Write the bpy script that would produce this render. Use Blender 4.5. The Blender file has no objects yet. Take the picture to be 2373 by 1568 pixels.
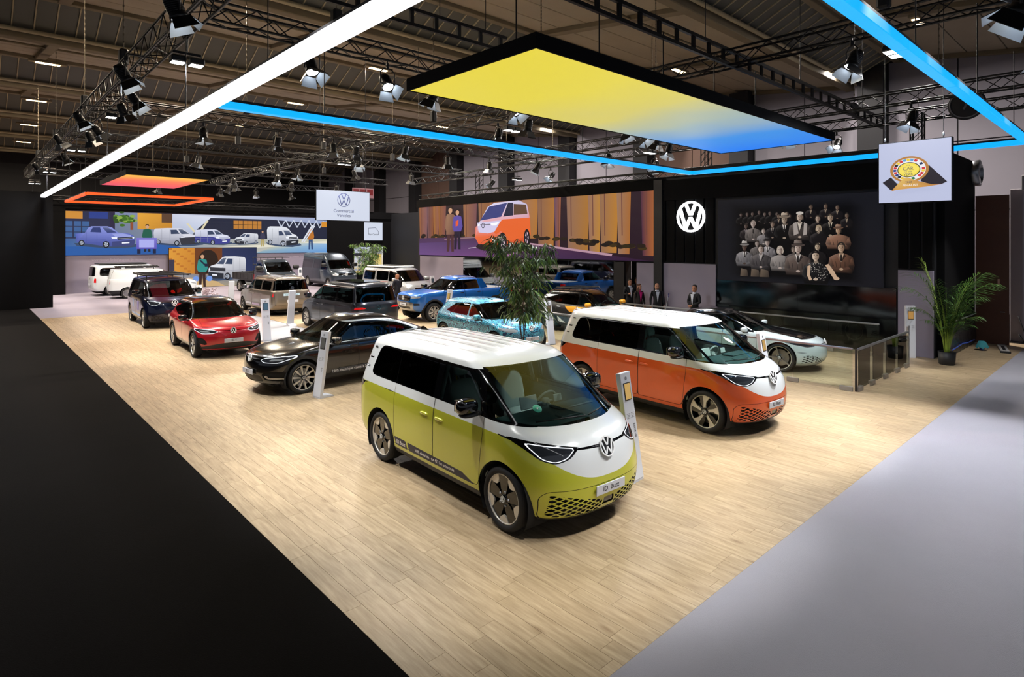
import bpy, math, random
import numpy as np
from mathutils import Vector, Matrix

R = math.radians
scene = bpy.context.scene
C = scene.collection

# ---------------------------------------------------------------- camera, world, exposure
cam_data = bpy.data.cameras.new('camera')
cam_data.sensor_width = 36.0
cam_data.lens = 21.01
cam_data.shift_y = -0.0944
cam_data.clip_start = 0.05
cam_data.clip_end = 300
cam = bpy.data.objects.new('camera', cam_data)
C.objects.link(cam)
cam.location = (0, 0, 3.4)
cam.rotation_euler = (R(90), 0, R(-42.7))
scene.camera = cam

world = bpy.data.worlds.new('world')
scene.world = world
world.use_nodes = True
world.node_tree.nodes['Background'].inputs[0].default_value = (0.80, 0.86, 1.0, 1)
world.node_tree.nodes['Background'].inputs[1].default_value = 0.20

vs = scene.view_settings
vs.view_transform = 'Standard'
vs.look = 'None'
vs.gamma = 1
vs.use_curve_mapping = False
vs.exposure = 0.15
scene.cycles.use_denoising = True
scene.cycles.max_bounces = 6
scene.cycles.diffuse_bounces = 3
scene.cycles.glossy_bounces = 4
scene.cycles.transparent_max_bounces = 12
scene.cycles.caustics_reflective = False
scene.cycles.caustics_refractive = False
scene.cycles.sample_clamp_indirect = 6.0


# ---------------------------------------------------------------- colour and materials
def lin(c):
    return tuple(((v / 255) / 12.92 if v / 255 <= 0.04045 else ((v / 255 + 0.055) / 1.055) ** 2.4) for v in c)


def hexc(h):
    return lin(tuple(int(h[i:i + 2], 16) for i in (0, 2, 4)))


MATS = {}


def new_mat(name):
    m = bpy.data.materials.new(name)
    m.use_nodes = True
    MATS[name] = m
    return m, m.node_tree, m.node_tree.nodes['Principled BSDF']


def setp(b, **kw):
    names = dict(color='Base Color', rough='Roughness', metal='Metallic', coat='Coat Weight', coat_rough='Coat Roughness',
                 spec='Specular IOR Level', emit='Emission Color', estr='Emission Strength', trans='Transmission Weight', ior='IOR',
                 sheen='Sheen Weight', alpha='Alpha')
    for k, v in kw.items():
        if k in ('color', 'emit'):
            v = (*v[:3], 1)
        b.inputs[names[k]].default_value = v


def plain(name, color, rough=0.5, bump=0, bscale=200, var=0, vscale=6, **kw):
    """a plain surface with a little procedural colour variation and fine relief"""
    if name in MATS:
        return MATS[name]
    m, nt, b = new_mat(name)
    setp(b, color=color, rough=rough, **kw)
    if var:
        tc = nt.nodes.new('ShaderNodeTexCoord')
        n = nt.nodes.new('ShaderNodeTexNoise')
        n.inputs['Scale'].default_value = vscale
        n.inputs['Detail'].default_value = 5
        nt.links.new(tc.outputs['Object'], n.inputs['Vector'])
        mx = nt.nodes.new('ShaderNodeMix')
        mx.data_type = 'RGBA'
        mx.inputs['A'].default_value = (*[max(0, v * (1 - var)) for v in color[:3]], 1)
        mx.inputs['B'].default_value = (*[min(1, v * (1 + var)) for v in color[:3]], 1)
        nt.links.new(n.outputs['Fac'], mx.inputs['Factor'])
        nt.links.new(mx.outputs['Result'], b.inputs['Base Color'])
    if bump:
        tc = nt.nodes.new('ShaderNodeTexCoord')
        n = nt.nodes.new('ShaderNodeTexNoise')
        n.inputs['Scale'].default_value = bscale
        nt.links.new(tc.outputs['Object'], n.inputs['Vector'])
        bp = nt.nodes.new('ShaderNodeBump')
        bp.inputs['Strength'].default_value = bump
        bp.inputs['Distance'].default_value = 0.01
        nt.links.new(n.outputs['Fac'], bp.inputs['Height'])
        nt.links.new(bp.outputs['Normal'], b.inputs['Normal'])
    return m


def emitter(name, color, strength):
    if name in MATS:
        return MATS[name]
    m, nt, b = new_mat(name)
    setp(b, color=(0, 0, 0), emit=color, estr=strength, rough=0.4)
    return m


def glass_mat(name, tint=(0.75, 0.85, 0.82), rough=0.01, refl=1.0, ior=1.5):
    if name in MATS:
        return MATS[name]
    m, nt, b = new_mat(name)
    nt.nodes.remove(b)
    out = nt.nodes['Material Output']
    tr = nt.nodes.new('ShaderNodeBsdfTransparent')
    tr.inputs[0].default_value = (*tint, 1)
    gl = nt.nodes.new('ShaderNodeBsdfGlossy')
    gl.inputs['Roughness'].default_value = rough
    gl.inputs[0].default_value = (refl, refl, refl, 1)
    fr = nt.nodes.new('ShaderNodeFresnel')
    fr.inputs[0].default_value = ior
    mx = nt.nodes.new('ShaderNodeMixShader')
    nt.links.new(fr.outputs[0], mx.inputs[0])
    nt.links.new(tr.outputs[0], mx.inputs[1])
    nt.links.new(gl.outputs[0], mx.inputs[2])
    nt.links.new(mx.outputs[0], out.inputs[0])
    return m


# ---------------------------------------------------------------- object helpers
def tag(o, label=None, cat=None, group=None, kind=None):
    if label:
        o['label'] = label
    if cat:
        o['category'] = cat
    if group:
        o['group'] = group
    if kind:
        o['kind'] = kind
    return o


def empty(name, loc=(0, 0, 0), rz=0, label=None, cat=None, group=None, parent=None):
    o = bpy.data.objects.new(name, None)
    C.objects.link(o)
    o.location = loc
    o.rotation_euler = (0, 0, rz)
    o.empty_display_size = 0.1
    if parent:
        o.parent = parent
    return tag(o, label, cat, group)


def link(name, me, parent=None, loc=None, rot=None):
    o = bpy.data.objects.new(name, me)
    C.objects.link(o)
    if parent is not None:
        o.parent = parent
    if loc is not None:
        o.location = loc
    if rot is not None:
        o.rotation_euler = rot
    return o


class MB:
    """collects simple shapes; build() links them as one mesh object"""

    def __init__(s):
        s.v, s.f, s.m, s.sm = [], [], [], []

    def add(s, verts, faces, mat=0, smooth=False):
        b = len(s.v)
        s.v += [tuple(p) for p in verts]
        s.f += [tuple(i + b for i in f) for f in faces]
        s.m += [mat] * len(faces)
        s.sm += [smooth] * len(faces)
        return s

    def box(s, c, d, rot=None, mat=0, bev=0.0):
        x, y, z = d[0] / 2, d[1] / 2, d[2] / 2
        M = rot.to_3x3() if rot is not None else None
        if bev <= 0:
            P = [(sx * x, sy * y, sz * z) for sx in (-1, 1) for sy in (-1, 1) for sz in (-1, 1)]
            F = [(0, 1, 3, 2), (4, 6, 7, 5), (0, 4, 5, 1), (2, 3, 7, 6), (0, 2, 6, 4), (1, 5, 7, 3)]
        else:
            b = min(bev, x * .95, y * .95, z * .95)
            P, idx = [], {}
            for sx in (-1, 1):
                for sy in (-1, 1):
                    for sz in (-1, 1):
                        for k, (ax, ay, az) in enumerate(((0, b, b), (b, 0, b), (b, b, 0))):
                            idx[sx, sy, sz, k] = len(P)
                            P.append((sx * (x - ax), sy * (y - ay), sz * (z - az)))
            F = []

            def q(*k):
                F.append(tuple(idx[i] for i in k))
            for sg in (-1, 1):
                a = [(sg, -1, -1, 0), (sg, 1, -1, 0), (sg, 1, 1, 0), (sg, -1, 1, 0)]
                q(*(a if sg > 0 else a[::-1]))
                a = [(1, sg, -1, 1), (-1, sg, -1, 1), (-1, sg, 1, 1), (1, sg, 1, 1)]
                q(*(a if sg > 0 else a[::-1]))
                a = [(-1, -1, sg, 2), (1, -1, sg, 2), (1, 1, sg, 2), (-1, 1, sg, 2)]
                q(*(a if sg > 0 else a[::-1]))
            for s1 in (-1, 1):
                for s2 in (-1, 1):
                    q((s1, s2, -1, 0), (s1, s2, 1, 0), (s1, s2, 1, 1), (s1, s2, -1, 1))
                    q((s1, -1, s2, 0), (s1, 1, s2, 0), (s1, 1, s2, 2), (s1, -1, s2, 2))
                    q((-1, s1, s2, 1), (1, s1, s2, 1), (1, s1, s2, 2), (-1, s1, s2, 2))
                    for s3 in (-1, 1):
                        q((s1, s2, s3, 0), (s1, s2, s3, 1), (s1, s2, s3, 2))
        if M is not None:
            P = [M @ Vector(p) for p in P]
        P = [(p[0] + c[0], p[1] + c[1], p[2] + c[2]) for p in P]
        return s.add(P, F, mat)

    def tube(s, p, q, r, n=8, r2=None, cap=True, mat=0, smooth=True):
        p, q = Vector(p), Vector(q)
        d = (q - p).normalized()
        a = d.orthogonal().normalized()
        b = d.cross(a)
        r2 = r if r2 is None else r2
        P = []
        for k in range(n):
            t = 2 * math.pi * k / n
            o = a * math.cos(t) + b * math.sin(t)
            P += [p + o * r, q + o * r2]
        F = [(2 * k, 2 * ((k + 1) % n), 2 * ((k + 1) % n) + 1, 2 * k + 1) for k in range(n)]
        s.add(P, F, mat, smooth)
        if cap:
            s.add(P, [tuple(range(0, 2 * n, 2))[::-1], tuple(range(1, 2 * n, 2))], mat)
        return s

    def path(s, pts, r, n=8, mat=0, closed=False):
        pts = [Vector(p) for p in pts]
        m = len(pts)
        rs = r if hasattr(r, '__len__') else [r] * m
        rings, a = [], None
        for i in range(m):
            if closed:
                d = (pts[(i + 1) % m] - pts[i - 1]).normalized()
            else:
                d = (pts[min(i + 1, m - 1)] - pts[max(i - 1, 0)]).normalized()
            a = d.orthogonal().normalized() if a is None else (a - d * a.dot(d)).normalized()
            b = d.cross(a)
            rings.append([pts[i] + (a * math.cos(2 * math.pi * k / n) + b * math.sin(2 * math.pi * k / n)) * rs[i] for k in range(n)])
        P = [p for g in rings for p in g]
        F = []
        for i in range(m if closed else m - 1):
            j = (i + 1) % m
            for k in range(n):
                F.append((i * n + k, i * n + (k + 1) % n, j * n + (k + 1) % n, j * n + k))
        if not closed:
            F += [tuple(range(n))[::-1], tuple((m - 1) * n + k for k in range(n))]
        return s.add(P, F, mat, True)

    def lathe(s, prof, n=32, axis='z', c=(0, 0, 0), mat=0, smooth=True, arc=None):
        """prof: (radius, height) pairs turned about the axis"""
        P, F = [], []
        full = arc is None
        a0, a1 = (0, 2 * math.pi) if full else arc
        cols = n if full else n + 1
        for (r, h) in prof:
            for k in range(cols):
                t = a0 + (a1 - a0) * k / n
                u, w = r * math.cos(t), r * math.sin(t)
                p = (u, w, h) if axis == 'z' else ((u, h, w) if axis == 'y' else (h, u, w))
                P.append((p[0] + c[0], p[1] + c[1], p[2] + c[2]))
        for i in range(len(prof) - 1):
            for k in range(n):
                k2 = (k + 1) % cols
                a, b = i * cols + k, i * cols + k2
                F.append((a, b, b + cols, a + cols) if axis != 'y' else (b, a, a + cols, b + cols))
        return s.add(P, F, mat, smooth)

    def prism(s, poly, d0, d1, plane='xz', mat=0):
        """a polygon in a plane, extruded along the third axis from d0 to d1"""
        def w(u, v, d):
            return (u, d, v) if plane == 'xz' else ((u, v, d) if plane == 'xy' else (d, u, v))
        n = len(poly)
        P = [w(u, v, d0) for u, v in poly] + [w(u, v, d1) for u, v in poly]
        F = [tuple(range(n)), tuple(range(2 * n - 1, n - 1, -1))] + [(k, k + n, (k + 1) % n + n, (k + 1) % n) for k in range(n)]
        return s.add(P, F, mat)

    def blob(s, c, d, n=12, m=8, e=2.0, mat=0):
        """a superellipsoid of half sizes d"""
        P, F = [], []

        def pw(x):
            return math.copysign(abs(x) ** (2 / e), x)
        for i in range(m + 1):
            t = -math.pi / 2 + math.pi * i / m
            for k in range(n):
                u = 2 * math.pi * k / n
                P.append((c[0] + d[0] * pw(math.cos(t)) * pw(math.cos(u)), c[1] + d[1] * pw(math.cos(t)) * pw(math.sin(u)), c[2] + d[2] * pw(math.sin(t))))
        for i in range(m):
            for k in range(n):
                F.append((i * n + k, i * n + (k + 1) % n, (i + 1) * n + (k + 1) % n, (i + 1) * n + k))
        return s.add(P, F, mat, True)

    def mesh(s, name, mats):
        me = bpy.data.meshes.new(name)
        me.from_pydata(s.v, [], s.f)
        for m in (mats if isinstance(mats, (list, tuple)) else [mats]):
            me.materials.append(m)
        me.polygons.foreach_set('material_index', s.m)
        me.polygons.foreach_set('use_smooth', s.sm)
        me.update()
        return me

    def build(s, name, mats, parent=None, loc=None, rot=None):
        return link(name, s.mesh(name, mats), parent, loc, rot)


def text_mesh(body, size=1.0, depth=0.0, align='CENTER', mat=None, space=1.0, xscale=1.0):
    cu = bpy.data.curves.new('lettering', 'FONT')
    cu.body = body
    cu.size = size
    cu.align_x = align
    cu.align_y = 'CENTER'
    cu.extrude = depth
    cu.resolution_u = 3
    cu.space_character = space
    o = bpy.data.objects.new('lettering', cu)
    me = bpy.data.meshes.new_from_object(o)
    bpy.data.objects.remove(o)
    bpy.data.curves.remove(cu)
    me.name = 'lettering'
    if xscale != 1:
        me.transform(Matrix.Diagonal((xscale, 1, 1, 1)))
    me.materials.clear()
    if mat:
        me.materials.append(mat)
    return me


def frame_rot(xdir, ydir):
    """rotation whose x and y axes point along the two given directions"""
    x = Vector(xdir).normalized()
    y = Vector(ydir)
    y = (y - x * x.dot(y)).normalized()
    z = x.cross(y)
    return Matrix((x, y, z)).transposed()


def put_text(body, size, pos, xdir, ydir, mat, parent=None, name='lettering', depth=0.001, align='CENTER', xscale=1.0, space=1.0):
    me = text_mesh(body, size, depth, align, mat, space, xscale)
    return link(name, me, parent, pos, frame_rot(xdir, ydir).to_euler())


def roundel(r, mat, name='emblem', parent=None, pos=(0, 0, 0), xdir=(1, 0, 0), ydir=(0, 1, 0), depth=0.006, back=None, stroke=1.0):
    """ring with a V over a W, as on the vehicles and signs"""
    mb = MB()
    n = 40
    ro, ri = r, r * (1 - 0.105 * stroke)
    P = [(q * math.cos(2 * math.pi * k / n), q * math.sin(2 * math.pi * k / n), h) for q, h in ((ro, 0), (ro, depth), (ri, depth), (ri, 0)) for k in range(n)]
    F = [(i * n + k, i * n + (k + 1) % n, ((i + 1) % 4) * n + (k + 1) % n, ((i + 1) % 4) * n + k) for i in range(4) for k in range(n)]
    mb.add(P, F)
    w = 0.075 * r * stroke

    def bar(a, b):
        a, b = Vector(a) * r, Vector(b) * r
        hw = w / abs((b - a).normalized().y) if abs((b - a).y) > 1e-6 else w
        q = [(a.x - hw, a.y), (a.x + hw, a.y), (b.x + hw, b.y), (b.x - hw, b.y)]
        mb.prism([(x, y) for x, y in q], 0, depth, 'xy')
    bar((-0.36, 0.86), (-0.03, 0.09))
    bar((0.36, 0.86), (0.03, 0.09))
    bar((-0.745, 0.50), (-0.36, -0.76))
    bar((0.745, 0.50), (0.36, -0.76))
    bar((-0.36, -0.76), (0.0, -0.02))
    bar((0.36, -0.76), (0.0, -0.02))
    mats = [mat]
    if back is not None:
        mats.append(back)
        mb.add([(ri * math.cos(2 * math.pi * k / n), ri * math.sin(2 * math.pi * k / n), depth * .3) for k in range(n)], [tuple(range(n))], 1)
    return mb.build(name, mats, parent, pos, frame_rot(xdir, ydir).to_euler())


def copy_tree(o, parent=None):
    c = o.copy()
    C.objects.link(c)
    if parent is not None:
        c.parent = parent
    for ch in list(o.children):
        copy_tree(ch, c)
    return c
# ---------------------------------------------------------------- vehicle bodies
def pchip(x, y, xs):
    x = np.asarray(x, float)
    y = np.asarray(y, float)
    h = np.diff(x)
    d = np.diff(y) / h
    m = np.zeros_like(y)
    for i in range(1, len(x) - 1):
        if d[i - 1] * d[i] > 0:
            w1, w2 = 2 * h[i] + h[i - 1], h[i] + 2 * h[i - 1]
            m[i] = (w1 + w2) / (w1 / d[i - 1] + w2 / d[i])
    m[0], m[-1] = d[0], d[-1]
    k = np.clip(np.searchsorted(x, xs, side='right') - 1, 0, len(x) - 2)
    t = (xs - x[k]) / h[k]
    return ((2 * t**3 - 3 * t**2 + 1) * y[k] + (t**3 - 2 * t**2 + t) * h[k] * m[k] + (-2 * t**3 + 3 * t**2) * y[k + 1] + (t**3 - t**2) * h[k] * m[k + 1])


def round_poly(pts, r, n=5):
    """the polygon with its corners rounded; r a number or one per corner"""
    out, m = [], len(pts)
    rs = r if hasattr(r, '__len__') else [r] * m
    for i in range(m):
        p, a, b = Vector(pts[i]), Vector(pts[i - 1]), Vector(pts[(i + 1) % m])
        u, v = (a - p), (b - p)
        rr = min(rs[i], u.length * .49, v.length * .49)
        if rr < 1e-4:
            out.append(tuple(p))
            continue
        u.normalize()
        v.normalize()
        for k in range(n + 1):
            t = k / n
            q = p + u * rr * (1 - t) ** 2 + v * rr * t ** 2
            out.append(tuple(q))
    return out


def sd_poly(P, poly):
    """signed distance of points P (n,2) to a polygon, negative inside"""
    poly = np.asarray(poly, float)
    best = np.full(len(P), 1e9)
    ins = np.zeros(len(P), bool)
    for i in range(len(poly)):
        a, b = poly[i - 1], poly[i]
        e = b - a
        w = P - a
        t = np.clip((w @ e) / max(e @ e, 1e-12), 0, 1)
        d = w - t[:, None] * e
        best = np.minimum(best, (d * d).sum(1))
        c = (a[1] > P[:, 1]) != (b[1] > P[:, 1])
        with np.errstate(divide='ignore', invalid='ignore'):
            xs = (b[0] - a[0]) * (P[:, 1] - a[1]) / (b[1] - a[1]) + a[0]
        ins ^= c & (P[:, 0] < xs)
    return np.where(ins, -1, 1) * np.sqrt(best)


class Shell:
    """A body surface swept through rings. Each ring is a rounded outline that runs round the vehicle:
    (x_front, l_front, n_front, x_rear, l_rear, n_rear, half_width, z_front, z_side, z_rear)."""

    def __init__(s, rows, seg=6, nf=16, ns=18, nr=12, kf=3.0, kr=3.0, xbulge=0.0, warp=None):
        rows = np.asarray(rows, float)
        m = len(rows)
        seg = seg if hasattr(seg, '__len__') else [seg] * (m - 1)
        ts = np.concatenate([i + np.arange(seg[i]) / seg[i] for i in range(m - 1)] + [[m - 1.0]])
        s.rows, s.m = rows, m
        A = np.stack([pchip(np.arange(m), rows[:, c], ts) for c in range(rows.shape[1])], 1)

        def quarter(n):
            th = np.linspace(0, math.pi / 2, 400)
            x, y = np.cos(th) ** (2 / 2.8) * .55, np.sin(th) ** (2 / 2.8)
            L = np.concatenate([[0], np.cumsum(np.hypot(np.diff(x), np.diff(y)))])
            return np.interp(np.linspace(0, L[-1], n + 1), L, th)
        tf, tr = quarter(nf), quarter(nr)
        N = nf + ns + nr + 1
        X = np.zeros((len(ts), N))
        Y = np.zeros_like(X)
        for i, (xf, lf, n1, xr, lr, n2, w, zf, zs, zr) in enumerate(A):
            c, q = np.cos(tf), np.sin(tf)
            X[i, :nf + 1] = xf - lf + lf * np.clip(c, 0, 1) ** (2 / n1)
            Y[i, :nf + 1] = w * np.clip(q, 0, 1) ** (2 / n1)
            xs = np.linspace(xf - lf, xr + lr, ns + 1)
            X[i, nf:nf + ns + 1] = xs
            Y[i, nf:nf + ns + 1] = w
            c, q = np.cos(tr[::-1]), np.sin(tr[::-1])
            X[i, nf + ns:] = xr + lr - lr * np.clip(c, 0, 1) ** (2 / n2)
            Y[i, nf + ns:] = w * np.clip(q, 0, 1) ** (2 / n2)
        XF, XR = A[:, 0:1], A[:, 3:4]
        zf, zs, zr = A[:, 7:8], A[:, 8:9], A[:, 9:10]
        Z = zs + (zf - zs) * np.clip(X / XF, 0, 1) ** kf + (zr - zs) * np.clip(X / XR, 0, 1) ** kr
        if xbulge:
            Y = Y * (1 - xbulge * np.clip(np.abs(X) / 2.3, 0, 1) ** 3)
        P = np.stack([X, Y, Z], 2)
        Q = P[:, 1:-1][:, ::-1].copy()
        Q[:, :, 1] *= -1
        G = np.concatenate([P, Q], 1)                      # closed in the ring direction
        if warp is not None:
            G = warp(G)
        M = G.shape[1]
        du = np.roll(G, -1, 1) - np.roll(G, 1, 1)
        dv = np.gradient(G, axis=0)
        Nn = np.cross(du, dv)
        L = np.linalg.norm(Nn, axis=2, keepdims=True)
        Nn = Nn / np.maximum(L, 1e-9)
        Nn[-1] = np.where(L[-1] < 1e-7, np.array([0, 0, 1.0]), Nn[-1])
        Nn[-1][Nn[-1][:, 2] < .3] = (0, 0, 1)
        W = np.repeat(A[:, 6:7], M, 1)
        att = np.stack([np.repeat(ts[:, None], M, 1), np.abs(G[:, :, 1]) / np.maximum(W, .02)], 2)
        V = np.concatenate([G, Nn, att], 2)                # x y z nx ny nz t yn
        a, b = V[:-1], V[1:]
        a2, b2 = np.roll(a, -1, 1), np.roll(b, -1, 1)
        t1 = np.stack([a, a2, b2], 2).reshape(-1, 3, 8)
        t2 = np.stack([a, b2, b], 2).reshape(-1, 3, 8)
        T = np.concatenate([t1, t2])
        ar = np.linalg.norm(np.cross(T[:, 1, :3] - T[:, 0, :3], T[:, 2, :3] - T[:, 0, :3]), axis=1)
        T = T[ar > 1e-9]
        # outward check
        c = T[:, :, :3].mean(1)
        nn = T[:, :, 3:6].mean(1)
        if ((c - np.array([0, 0, .9])) * nn).sum(1).mean() < 0:
            T[:, :, 3:6] *= -1
        fn = np.cross(T[:, 1, :3] - T[:, 0, :3], T[:, 2, :3] - T[:, 0, :3])
        fl = (fn * T[:, :, 3:6].mean(1)).sum(1) < 0
        T[fl] = T[fl][:, ::-1]
        s.T = T
        s.mat = np.zeros(len(T), int)

    def refine(s, test, levels=1):
        for _ in range(levels):
            c = s.T[:, :, :3].mean(1)
            k = test(c)
            T, M = s.T[k], s.mat[k]
            a, b, c = T[:, 0], T[:, 1], T[:, 2]
            ab, bc, ca = (a + b) / 2, (b + c) / 2, (c + a) / 2
            new = np.concatenate([np.stack(q, 1) for q in ((a, ab, ca), (ab, b, bc), (ca, bc, c), (ab, bc, ca))])
            s.T = np.concatenate([s.T[~k], new])
            s.mat = np.concatenate([s.mat[~k], np.tile(M, 4)])

    @staticmethod
    def _split(T, M, g):
        neg = g < 0
        cnt = neg.sum(1)
        ins, out = [T[cnt == 3]], [T[cnt == 0]]
        im, om = [M[cnt == 3]], [M[cnt == 0]]
        for lone_in in (True, False):
            k = cnt == (1 if lone_in else 2)
            if not k.any():
                continue
            t, gg, mm = T[k], g[k], M[k]
            ng = neg[k] if lone_in else ~neg[k]
            r = ng.argmax(1)
            idx = (r[:, None] + np.arange(3)) % 3
            t = np.take_along_axis(t, idx[:, :, None], 1)
            gg = np.take_along_axis(gg, idx, 1)
            a, b, c = t[:, 0], t[:, 1], t[:, 2]
            fb = (gg[:, 0] / (gg[:, 0] - gg[:, 1]))[:, None]
            fc = (gg[:, 0] / (gg[:, 0] - gg[:, 2]))[:, None]
            p, q = a + (b - a) * fb, a + (c - a) * fc
            one = np.stack([a, p, q], 1)
            two = np.concatenate([np.stack([p, b, c], 1), np.stack([p, c, q], 1)])
            if lone_in:
                ins.append(one); im.append(mm); out.append(two); om.append(np.tile(mm, 2))
            else:
                out.append(one); om.append(mm); ins.append(two); im.append(np.tile(mm, 2))
        return np.concatenate(ins), np.concatenate(im), np.concatenate(out), np.concatenate(om)

    def cut(s, fn):
        g = fn(s.T.reshape(-1, 8)).reshape(-1, 3)
        g = np.where(np.abs(g) < 1e-6, 1e-6, g)
        it, im, s.T, s.mat = s._split(s.T, s.mat, g)
        return it, im

    def paint(s, fn, m):
        it, im = s.cut(fn)
        s.T = np.concatenate([s.T, it])
        s.mat = np.concatenate([s.mat, np.full(len(it), m)])

    @staticmethod
    def emit(name, T, M, mats, parent, inset=0.0, split=True):
        if len(T) == 0:
            return None
        P = T[:, :, :3] - T[:, :, 3:6] * inset
        flat = P.reshape(-1, 3)
        key = np.round(flat / 2e-5).astype(np.int64)
        _, first, inv = np.unique(key, axis=0, return_index=True, return_inverse=True)
        inv = inv.reshape(-1, 3)
        ok = (inv[:, 0] != inv[:, 1]) & (inv[:, 1] != inv[:, 2]) & (inv[:, 0] != inv[:, 2])
        inv, M = inv[ok], M[ok]
        _, u = np.unique(np.sort(inv, 1), axis=0, return_index=True)
        inv, M = inv[u], M[u]
        if len(inv) == 0:
            return None
        if split:
            lab = np.arange(inv.max() + 1)
            while True:
                m3 = lab[inv].min(1)
                new = lab.copy()
                for c_ in range(3):
                    np.minimum.at(new, inv[:, c_], m3)
                new = new[new]
                if (new == lab).all():
                    break
                lab = new
            tl = lab[inv[:, 0]]
            ids, cnt = np.unique(tl, return_counts=True)
            if len(ids) > 1:
                # separate pieces become parts of their own; specks are dropped
                ok_t = T[ok][u]
                first_o = None
                for i_ in np.argsort(-cnt):
                    if first_o is not None and cnt[i_] < 3:
                        continue
                    k_ = tl == ids[i_]
                    o_ = Shell.emit(name, ok_t[k_], M[k_], mats, parent, inset, False)
                    first_o = first_o or o_
                return first_o
        verts = flat[first]
        nrm = T[:, :, 3:6].reshape(-1, 3)[first]
        nrm = nrm / np.maximum(np.linalg.norm(nrm, axis=1, keepdims=True), 1e-6)
        used = np.unique(M)
        remap = np.zeros(used.max() + 1, int)
        remap[used] = np.arange(len(used))
        me = bpy.data.meshes.new(name)
        me.vertices.add(len(verts))
        me.vertices.foreach_set('co', verts.astype(np.float32).ravel())
        me.loops.add(inv.size)
        me.loops.foreach_set('vertex_index', inv.astype(np.int32).ravel())
        me.polygons.add(len(inv))
        me.polygons.foreach_set('loop_start', np.arange(0, inv.size, 3, dtype=np.int32))
        me.polygons.foreach_set('loop_total', np.full(len(inv), 3, np.int32))
        for m in used:
            me.materials.append(mats[m])
        me.polygons.foreach_set('material_index', remap[M].astype(np.int32))
        me.polygons.foreach_set('use_smooth', np.ones(len(inv), bool))
        me.update(calc_edges=True)
        me.normals_split_custom_set_from_vertices(nrm.astype(np.float32).tolist())
        return link(name, me, parent)

    def take(s, name, fn, mats, parent, m=None, inset=0.0, split=True):
        it, im = s.cut(fn)
        if m is not None:
            im = np.full(len(im), m)
        return s.emit(name, it, im, mats, parent, inset, split)

    def drop(s, fn):
        return s.cut(fn)

    def rest(s, name, mats, parent):
        return s.emit(name, s.T, s.mat, mats, parent)


# regions on the body; V columns: x y z nx ny nz t yn
def side_poly(poly, sgn=0, ymin=0.45):
    def fn(V):
        d = sd_poly(V[:, [0, 2]], poly)
        g = ymin - (np.abs(V[:, 1]) if sgn == 0 else sgn * V[:, 1])
        return np.maximum(d, g)
    return fn


def front_poly(poly, xmin=1.0, mirror=True):
    def fn(V):
        p = np.stack([np.abs(V[:, 1]) if mirror else V[:, 1], V[:, 2]], 1)
        return np.maximum(sd_poly(p, poly), xmin - V[:, 0])
    return fn


def rear_poly(poly, xmax=-1.0, mirror=True):
    def fn(V):
        p = np.stack([np.abs(V[:, 1]) if mirror else V[:, 1], V[:, 2]], 1)
        return np.maximum(sd_poly(p, poly), V[:, 0] - xmax)
    return fn


def both(*fs):
    return lambda V: np.max([f(V) for f in fs], 0)


def either(*fs):
    return lambda V: np.min([f(V) for f in fs], 0)


def grow(f, d):
    return lambda V: f(V) - d


def circle_side(cx, cz, r, ymin=0.4):
    return lambda V: np.maximum(np.hypot(V[:, 0] - cx, V[:, 2] - cz) - r, ymin - np.abs(V[:, 1]))


def shield(t0, t1, yn, xmin, front=True):
    """windscreen or rear window between two rings"""
    def fn(V):
        x = (xmin - V[:, 0]) if front else (V[:, 0] - xmin)
        return np.max([(t0 - V[:, 6]) * .5, (V[:, 6] - t1) * .5, (V[:, 7] - yn) * .7, x], 0)
    return fn


# ---------------------------------------------------------------- vehicle materials
def paint_mat(name, color, metal=0.0, rough=0.3, flake=0.0):
    if name in MATS:
        return MATS[name]
    m, nt, b = new_mat(name)
    setp(b, color=color, rough=rough, metal=metal, coat=1.0, coat_rough=0.03)
    if flake:
        tc = nt.nodes.new('ShaderNodeTexCoord')
        v = nt.nodes.new('ShaderNodeTexVoronoi')
        v.inputs['Scale'].default_value = 900
        nt.links.new(tc.outputs['Object'], v.inputs['Vector'])
        mx = nt.nodes.new('ShaderNodeMix')
        mx.data_type = 'RGBA'
        mx.inputs['A'].default_value = (*[c * (1 - flake) for c in color], 1)
        mx.inputs['B'].default_value = (*[min(1, c * (1 + flake)) for c in color], 1)
        sp = nt.nodes.new('ShaderNodeSeparateColor')
        nt.links.new(v.outputs['Color'], sp.inputs[0])
        nt.links.new(sp.outputs[0], mx.inputs['Factor'])
        nt.links.new(mx.outputs['Result'], b.inputs['Base Color'])
    return m


M_tyre = plain('tyre rubber', hexc('17171a'), 0.75, bump=0.15, bscale=120)
M_black = plain('black gloss', hexc('08080a'), 0.08, coat=0.6)
M_plastic = plain('black plastic', hexc('1b1c1f'), 0.55, bump=0.05, bscale=400)
M_gap = plain('panel gap', hexc('050506'), 0.9)
M_well = plain('wheel well', hexc('0a0a0b'), 0.95)
M_chrome = plain('chrome', hexc('d5d7da'), 0.12, metal=1.0)
M_silver = plain('machined alloy', hexc('d8d4cc'), 0.3, metal=0.35)
M_alloy = plain('alloy grey', hexc('9a9ca0'), 0.3, metal=0.9)
M_white_badge = plain('badge white', hexc('f2f4f6'), 0.25, coat=0.5)
M_plate = plain('number plate', hexc('c9ccd4'), 0.45)
M_print = plain('black print', hexc('15161a'), 0.6)
M_wprint = plain('white print', hexc('f4f4f4'), 0.6)
M_lamp = plain('headlamp glass', hexc('2a2d33'), 0.05, coat=1.0)
M_lens = plain('headlamp lens', hexc('cfd6dd'), 0.08, metal=0.6)
M_drl = emitter('running light', hexc('f4f8ff'), 1.1)
M_tail = plain('tail light red', hexc('b00d12'), 0.1, coat=1.0, emit=hexc('ff1510'), estr=0.35)
M_amber = plain('reflector amber', hexc('c8701c'), 0.2, coat=1.0)
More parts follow.
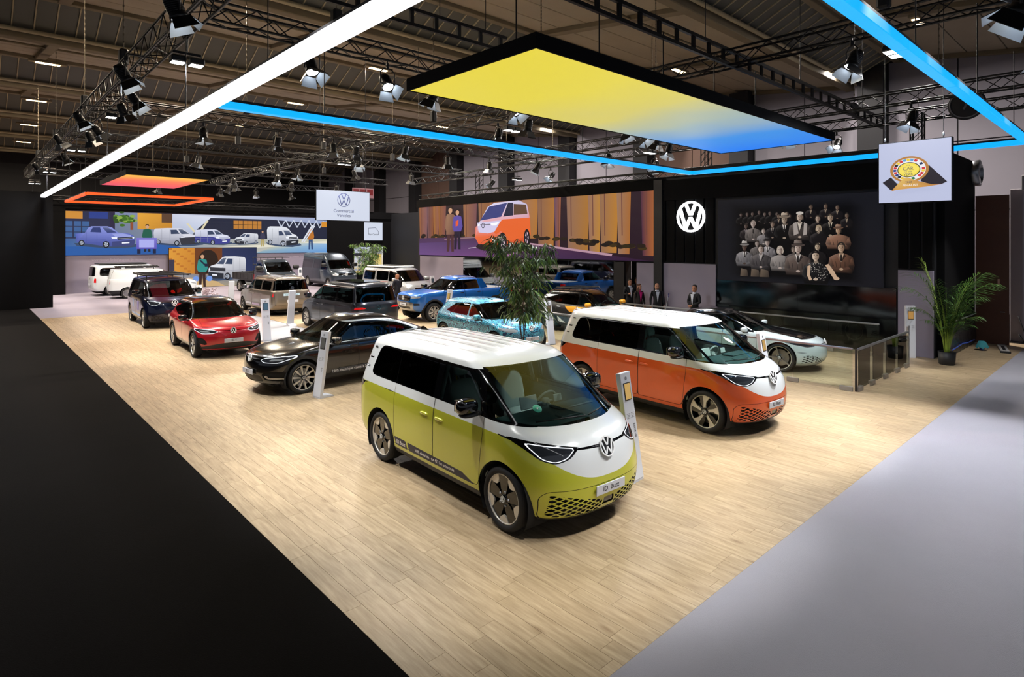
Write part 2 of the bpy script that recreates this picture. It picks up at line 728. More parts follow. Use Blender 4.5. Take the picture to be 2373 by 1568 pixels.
M_seat = plain('seat fabric dark', hexc('3a4446'), 0.85, bump=0.1)
M_seat_light = plain('seat fabric light', hexc('aab6b4'), 0.8, bump=0.1)
M_dash = plain('dashboard', hexc('2c4a4c'), 0.6, bump=0.05)
M_lining = plain('cabin lining', hexc('565c5c'), 0.85)
M_glass = glass_mat('clear glass', (0.78, 0.90, 0.86))
M_glass_dark = glass_mat('privacy glass', (0.07, 0.075, 0.08))
M_glass_mid = glass_mat('tinted glass', (0.30, 0.36, 0.35))


# ---------------------------------------------------------------- wheels
_wheel_cache = {}


def star(r0, r1, a0, a1, n=6):
    """an annular sector"""
    return ([(r1 * math.cos(a0 + (a1 - a0) * k / n), r1 * math.sin(a0 + (a1 - a0) * k / n)) for k in range(n + 1)]
            + [(r0 * math.cos(a1 - (a1 - a0) * k / n), r0 * math.sin(a1 - (a1 - a0) * k / n)) for k in range(n + 1)])


def wheel(parent, x, y, r, wd, rim, style, side):
    """wheel part of a vehicle; its outer face looks to +y (side 1) or -y (side -1)"""
    key = (r, wd, rim, style)
    if key not in _wheel_cache:
        h = wd / 2
        t = MB()
        sh = r * .93
        t.lathe([(rim * .96, -h * .75), (rim * 1.02, -h * .92), ((rim + r) / 2, -h), (sh, -h * .93), (r, -h * .72), (r, h * .72), (sh, h * .93), ((rim + r) / 2, h), (rim * 1.03, h * .92), (rim * .99, h * .7)], 40, 'y')
        # tread grooves
        for g in (-.35, 0, .35):
            t.lathe([(r * 1.0005, h * (g - .035)), (r * .985, h * (g - .03)), (r * .985, h * (g + .03)), (r * 1.0005, h * (g + .035))], 40, 'y', mat=1)
        b = MB()
        b.lathe([(rim, h * .72), (rim * .97, h * .74), (rim * .93, h * .6), (rim * .90, h * .2), (rim * .88, -h * .6), (0.0, -h * .6)], 40, 'y', mat=0)
        b.lathe([(rim * .72, h * .0), (rim * .3, h * .02), (0, h * .02)], 32, 'y', mat=1)       # brake disc
        ring = MB()
        ring.lathe([(rim * 1.005, h * .70), (rim * 1.0, h * .80), (rim * .95, h * .80), (rim * .945, h * .66)], 40, 'y')
        sp, acc = [], []
        pi2 = 2 * math.pi

        def spoke(poly, d0, d1):
            return MB().prism(poly, d0, d1, 'xz')
        if style == 'petal':
            # broad dark spokes with bright trapezoids between them at the rim
            for k in range(5):
                a = pi2 * k / 5 + .3
                sp.append(spoke([(rim * q * math.cos(a + e), rim * q * math.sin(a + e)) for q, e in ((.16, -.62), (.45, -.46), (.94, -.31), (.95, 0), (.94, .31), (.45, .46), (.16, .62))], h * .45, h * .66))
                a2 = a + pi2 / 10
                acc.append(spoke([(rim * q * math.cos(a2 + e), rim * q * math.sin(a2 + e)) for q, e in ((.66, -.08), (.80, -.28), (.955, -.30), (.965, 0), (.955, .30), (.80, .28), (.66, .08))], h * .52, h * .71))
        elif style == 'zed':
            for k in range(5):
                a = pi2 * k / 5 + .2
                sp.append(spoke([(rim * q * math.cos(a + e), rim * q * math.sin(a + e)) for q, e in ((.14, -.62), (.55, -.48), (.94, -.33), (.95, .1), (.94, .33), (.5, .4), (.14, .62))], h * .45, h * .62))
                acc.append(spoke([(rim * q * math.cos(a + e), rim * q * math.sin(a + e)) for q, e in ((.24, -.26), (.30, .30), (.60, .27), (.955, .43), (.96, .2), (.955, -.02), (.62, -.02))], h * .55, h * .72))
        elif style == 'turbine':
            for k in range(10):
                a = pi2 * k / 10
                sp.append(spoke([(rim * q * math.cos(a + e), rim * q * math.sin(a + e)) for q, e in ((.22, -.12), (.95, .02), (.96, .10), (.95, .19), (.22, .16))], h * .5, h * .72))
        elif style == 'steel':
            sp.append(MB().lathe([(rim * .95, h * .5), (rim * .8, h * .45), (rim * .6, h * .7), (rim * .3, h * .62), (0, h * .62)], 32, 'y'))
        else:
            n = 5 if style == 'five' else 7
            for k in range(n):
                a = pi2 * k / n
                for e in (-.13, .13) if style == 'twin' else (0,):
                    sp.append(spoke([(rim * q * math.cos(a + e * 1.2 + f), rim * q * math.sin(a + e * 1.2 + f)) for q, f in ((.18, -.22), (.95, -.07), (.96, 0), (.95, .07), (.18, .22))], h * .5, h * .72))
        hub = MB()
        hub.lathe([(rim * .19, h * .6), (rim * .17, h * .80), (0, h * .82)], 20, 'y')
        nuts = MB()
        for k in range(5):
            a = pi2 * k / 5 + .6
            nuts.lathe([(rim * .055, h * .5), (rim * .05, h * .75), (0, h * .76)], 8, 'y', (rim * .28 * math.cos(a), 0, rim * .28 * math.sin(a)))
        dark_sp = style in ('petal', 'zed')
        bright = M_silver if style in ('turbine', 'twin') else M_alloy
        _wheel_cache[key] = dict(tyre=t.mesh('wheel', [M_tyre, M_gap]), rim=b.mesh('rim_barrel', [M_black, M_alloy]), ring=ring.mesh('rim_edge', M_silver),
                                 sp=[q.mesh('spoke', M_black if dark_sp else bright) for q in sp], acc=[q.mesh('rim_inlay', M_silver) for q in acc],
                                 hub=hub.mesh('hub_cap', M_black), nuts=nuts.mesh('wheel_bolts', M_alloy))
    d = _wheel_cache[key]
    w = link('wheel', d['tyre'], parent, (x, y, r), (0, 0, 0 if side > 0 else math.pi))
    link('rim_barrel', d['rim'], w)
    link('rim_edge', d['ring'], w)
    for q in d['sp']:
        link('spoke', q, w)
    for q in d['acc']:
        link('rim_inlay', q, w)
    link('hub_cap', d['hub'], w)
    link('wheel_bolts', d['nuts'], w)
    roundel(rim * .13, M_white_badge, 'emblem', w, (0, wd / 2 * .825, 0), (-1, 0, 0), (0, 0, 1), .003)
    return w


def wheel_well(parent, x, r, ra, y0, y1, z):
    """dark liner of a wheel arch on both sides"""
    for sg in (1, -1):
        mb = MB()
        mb.lathe([(ra, sg * y1), (ra, sg * y0), (0.0, sg * y0)], 28, 'y', (x, 0, z), arc=(-.55, math.pi + .55))
        mb.build('wheel_arch_liner', M_well, parent)


def seat(parent, x, y, z, mat, face=1, head=True, w=.5, back_h=.60):
    """a seat: cushion, back and headrest"""
    s = MB()
    s.blob((x + face * .08, y, z + .07), (.26, w / 2, .085), 14, 8, 4)
    rt = Matrix.Rotation(R(-14 * face), 3, 'Y')
    b = MB()
    b.blob((0, 0, back_h / 2), (.07, w / 2, back_h / 2), 14, 10, 3.5)
    b.v = [tuple(rt @ Vector(p) + Vector((x - face * .16, y, z + .08))) for p in b.v]
    s.add(b.v, b.f, 0, True)
    if head:
        b = MB()
        b.blob((0, 0, back_h + .13), (.05, .13, .09), 12, 8, 3)
        b.tube((0, -.05, back_h - .05), (0, -.05, back_h + .08), .008, 6)
        b.tube((0, .05, back_h - .05), (0, .05, back_h + .08), .008, 6)
        b.v = [tuple(rt @ Vector(p) + Vector((x - face * .16, y, z + .08))) for p in b.v]
        s.add(b.v, b.f, 0, True)
    return s.build('car_seat', mat, parent)


def steering(parent, x, y, z, mat=None):
    mb = MB()
    t = R(65)
    pts = []
    for k in range(24):
        a = 2 * math.pi * k / 24
        u, v = .18 * math.cos(a), .18 * math.sin(a)
        pts.append((x + v * math.cos(t), y + u, z + v * math.sin(t)))
    mb.path(pts, .017, 8, closed=True)
    mb.blob((x, y, z), (.05, .07, .06), 10, 8, 3)
    for a in (0, math.pi, -math.pi / 2):
        u, v = .17 * math.cos(a), .17 * math.sin(a)
        mb.tube((x, y, z), (x + v * math.cos(t), y + u, z + v * math.sin(t)), .018, 6)
    mb.tube((x, y, z), (x + .35, y, z - .12), .03, 8)
    return mb.build('steering_wheel', mat or M_plastic, parent)


def mirror(parent, x, y, z, mat, sg, size=1.0):
    mb = MB()
    k = size
    mb.blob((x, y + sg * .17 * k, z + .06 * k), (.10 * k, .13 * k, .088 * k), 16, 10, 2.8, 0)
    mb.blob((x + .02, y + sg * .15 * k, z - .03 * k), (.085 * k, .12 * k, .022 * k), 14, 6, 2.8, 1)
    mb.tube((x + .02, y - sg * .02, z - .05 * k), (x + .01, y + sg * .10, z - .01 * k), .030, 8, mat=1)
    o = mb.build('door_mirror', [mat, M_plastic], parent)
    g = MB()
    g.box((x - .098 * k, y + sg * .17 * k, z + .06 * k), (.012, .19 * k, .125 * k), bev=.004)
    g.build('mirror_glass', M_chrome, o)
    return o


def handle(parent, x, y, z, mat, sg, wd=.2):
    mb = MB()
    mb.blob((x, y + sg * .012, z), (wd / 2, .024, .022), 12, 8, 3, 0)
    mb.blob((x, y - sg * .002, z - .008), (wd / 2 * 1.05, .008, .04), 12, 6, 2.4, 1)
    return mb.build('door_handle', [mat, M_gap], parent)


def plate(parent, x, z, txt, sgn=1, w=.52, h=.115, tilt=0, y=0):
    mb = MB()
    mb.box((0, 0, 0), (.014, w, h), bev=.004)
    o = mb.build('number_plate', M_plate, parent, (x, y, z), (0, -sgn * tilt, 0))
    if txt:
        put_text(txt, h * .72, (sgn * .0085, 0, 0), (0, sgn, 0), (0, 0, 1), M_print, o, depth=.001)
    return o
# ---------------------------------------------------------------- floors
WOOD_X0, WOOD_Y0 = 2.58, 2.92


def wood_mat():
    m, nt, b = new_mat('oak planks')
    setp(b, rough=.42, spec=.35)
    at = nt.nodes.new('ShaderNodeAttribute')
    at.attribute_name = 'tone'
    geo = nt.nodes.new('ShaderNodeNewGeometry')
    mp = nt.nodes.new('ShaderNodeMapping')
    mp.inputs['Scale'].default_value = (14, 1.3, 1)
    nt.links.new(geo.outputs['Position'], mp.inputs[0])
    off = nt.nodes.new('ShaderNodeVectorMath')
    off.operation = 'ADD'
    nt.links.new(mp.outputs[0], off.inputs[0])
    sc = nt.nodes.new('ShaderNodeVectorMath')
    sc.operation = 'SCALE'
    sc.inputs['Scale'].default_value = 37.0
    cb = nt.nodes.new('ShaderNodeCombineXYZ')
    nt.links.new(at.outputs['Fac'], cb.inputs[0])
    nt.links.new(at.outputs['Fac'], cb.inputs[1])
    nt.links.new(cb.outputs[0], sc.inputs[0])
    nt.links.new(sc.outputs[0], off.inputs[1])
    n = nt.nodes.new('ShaderNodeTexNoise')
    n.inputs['Scale'].default_value = 1.6
    n.inputs['Detail'].default_value = 7
    n.inputs['Roughness'].default_value = .62
    nt.links.new(off.outputs[0], n.inputs['Vector'])
    r = nt.nodes.new('ShaderNodeValToRGB')
    e = r.color_ramp.elements
    e[0].position, e[0].color = .25, (*hexc('8c785c'), 1)
    e[1].position, e[1].color = .72, (*hexc('bca98b'), 1)
    nt.links.new(n.outputs['Fac'], r.inputs[0])
    # knots
    v = nt.nodes.new('ShaderNodeTexVoronoi')
    v.inputs['Scale'].default_value = .75
    m2 = nt.nodes.new('ShaderNodeMapping')
    m2.inputs['Scale'].default_value = (5.2, 1.9, 1)
    nt.links.new(geo.outputs['Position'], m2.inputs[0])
    nt.links.new(m2.outputs[0], v.inputs['Vector'])
    kr = nt.nodes.new('ShaderNodeValToRGB')
    kr.color_ramp.elements[0].position, kr.color_ramp.elements[0].color = .03, (.42, .33, .25, 1)
    kr.color_ramp.elements[1].position, kr.color_ramp.elements[1].color = .16, (1, 1, 1, 1)
    nt.links.new(v.outputs['Distance'], kr.inputs[0])
    mk = nt.nodes.new('ShaderNodeMix')
    mk.data_type, mk.blend_type = 'RGBA', 'MULTIPLY'
    mk.inputs['Factor'].default_value = .55
    nt.links.new(r.outputs[0], mk.inputs['A'])
    nt.links.new(kr.outputs[0], mk.inputs['B'])
    # every plank has its own tone
    tr = nt.nodes.new('ShaderNodeValToRGB')
    te = tr.color_ramp.elements
    te[0].color = (.92, .90, .88, 1)
    te[1].color = (1.07, 1.06, 1.05, 1)
    nt.links.new(at.outputs['Fac'], tr.inputs[0])
    mt = nt.nodes.new('ShaderNodeMix')
    mt.data_type, mt.blend_type = 'RGBA', 'MULTIPLY'
    mt.inputs['Factor'].default_value = 1
    nt.links.new(mk.outputs['Result'], mt.inputs['A'])
    nt.links.new(tr.outputs[0], mt.inputs['B'])
    nt.links.new(mt.outputs['Result'], b.inputs['Base Color'])
    return m


M_wood = wood_mat()
M_sub = plain('plank joint', hexc('6f5d45'), .9)
M_carpet_black = plain('black carpet', hexc('070607'), 1.0, spec=.1, bump=.5, bscale=90, var=.25, vscale=2.5)
M_carpet_grey = plain('grey carpet', hexc('96959f'), .95, bump=.4, bscale=120, var=.07, vscale=1.2)
M_carpet_path = plain('pale grey walkway', hexc('8c8d92'), .9, bump=.3, bscale=120, var=.06, vscale=1.5)
M_carpet_lilac = plain('lilac grey carpet', hexc('8a8390'), .9, bump=.3, bscale=120, var=.06, vscale=1.5)


def slab(name, x0, x1, y0, y1, z, mat, th=.02, kind='structure', parent=None):
    o = MB().box(((x0 + x1) / 2, (y0 + y1) / 2, z - th / 2), (x1 - x0, y1 - y0, th)).build(name, mat, parent)
    if kind and parent is None:
        o['kind'] = kind
    return o


floor = slab('floor', -45, 60, -30, 95, -.012, M_sub, .1)
slab('floor_carpet_black', -45, WOOD_X0, -30, 39, 0, M_carpet_black, .012)
slab('floor_carpet_grey', WOOD_X0, 60, -30, WOOD_Y0, 0, M_carpet_grey, .012)
slab('floor_walkway', 7.55, 9.95, 17.0, 33.5, 0, M_carpet_path, .012)
slab('floor_carpet_lilac', WOOD_X0, 40, 33.5, 95, 0, M_carpet_lilac, .012)
slab('floor_carpet_far', 26.0, 60, WOOD_Y0, 33.5, 0, M_carpet_black, .012)
rnd = random.Random(4)
PW, PL = .19, 1.22


def plank_mesh(l, tone):
    mb = MB().box((0, 0, -.006), (PW - .0018, l - .0018, .012), bev=.0012)
    me = mb.mesh('plank', M_wood)
    a = me.attributes.new('tone', 'FLOAT', 'POINT')
    a.data.foreach_set('value', [tone] * len(me.vertices))
    return me


plank_meshes = [plank_mesh(PL, t / 9) for t in range(10)]
cells = []
nx = int((26.0 - WOOD_X0) / PW)
for i in range(nx):
    xc = WOOD_X0 + PW * (i + .5)
    y = WOOD_Y0 - rnd.random() * PL
    while y < 33.5:
        y0, y1 = max(y, WOOD_Y0), min(y + PL, 33.5)
        if y1 - y0 > .01:
            if 7.55 < xc < 9.95 and y1 > 17.0:
                if y0 < 17.0 - .1:
                    cells.append((xc, y0, 17.0))
            else:
                cells.append((xc, y0, y1))
        y += PL


def cam_depth(x, y):
    return x * .678 + y * .735


def in_view(x, y, z, pad=60):
    d = cam_depth(x, y)
    if d < .5:
        return False
    u = 1186.5 + 1385 * (x * .735 - y * .678) / d
    v = 560 - 1385 * (z - 3.4) / d
    return -pad < u < 2373 + pad and -pad < v < 1568 + pad


cells.sort(key=lambda c: (0 if (c[2] - c[1] > PL - .01 and in_view(c[0], (c[1] + c[2]) / 2, 0)) else 1, cam_depth(c[0], (c[1] + c[2]) / 2)))
for c in cells[:295]:
    link('plank', rnd.choice(plank_meshes), floor, (c[0], (c[1] + c[2]) / 2, 0))
rest = MB()
tones = []
for c in cells[295:]:
    rest.box((c[0], (c[1] + c[2]) / 2, -.006), (PW - .003, c[2] - c[1] - .003, .012))
    tones += [rnd.randrange(10) / 9] * 8
me = rest.mesh('planks_beyond', M_wood)
me.attributes.new('tone', 'FLOAT', 'POINT').data.foreach_set('value', tones)
link('planks_beyond', me, floor)['kind'] = 'stuff'

# ---------------------------------------------------------------- booth walls
WX = 20.8            # face of the screen wall on the right
WY = 48.8            # face of the picture wall at the back
M_wall_black = plain('black fabric wall', hexc('040406'), .9, spec=.15, bump=.1, bscale=60)
M_wall_navy = plain('dark navy wall', hexc('0a0b11'), .6, var=.1)
M_wall_lilac = plain('lilac grey wall panel', hexc('8d8698'), .75, var=.06, vscale=1.5)
M_mirror = plain('dark mirror', hexc('8f959c'), .03, metal=1.0)
M_gloss = plain('black gloss panel', hexc('07080b'), .10, spec=.5)
M_truss = plain('black truss steel', hexc('101012'), .45, metal=.3)


def wbox(name, x0, x1, y0, y1, z0, z1, mat, kind='structure', parent=None, bev=0):
    o = MB().box(((x0 + x1) / 2, (y0 + y1) / 2, (z0 + z1) / 2), (x1 - x0, y1 - y0, z1 - z0), bev=bev).build(name, mat, parent)
    if kind and parent is None:
        o['kind'] = kind
    return o


wr = wbox('wall_right', WX + .06, WX + 1.2, 4.45, 31.2, 2.56, 5.95, M_wall_navy)
wbox('wall_core', WX + .06, WX + 1.2, 16.0, 31.2, 0, 2.56, M_wall_navy, parent=wr)
wbox('wall_core', WX + .06, WX + 1.2, 4.45, 14.9, 0, 2.56, M_wall_navy, parent=wr)
wbox('doorway_back', WX + 2.6, WX + 2.7, 14.0, 17.0, 0, 2.6, M_wall_black, parent=wr)
wbox('wall_panel', WX, WX + .06, 26.6, 30.9, 0, 2.53, M_wall_lilac, parent=wr, bev=.004)
wbox('wall_panel', WX, WX + .06, 13.97, 14.85, 0, 2.53, M_wall_lilac, parent=wr, bev=.004)
wbox('wall_panel', WX, WX + .06, 11.28, 13.55, 0, 2.55, M_wall_lilac, parent=wr, bev=.004)
wbox('wall_panel', WX, WX + .06, 4.46, 5.36, 0, 2.55, M_wall_lilac, parent=wr, bev=.004)
wbox('dark_pillar', WX - .10, WX + .06, 13.57, 13.95, 0, 5.9, M_wall_navy, parent=wr)
wbox('dark_pillar', WX - .05, WX + .06, 15.45, 16.0, 0, 2.53, M_wall_navy, parent=wr)
for k in range(8):
    wbox('mirror_panel', WX, WX + .03, 16.05 + k * 1.318, 16.05 + k * 1.318 + 1.31, 0, 2.53, M_mirror, parent=wr, bev=.003)
wbox('gloss_panel', WX - .02, WX + .06, 5.40, 8.30, 0, 2.0, M_gloss, parent=wr)
wbox('gloss_panel', WX - .02, WX + .06, 8.31, 11.22, 0, 2.0, M_gloss, parent=wr)
wbox('upper_fascia', WX - .05, WX + .06, 4.45, 13.5, 5.05, 5.85, M_wall_black, parent=wr)
wbox('upper_fascia', WX - .05, WX + .06, 13.5, 31.2, 5.50, 5.95, M_wall_black, parent=wr)
for k in range(6):
    wbox('wall_slat', WX - .02, WX + .06, 11.35 + k * .42, 11.35 + k * .42 + .34, 2.60, 5.30, M_wall_black, parent=wr, bev=.01)
for k in range(3):
    wbox('wall_slat', WX - .02, WX + .06, 4.48 + k * .31, 4.48 + k * .31 + .25, 2.60, 5.05, M_wall_black, parent=wr, bev=.01)
# lamp inside the doorway
dl = MB().box((WX + 2.55, 15.05, 1.98), (.05, .28, .05), bev=.01).build('wall_lamp', emitter('warm lamp', hexc('ffb070'), 12))
tag(dl, 'small glowing warm wall lamp inside the dark doorway', 'lamp')

wb = wbox('wall_back', 4.97, 23.25, WY + .06, WY + 1.0, 0, 5.5, M_wall_lilac)
wbox('upper_fascia', 3.6, 33.0, WY - .1, WY + 1.0, 5.5, 6.1, M_wall_black, parent=wb)
wbox('black_tower', 23.25, 29.6, WY - .02, WY + 1.0, 0, 5.5, M_wall_black, parent=wb)
wbox('black_tower', 29.6, 33.0, 44.0, WY + 1.0, 0, 6.0, M_wall_navy, parent=wb)
put_text('Voor nieuwe Bedrijfswagens, de nieuwe toekomst', .26, (8.4, WY + .055, 2.16), (1, 0, 0), (0, 0, 1), plain('pale print', hexc('a8a1b4'), .7), wb, depth=.002, xscale=.72)
put_text('Onze mensen. Samen', .26, (20.6, WY + .055, 2.16), (1, 0, 0), (0, 0, 1), plain('pale print', hexc('a8a1b4'), .7), wb, depth=.002, xscale=.72)
wl = wbox('wall_left', -40, 3.52, 38.9, 40.0, 0, 5.95, M_wall_black)
wbox('black_return', 3.3, 4.97, WY - 1.0, WY + 1.0, 0, 5.6, M_wall_black, parent=wl)
# black box at the right end, with plastic sheeting and a brown door leaf
bx = wbox('wall_end', WX + .3, 25.3, 4.25, 9.0, 0, 6.1, M_wall_black)
sheet = MB()
N, Mz = 26, 10
rs = random.Random(2)
SV = []
for i in range(N + 1):
    for j in range(Mz + 1):
        x = 21.35 + 3.75 * i / N
        z = .03 + .95 * j / Mz
        SV.append((x, 4.21 - .03 * (0.5 + .5 * math.sin(i * 1.9 + j * .8)) * (1 - j / Mz) - rs.random() * .012, z))
sheet.add(SV, [(i * (Mz + 1) + j, (i + 1) * (Mz + 1) + j, (i + 1) * (Mz + 1) + j + 1, i * (Mz + 1) + j + 1) for i in range(N) for j in range(Mz)], 0, True)
o = sheet.build('plastic_sheet', plain('dark plastic sheet', hexc('1d1f20'), .25, spec=.6))
tag(o, 'wrinkled dark plastic sheet covering the foot of the black end wall', 'plastic sheet')
o = MB().box((23.2, 4.19, 1.0), (3.75, .03, .03)).build('sheet_batten', plain('batten pale', hexc('8d8f8f'), .6))
tag(o, 'thin pale batten holding the top of the plastic sheet', 'batten')
dr = wbox('door_1', 25.3, 25.36, 3.35, 4.24, 0, 4.95, plain('brown door', hexc('5a3524'), .5, var=.15))
MB().box((25.28, 3.52, 1.08), (.04, .14, .03), bev=.01).build('door_handle', M_alloy, dr)
MB().box((25.29, 3.62, 2.05), (.02, .05, .22)).build('door_sign', plain('pink sign', hexc('c89a8a'), .6), dr)

# ---------------------------------------------------------------- the hall itself
M_hall = plain('hall wall grey', hexc('8f8b94'), .85, var=.10, vscale=.35)
M_hall_dark = plain('hall column dark', hexc('17171b'), .7)
M_hall_brown = plain('hall wall rust', hexc('5a443a'), .8, var=.2, vscale=.6)
hw = wbox('wall_far_right', 36.2, 37, -20, 90, 0, 13.2, M_hall_dark)
k = 0
y = -18.0
while y < 84:
    m = M_hall_brown if k in (5, 9) else M_hall
    for z0, z1 in ((0, 4.9), (4.95, 8.3), (8.35, 12.8)):
        wbox('wall_panel', 36.0, 36.2, y, y + 2.95, z0, z1, m, parent=hw, bev=.01)
        wbox('wall_panel', 36.0, 36.2, y + 3.0, y + 5.95, z0, z1, m, parent=hw, bev=.01)
    wbox('hall_column', 35.2, 36.2, y + 6.0, y + 7.2, 0, 12.6, M_hall_dark, parent=hw)
    y += 7.25
    k += 1
hb2 = wbox('wall_far_back', -45, 37, 78, 79, 0, 13.2, M_hall_dark)
sg1 = wbox('trim_1', 33.8, 34.0, 2.6, 4.6, 3.6, 4.5, M_hall)
for (x, y, z) in ((30.5, 3.3, 5.6), (31.5, 4.9, 5.8)):
    pass
pp = MB().box((26.6, 3.3, 2.6), (.45, .35, 5.2), bev=.02).build('hall_post', plain('post pale grey', hexc('8a8488'), .7))
tag(pp, 'pale grey steel post beside the brown door leaf', 'post')
fa = MB().box((29.5, 3.0, 5.35), (7.5, .2, .5), bev=.02).build('hall_girder', plain('girder pale grey', hexc('9a979c'), .7))
tag(fa, 'pale horizontal girder resting on the grey post at the edge of the picture', 'girder')
vt = MB()
vt.lathe([(.42, 0), (.44, .18), (.30, .22), (.28, .10), (.12, .16), (0, .18)], 28, 'y', (0, 0, 0))
o = vt.build('air_outlet', plain('galvanised', hexc('9a9da2'), .3, metal=.9), None, (25.05, 4.245, 5.7), (0, 0, R(180)))
tag(o, 'round metal air outlet high above the brown door leaf', 'air outlet')

# ---------------------------------------------------------------- ceiling: sawtooth of pale slabs and dark ribbed panels
M_slab = plain('ceiling slab', hexc('a39883'), .9, var=.14, vscale=.5)
M_rib_panel = plain('ceiling panel dark', hexc('5b5c55'), .7, var=.12, vscale=.8)
M_seam = plain('seam strip', hexc('b3a789'), .7)
M_beam = plain('ceiling beam', hexc('7d725c'), .85, var=.15, vscale=1.5)
ceil = MB().box((-4, 32, 14.6), (84, 104, .2)).build('ceiling', plain('roof deck', hexc('1c1b1a'), .9))
ceil['kind'] = 'structure'
CX0, CX1 = -30.0, 36.0
SP = .70
pan_me = MB().box((0, 0, 0), (SP - .05, 2.30, .05), bev=.01).mesh('ceiling_panel', M_rib_panel)
slope = math.atan2(-.98, 2.05)
cand, seam = [], MB()
rotm = Matrix.Rotation(slope, 4, 'X')
LOW = [31.5 + 10.0 * q for q in range(-4, 5)]
for yl in LOW:
    n = int((CX1 - CX0) / SP)
    for i in range(n):
        x = CX0 + SP * (i + .5)
        cand.append((x, yl - 1.05, 12.5))
        if i % 5 == 2:
            seam.box((x, yl - 1.05 + (i * 7 % 5 - 2) * .25, 12.46), (SP - .1, .03, .03))
        seam.box((x + SP / 2, yl - 1.05, 12.47), (.045, 2.28, .07), rotm)
cand.sort(key=lambda c: (0 if in_view(c[0], c[1], c[2], 20) else 1, cam_depth(c[0], c[1])))
for c in cand[:290]:
    link('ceiling_panel', pan_me, ceil, c, (slope, 0, 0))
mb = MB()
for c in cand[290:]:
    mb.box(c, (SP - .05, 2.30, .05), rotm)
mb.build('ceiling_panels_beyond', M_rib_panel, ceil)['kind'] = 'stuff'
seam.build('seam_strips', M_seam, ceil)['kind'] = 'stuff'
up = math.atan2(.98, 7.6)
SLB = 8.0
for yl in LOW:
    for q in range(5):
        y0 = yl + .25 + q * 1.53
        z0 = 12.05 + (q + .5) * 1.53 * math.tan(up)
        for s_ in range(8):
            x0 = CX0 + s_ * 8.25
            if not (in_view(x0 + 4, y0, z0, 900)):
                continue
            MB().box((0, 0, 0), (8.15, 1.50, .12), bev=.02).build('ceiling_slab', M_slab, ceil, (x0 + 4.12, y0 + .76, z0), (up, 0, 0))
    for s_ in range(9):
        x0 = CX0 + s_ * 8.25
        if in_view(x0, yl + 4, 12.3, 500):
            MB().box((0, 0, 0), (.42, 7.7, .22), bev=.02).build('cross_beam', M_beam, ceil, (x0, yl + 4.05, 12.38), (up, 0, 0))
    if in_view(10, yl, 12, 1500) or in_view(0, yl, 12, 1500):
        MB().box((3, yl + .05, 11.86), (66, .42, .40), bev=.03).build('ceiling_beam', M_beam, ceil)
        MB().tube((CX0, yl - .35, 11.95), (36, yl - .35, 11.95), .09, 10).build('ceiling_pipe', M_seam, ceil)
        MB().box((3, yl - 2.18, 12.95), (66, .30, .35), bev=.02).build('ceiling_beam', M_beam, ceil)
        MB().tube((CX0, yl + 2.6, 12.15), (36, yl + 2.6, 12.15), .05, 8).build('ceiling_pipe', M_beam, ceil)
# warm hall lamps under the slabs; the last four are added to brighten the right
ORD = 'nearest second third fourth fifth sixth seventh eighth ninth tenth eleventh twelfth thirteenth fourteenth fifteenth sixteenth seventeenth eighteenth nineteenth'.split()
LAMPS = (['warm strip lamp on the ceiling over the white line, %s of that row' % ORD[k] for k in range(4)] + ['warm strip lamp over the black carpet, nearer one', 'warm strip lamp over the black carpet, farther one', 'warm strip lamp on the ceiling just past the white line',
         'warm strip lamp glowing through the truss behind the yellow panel', 'warm strip lamp on the ceiling above the people carrier', 'warm strip lamp on the ceiling above the dropside truck', 'warm strip lamp near the far wall, third of its row', 'warm strip lamp near the far wall, second of its row',
         'warm strip lamp at the very top over the main truss', 'warm strip lamp near the far wall, last of its row', 'added fill lamp high behind the award sign', 'added fill lamp beside the hall columns, nearest of three', 'added fill lamp beside the hall columns, second of three', 'added fill lamp beside the hall columns, third of three'])
M_warm = emitter('hall lamp glow', hexc('ffd9a0'), 9)
for i, (x, y) in enumerate(((3.1, 36.4), (3.4, 46.4), (3.7, 56.4), (4.0, 66.4), (-8, 46.4), (-8, 56.4), (15.3, 26.4), (26.5, 16.4), (15.3, 36.4), (15.3, 46.4), (26.5, 36.4), (26.5, 26.4), (5.9, 22.6), (26.5, 46.4), (27.5, 6.4), (32.5, 11.4), (32.5, 21.4), (32.5, 31.4))):
    t = empty('ceiling_lamp', (x, y, 12.0), 0, LAMPS[i], 'ceiling lamp', 'warm hall lamps on the ceiling')
    MB().box((0, 0, .05), (1.5, .34, .12), bev=.02).build('lamp_housing', M_beam, t)
    MB().box((0, 0, -.025), (.95, .24, .03), bev=.008).build('lamp_diffuser', M_warm, t)
    l = bpy.data.lights.new('hall_lamp', 'AREA')
    l.energy, l.shape, l.size, l.size_y, l.color = 1300 if x > 20 else 1100, 'RECTANGLE', 1.0, .24, (1, .92, .86) if x > 20 else (1, .84, .64)
    lo = bpy.data.objects.new('hall_lamp_light', l)
    C.objects.link(lo)
    lo.parent = t
    lo.location = (0, 0, -.06)
# ---------------------------------------------------------------- light lines and glowing ceiling panels
M_line_white = emitter('white light line', hexc('fdfdff'), 2.6)
M_line_blue = emitter('cyan blue light line', hexc('0aa4fa'), 1.15)
M_line_orange = emitter('orange light line', hexc('ff4a12'), 1.7)
LZ = 5.75


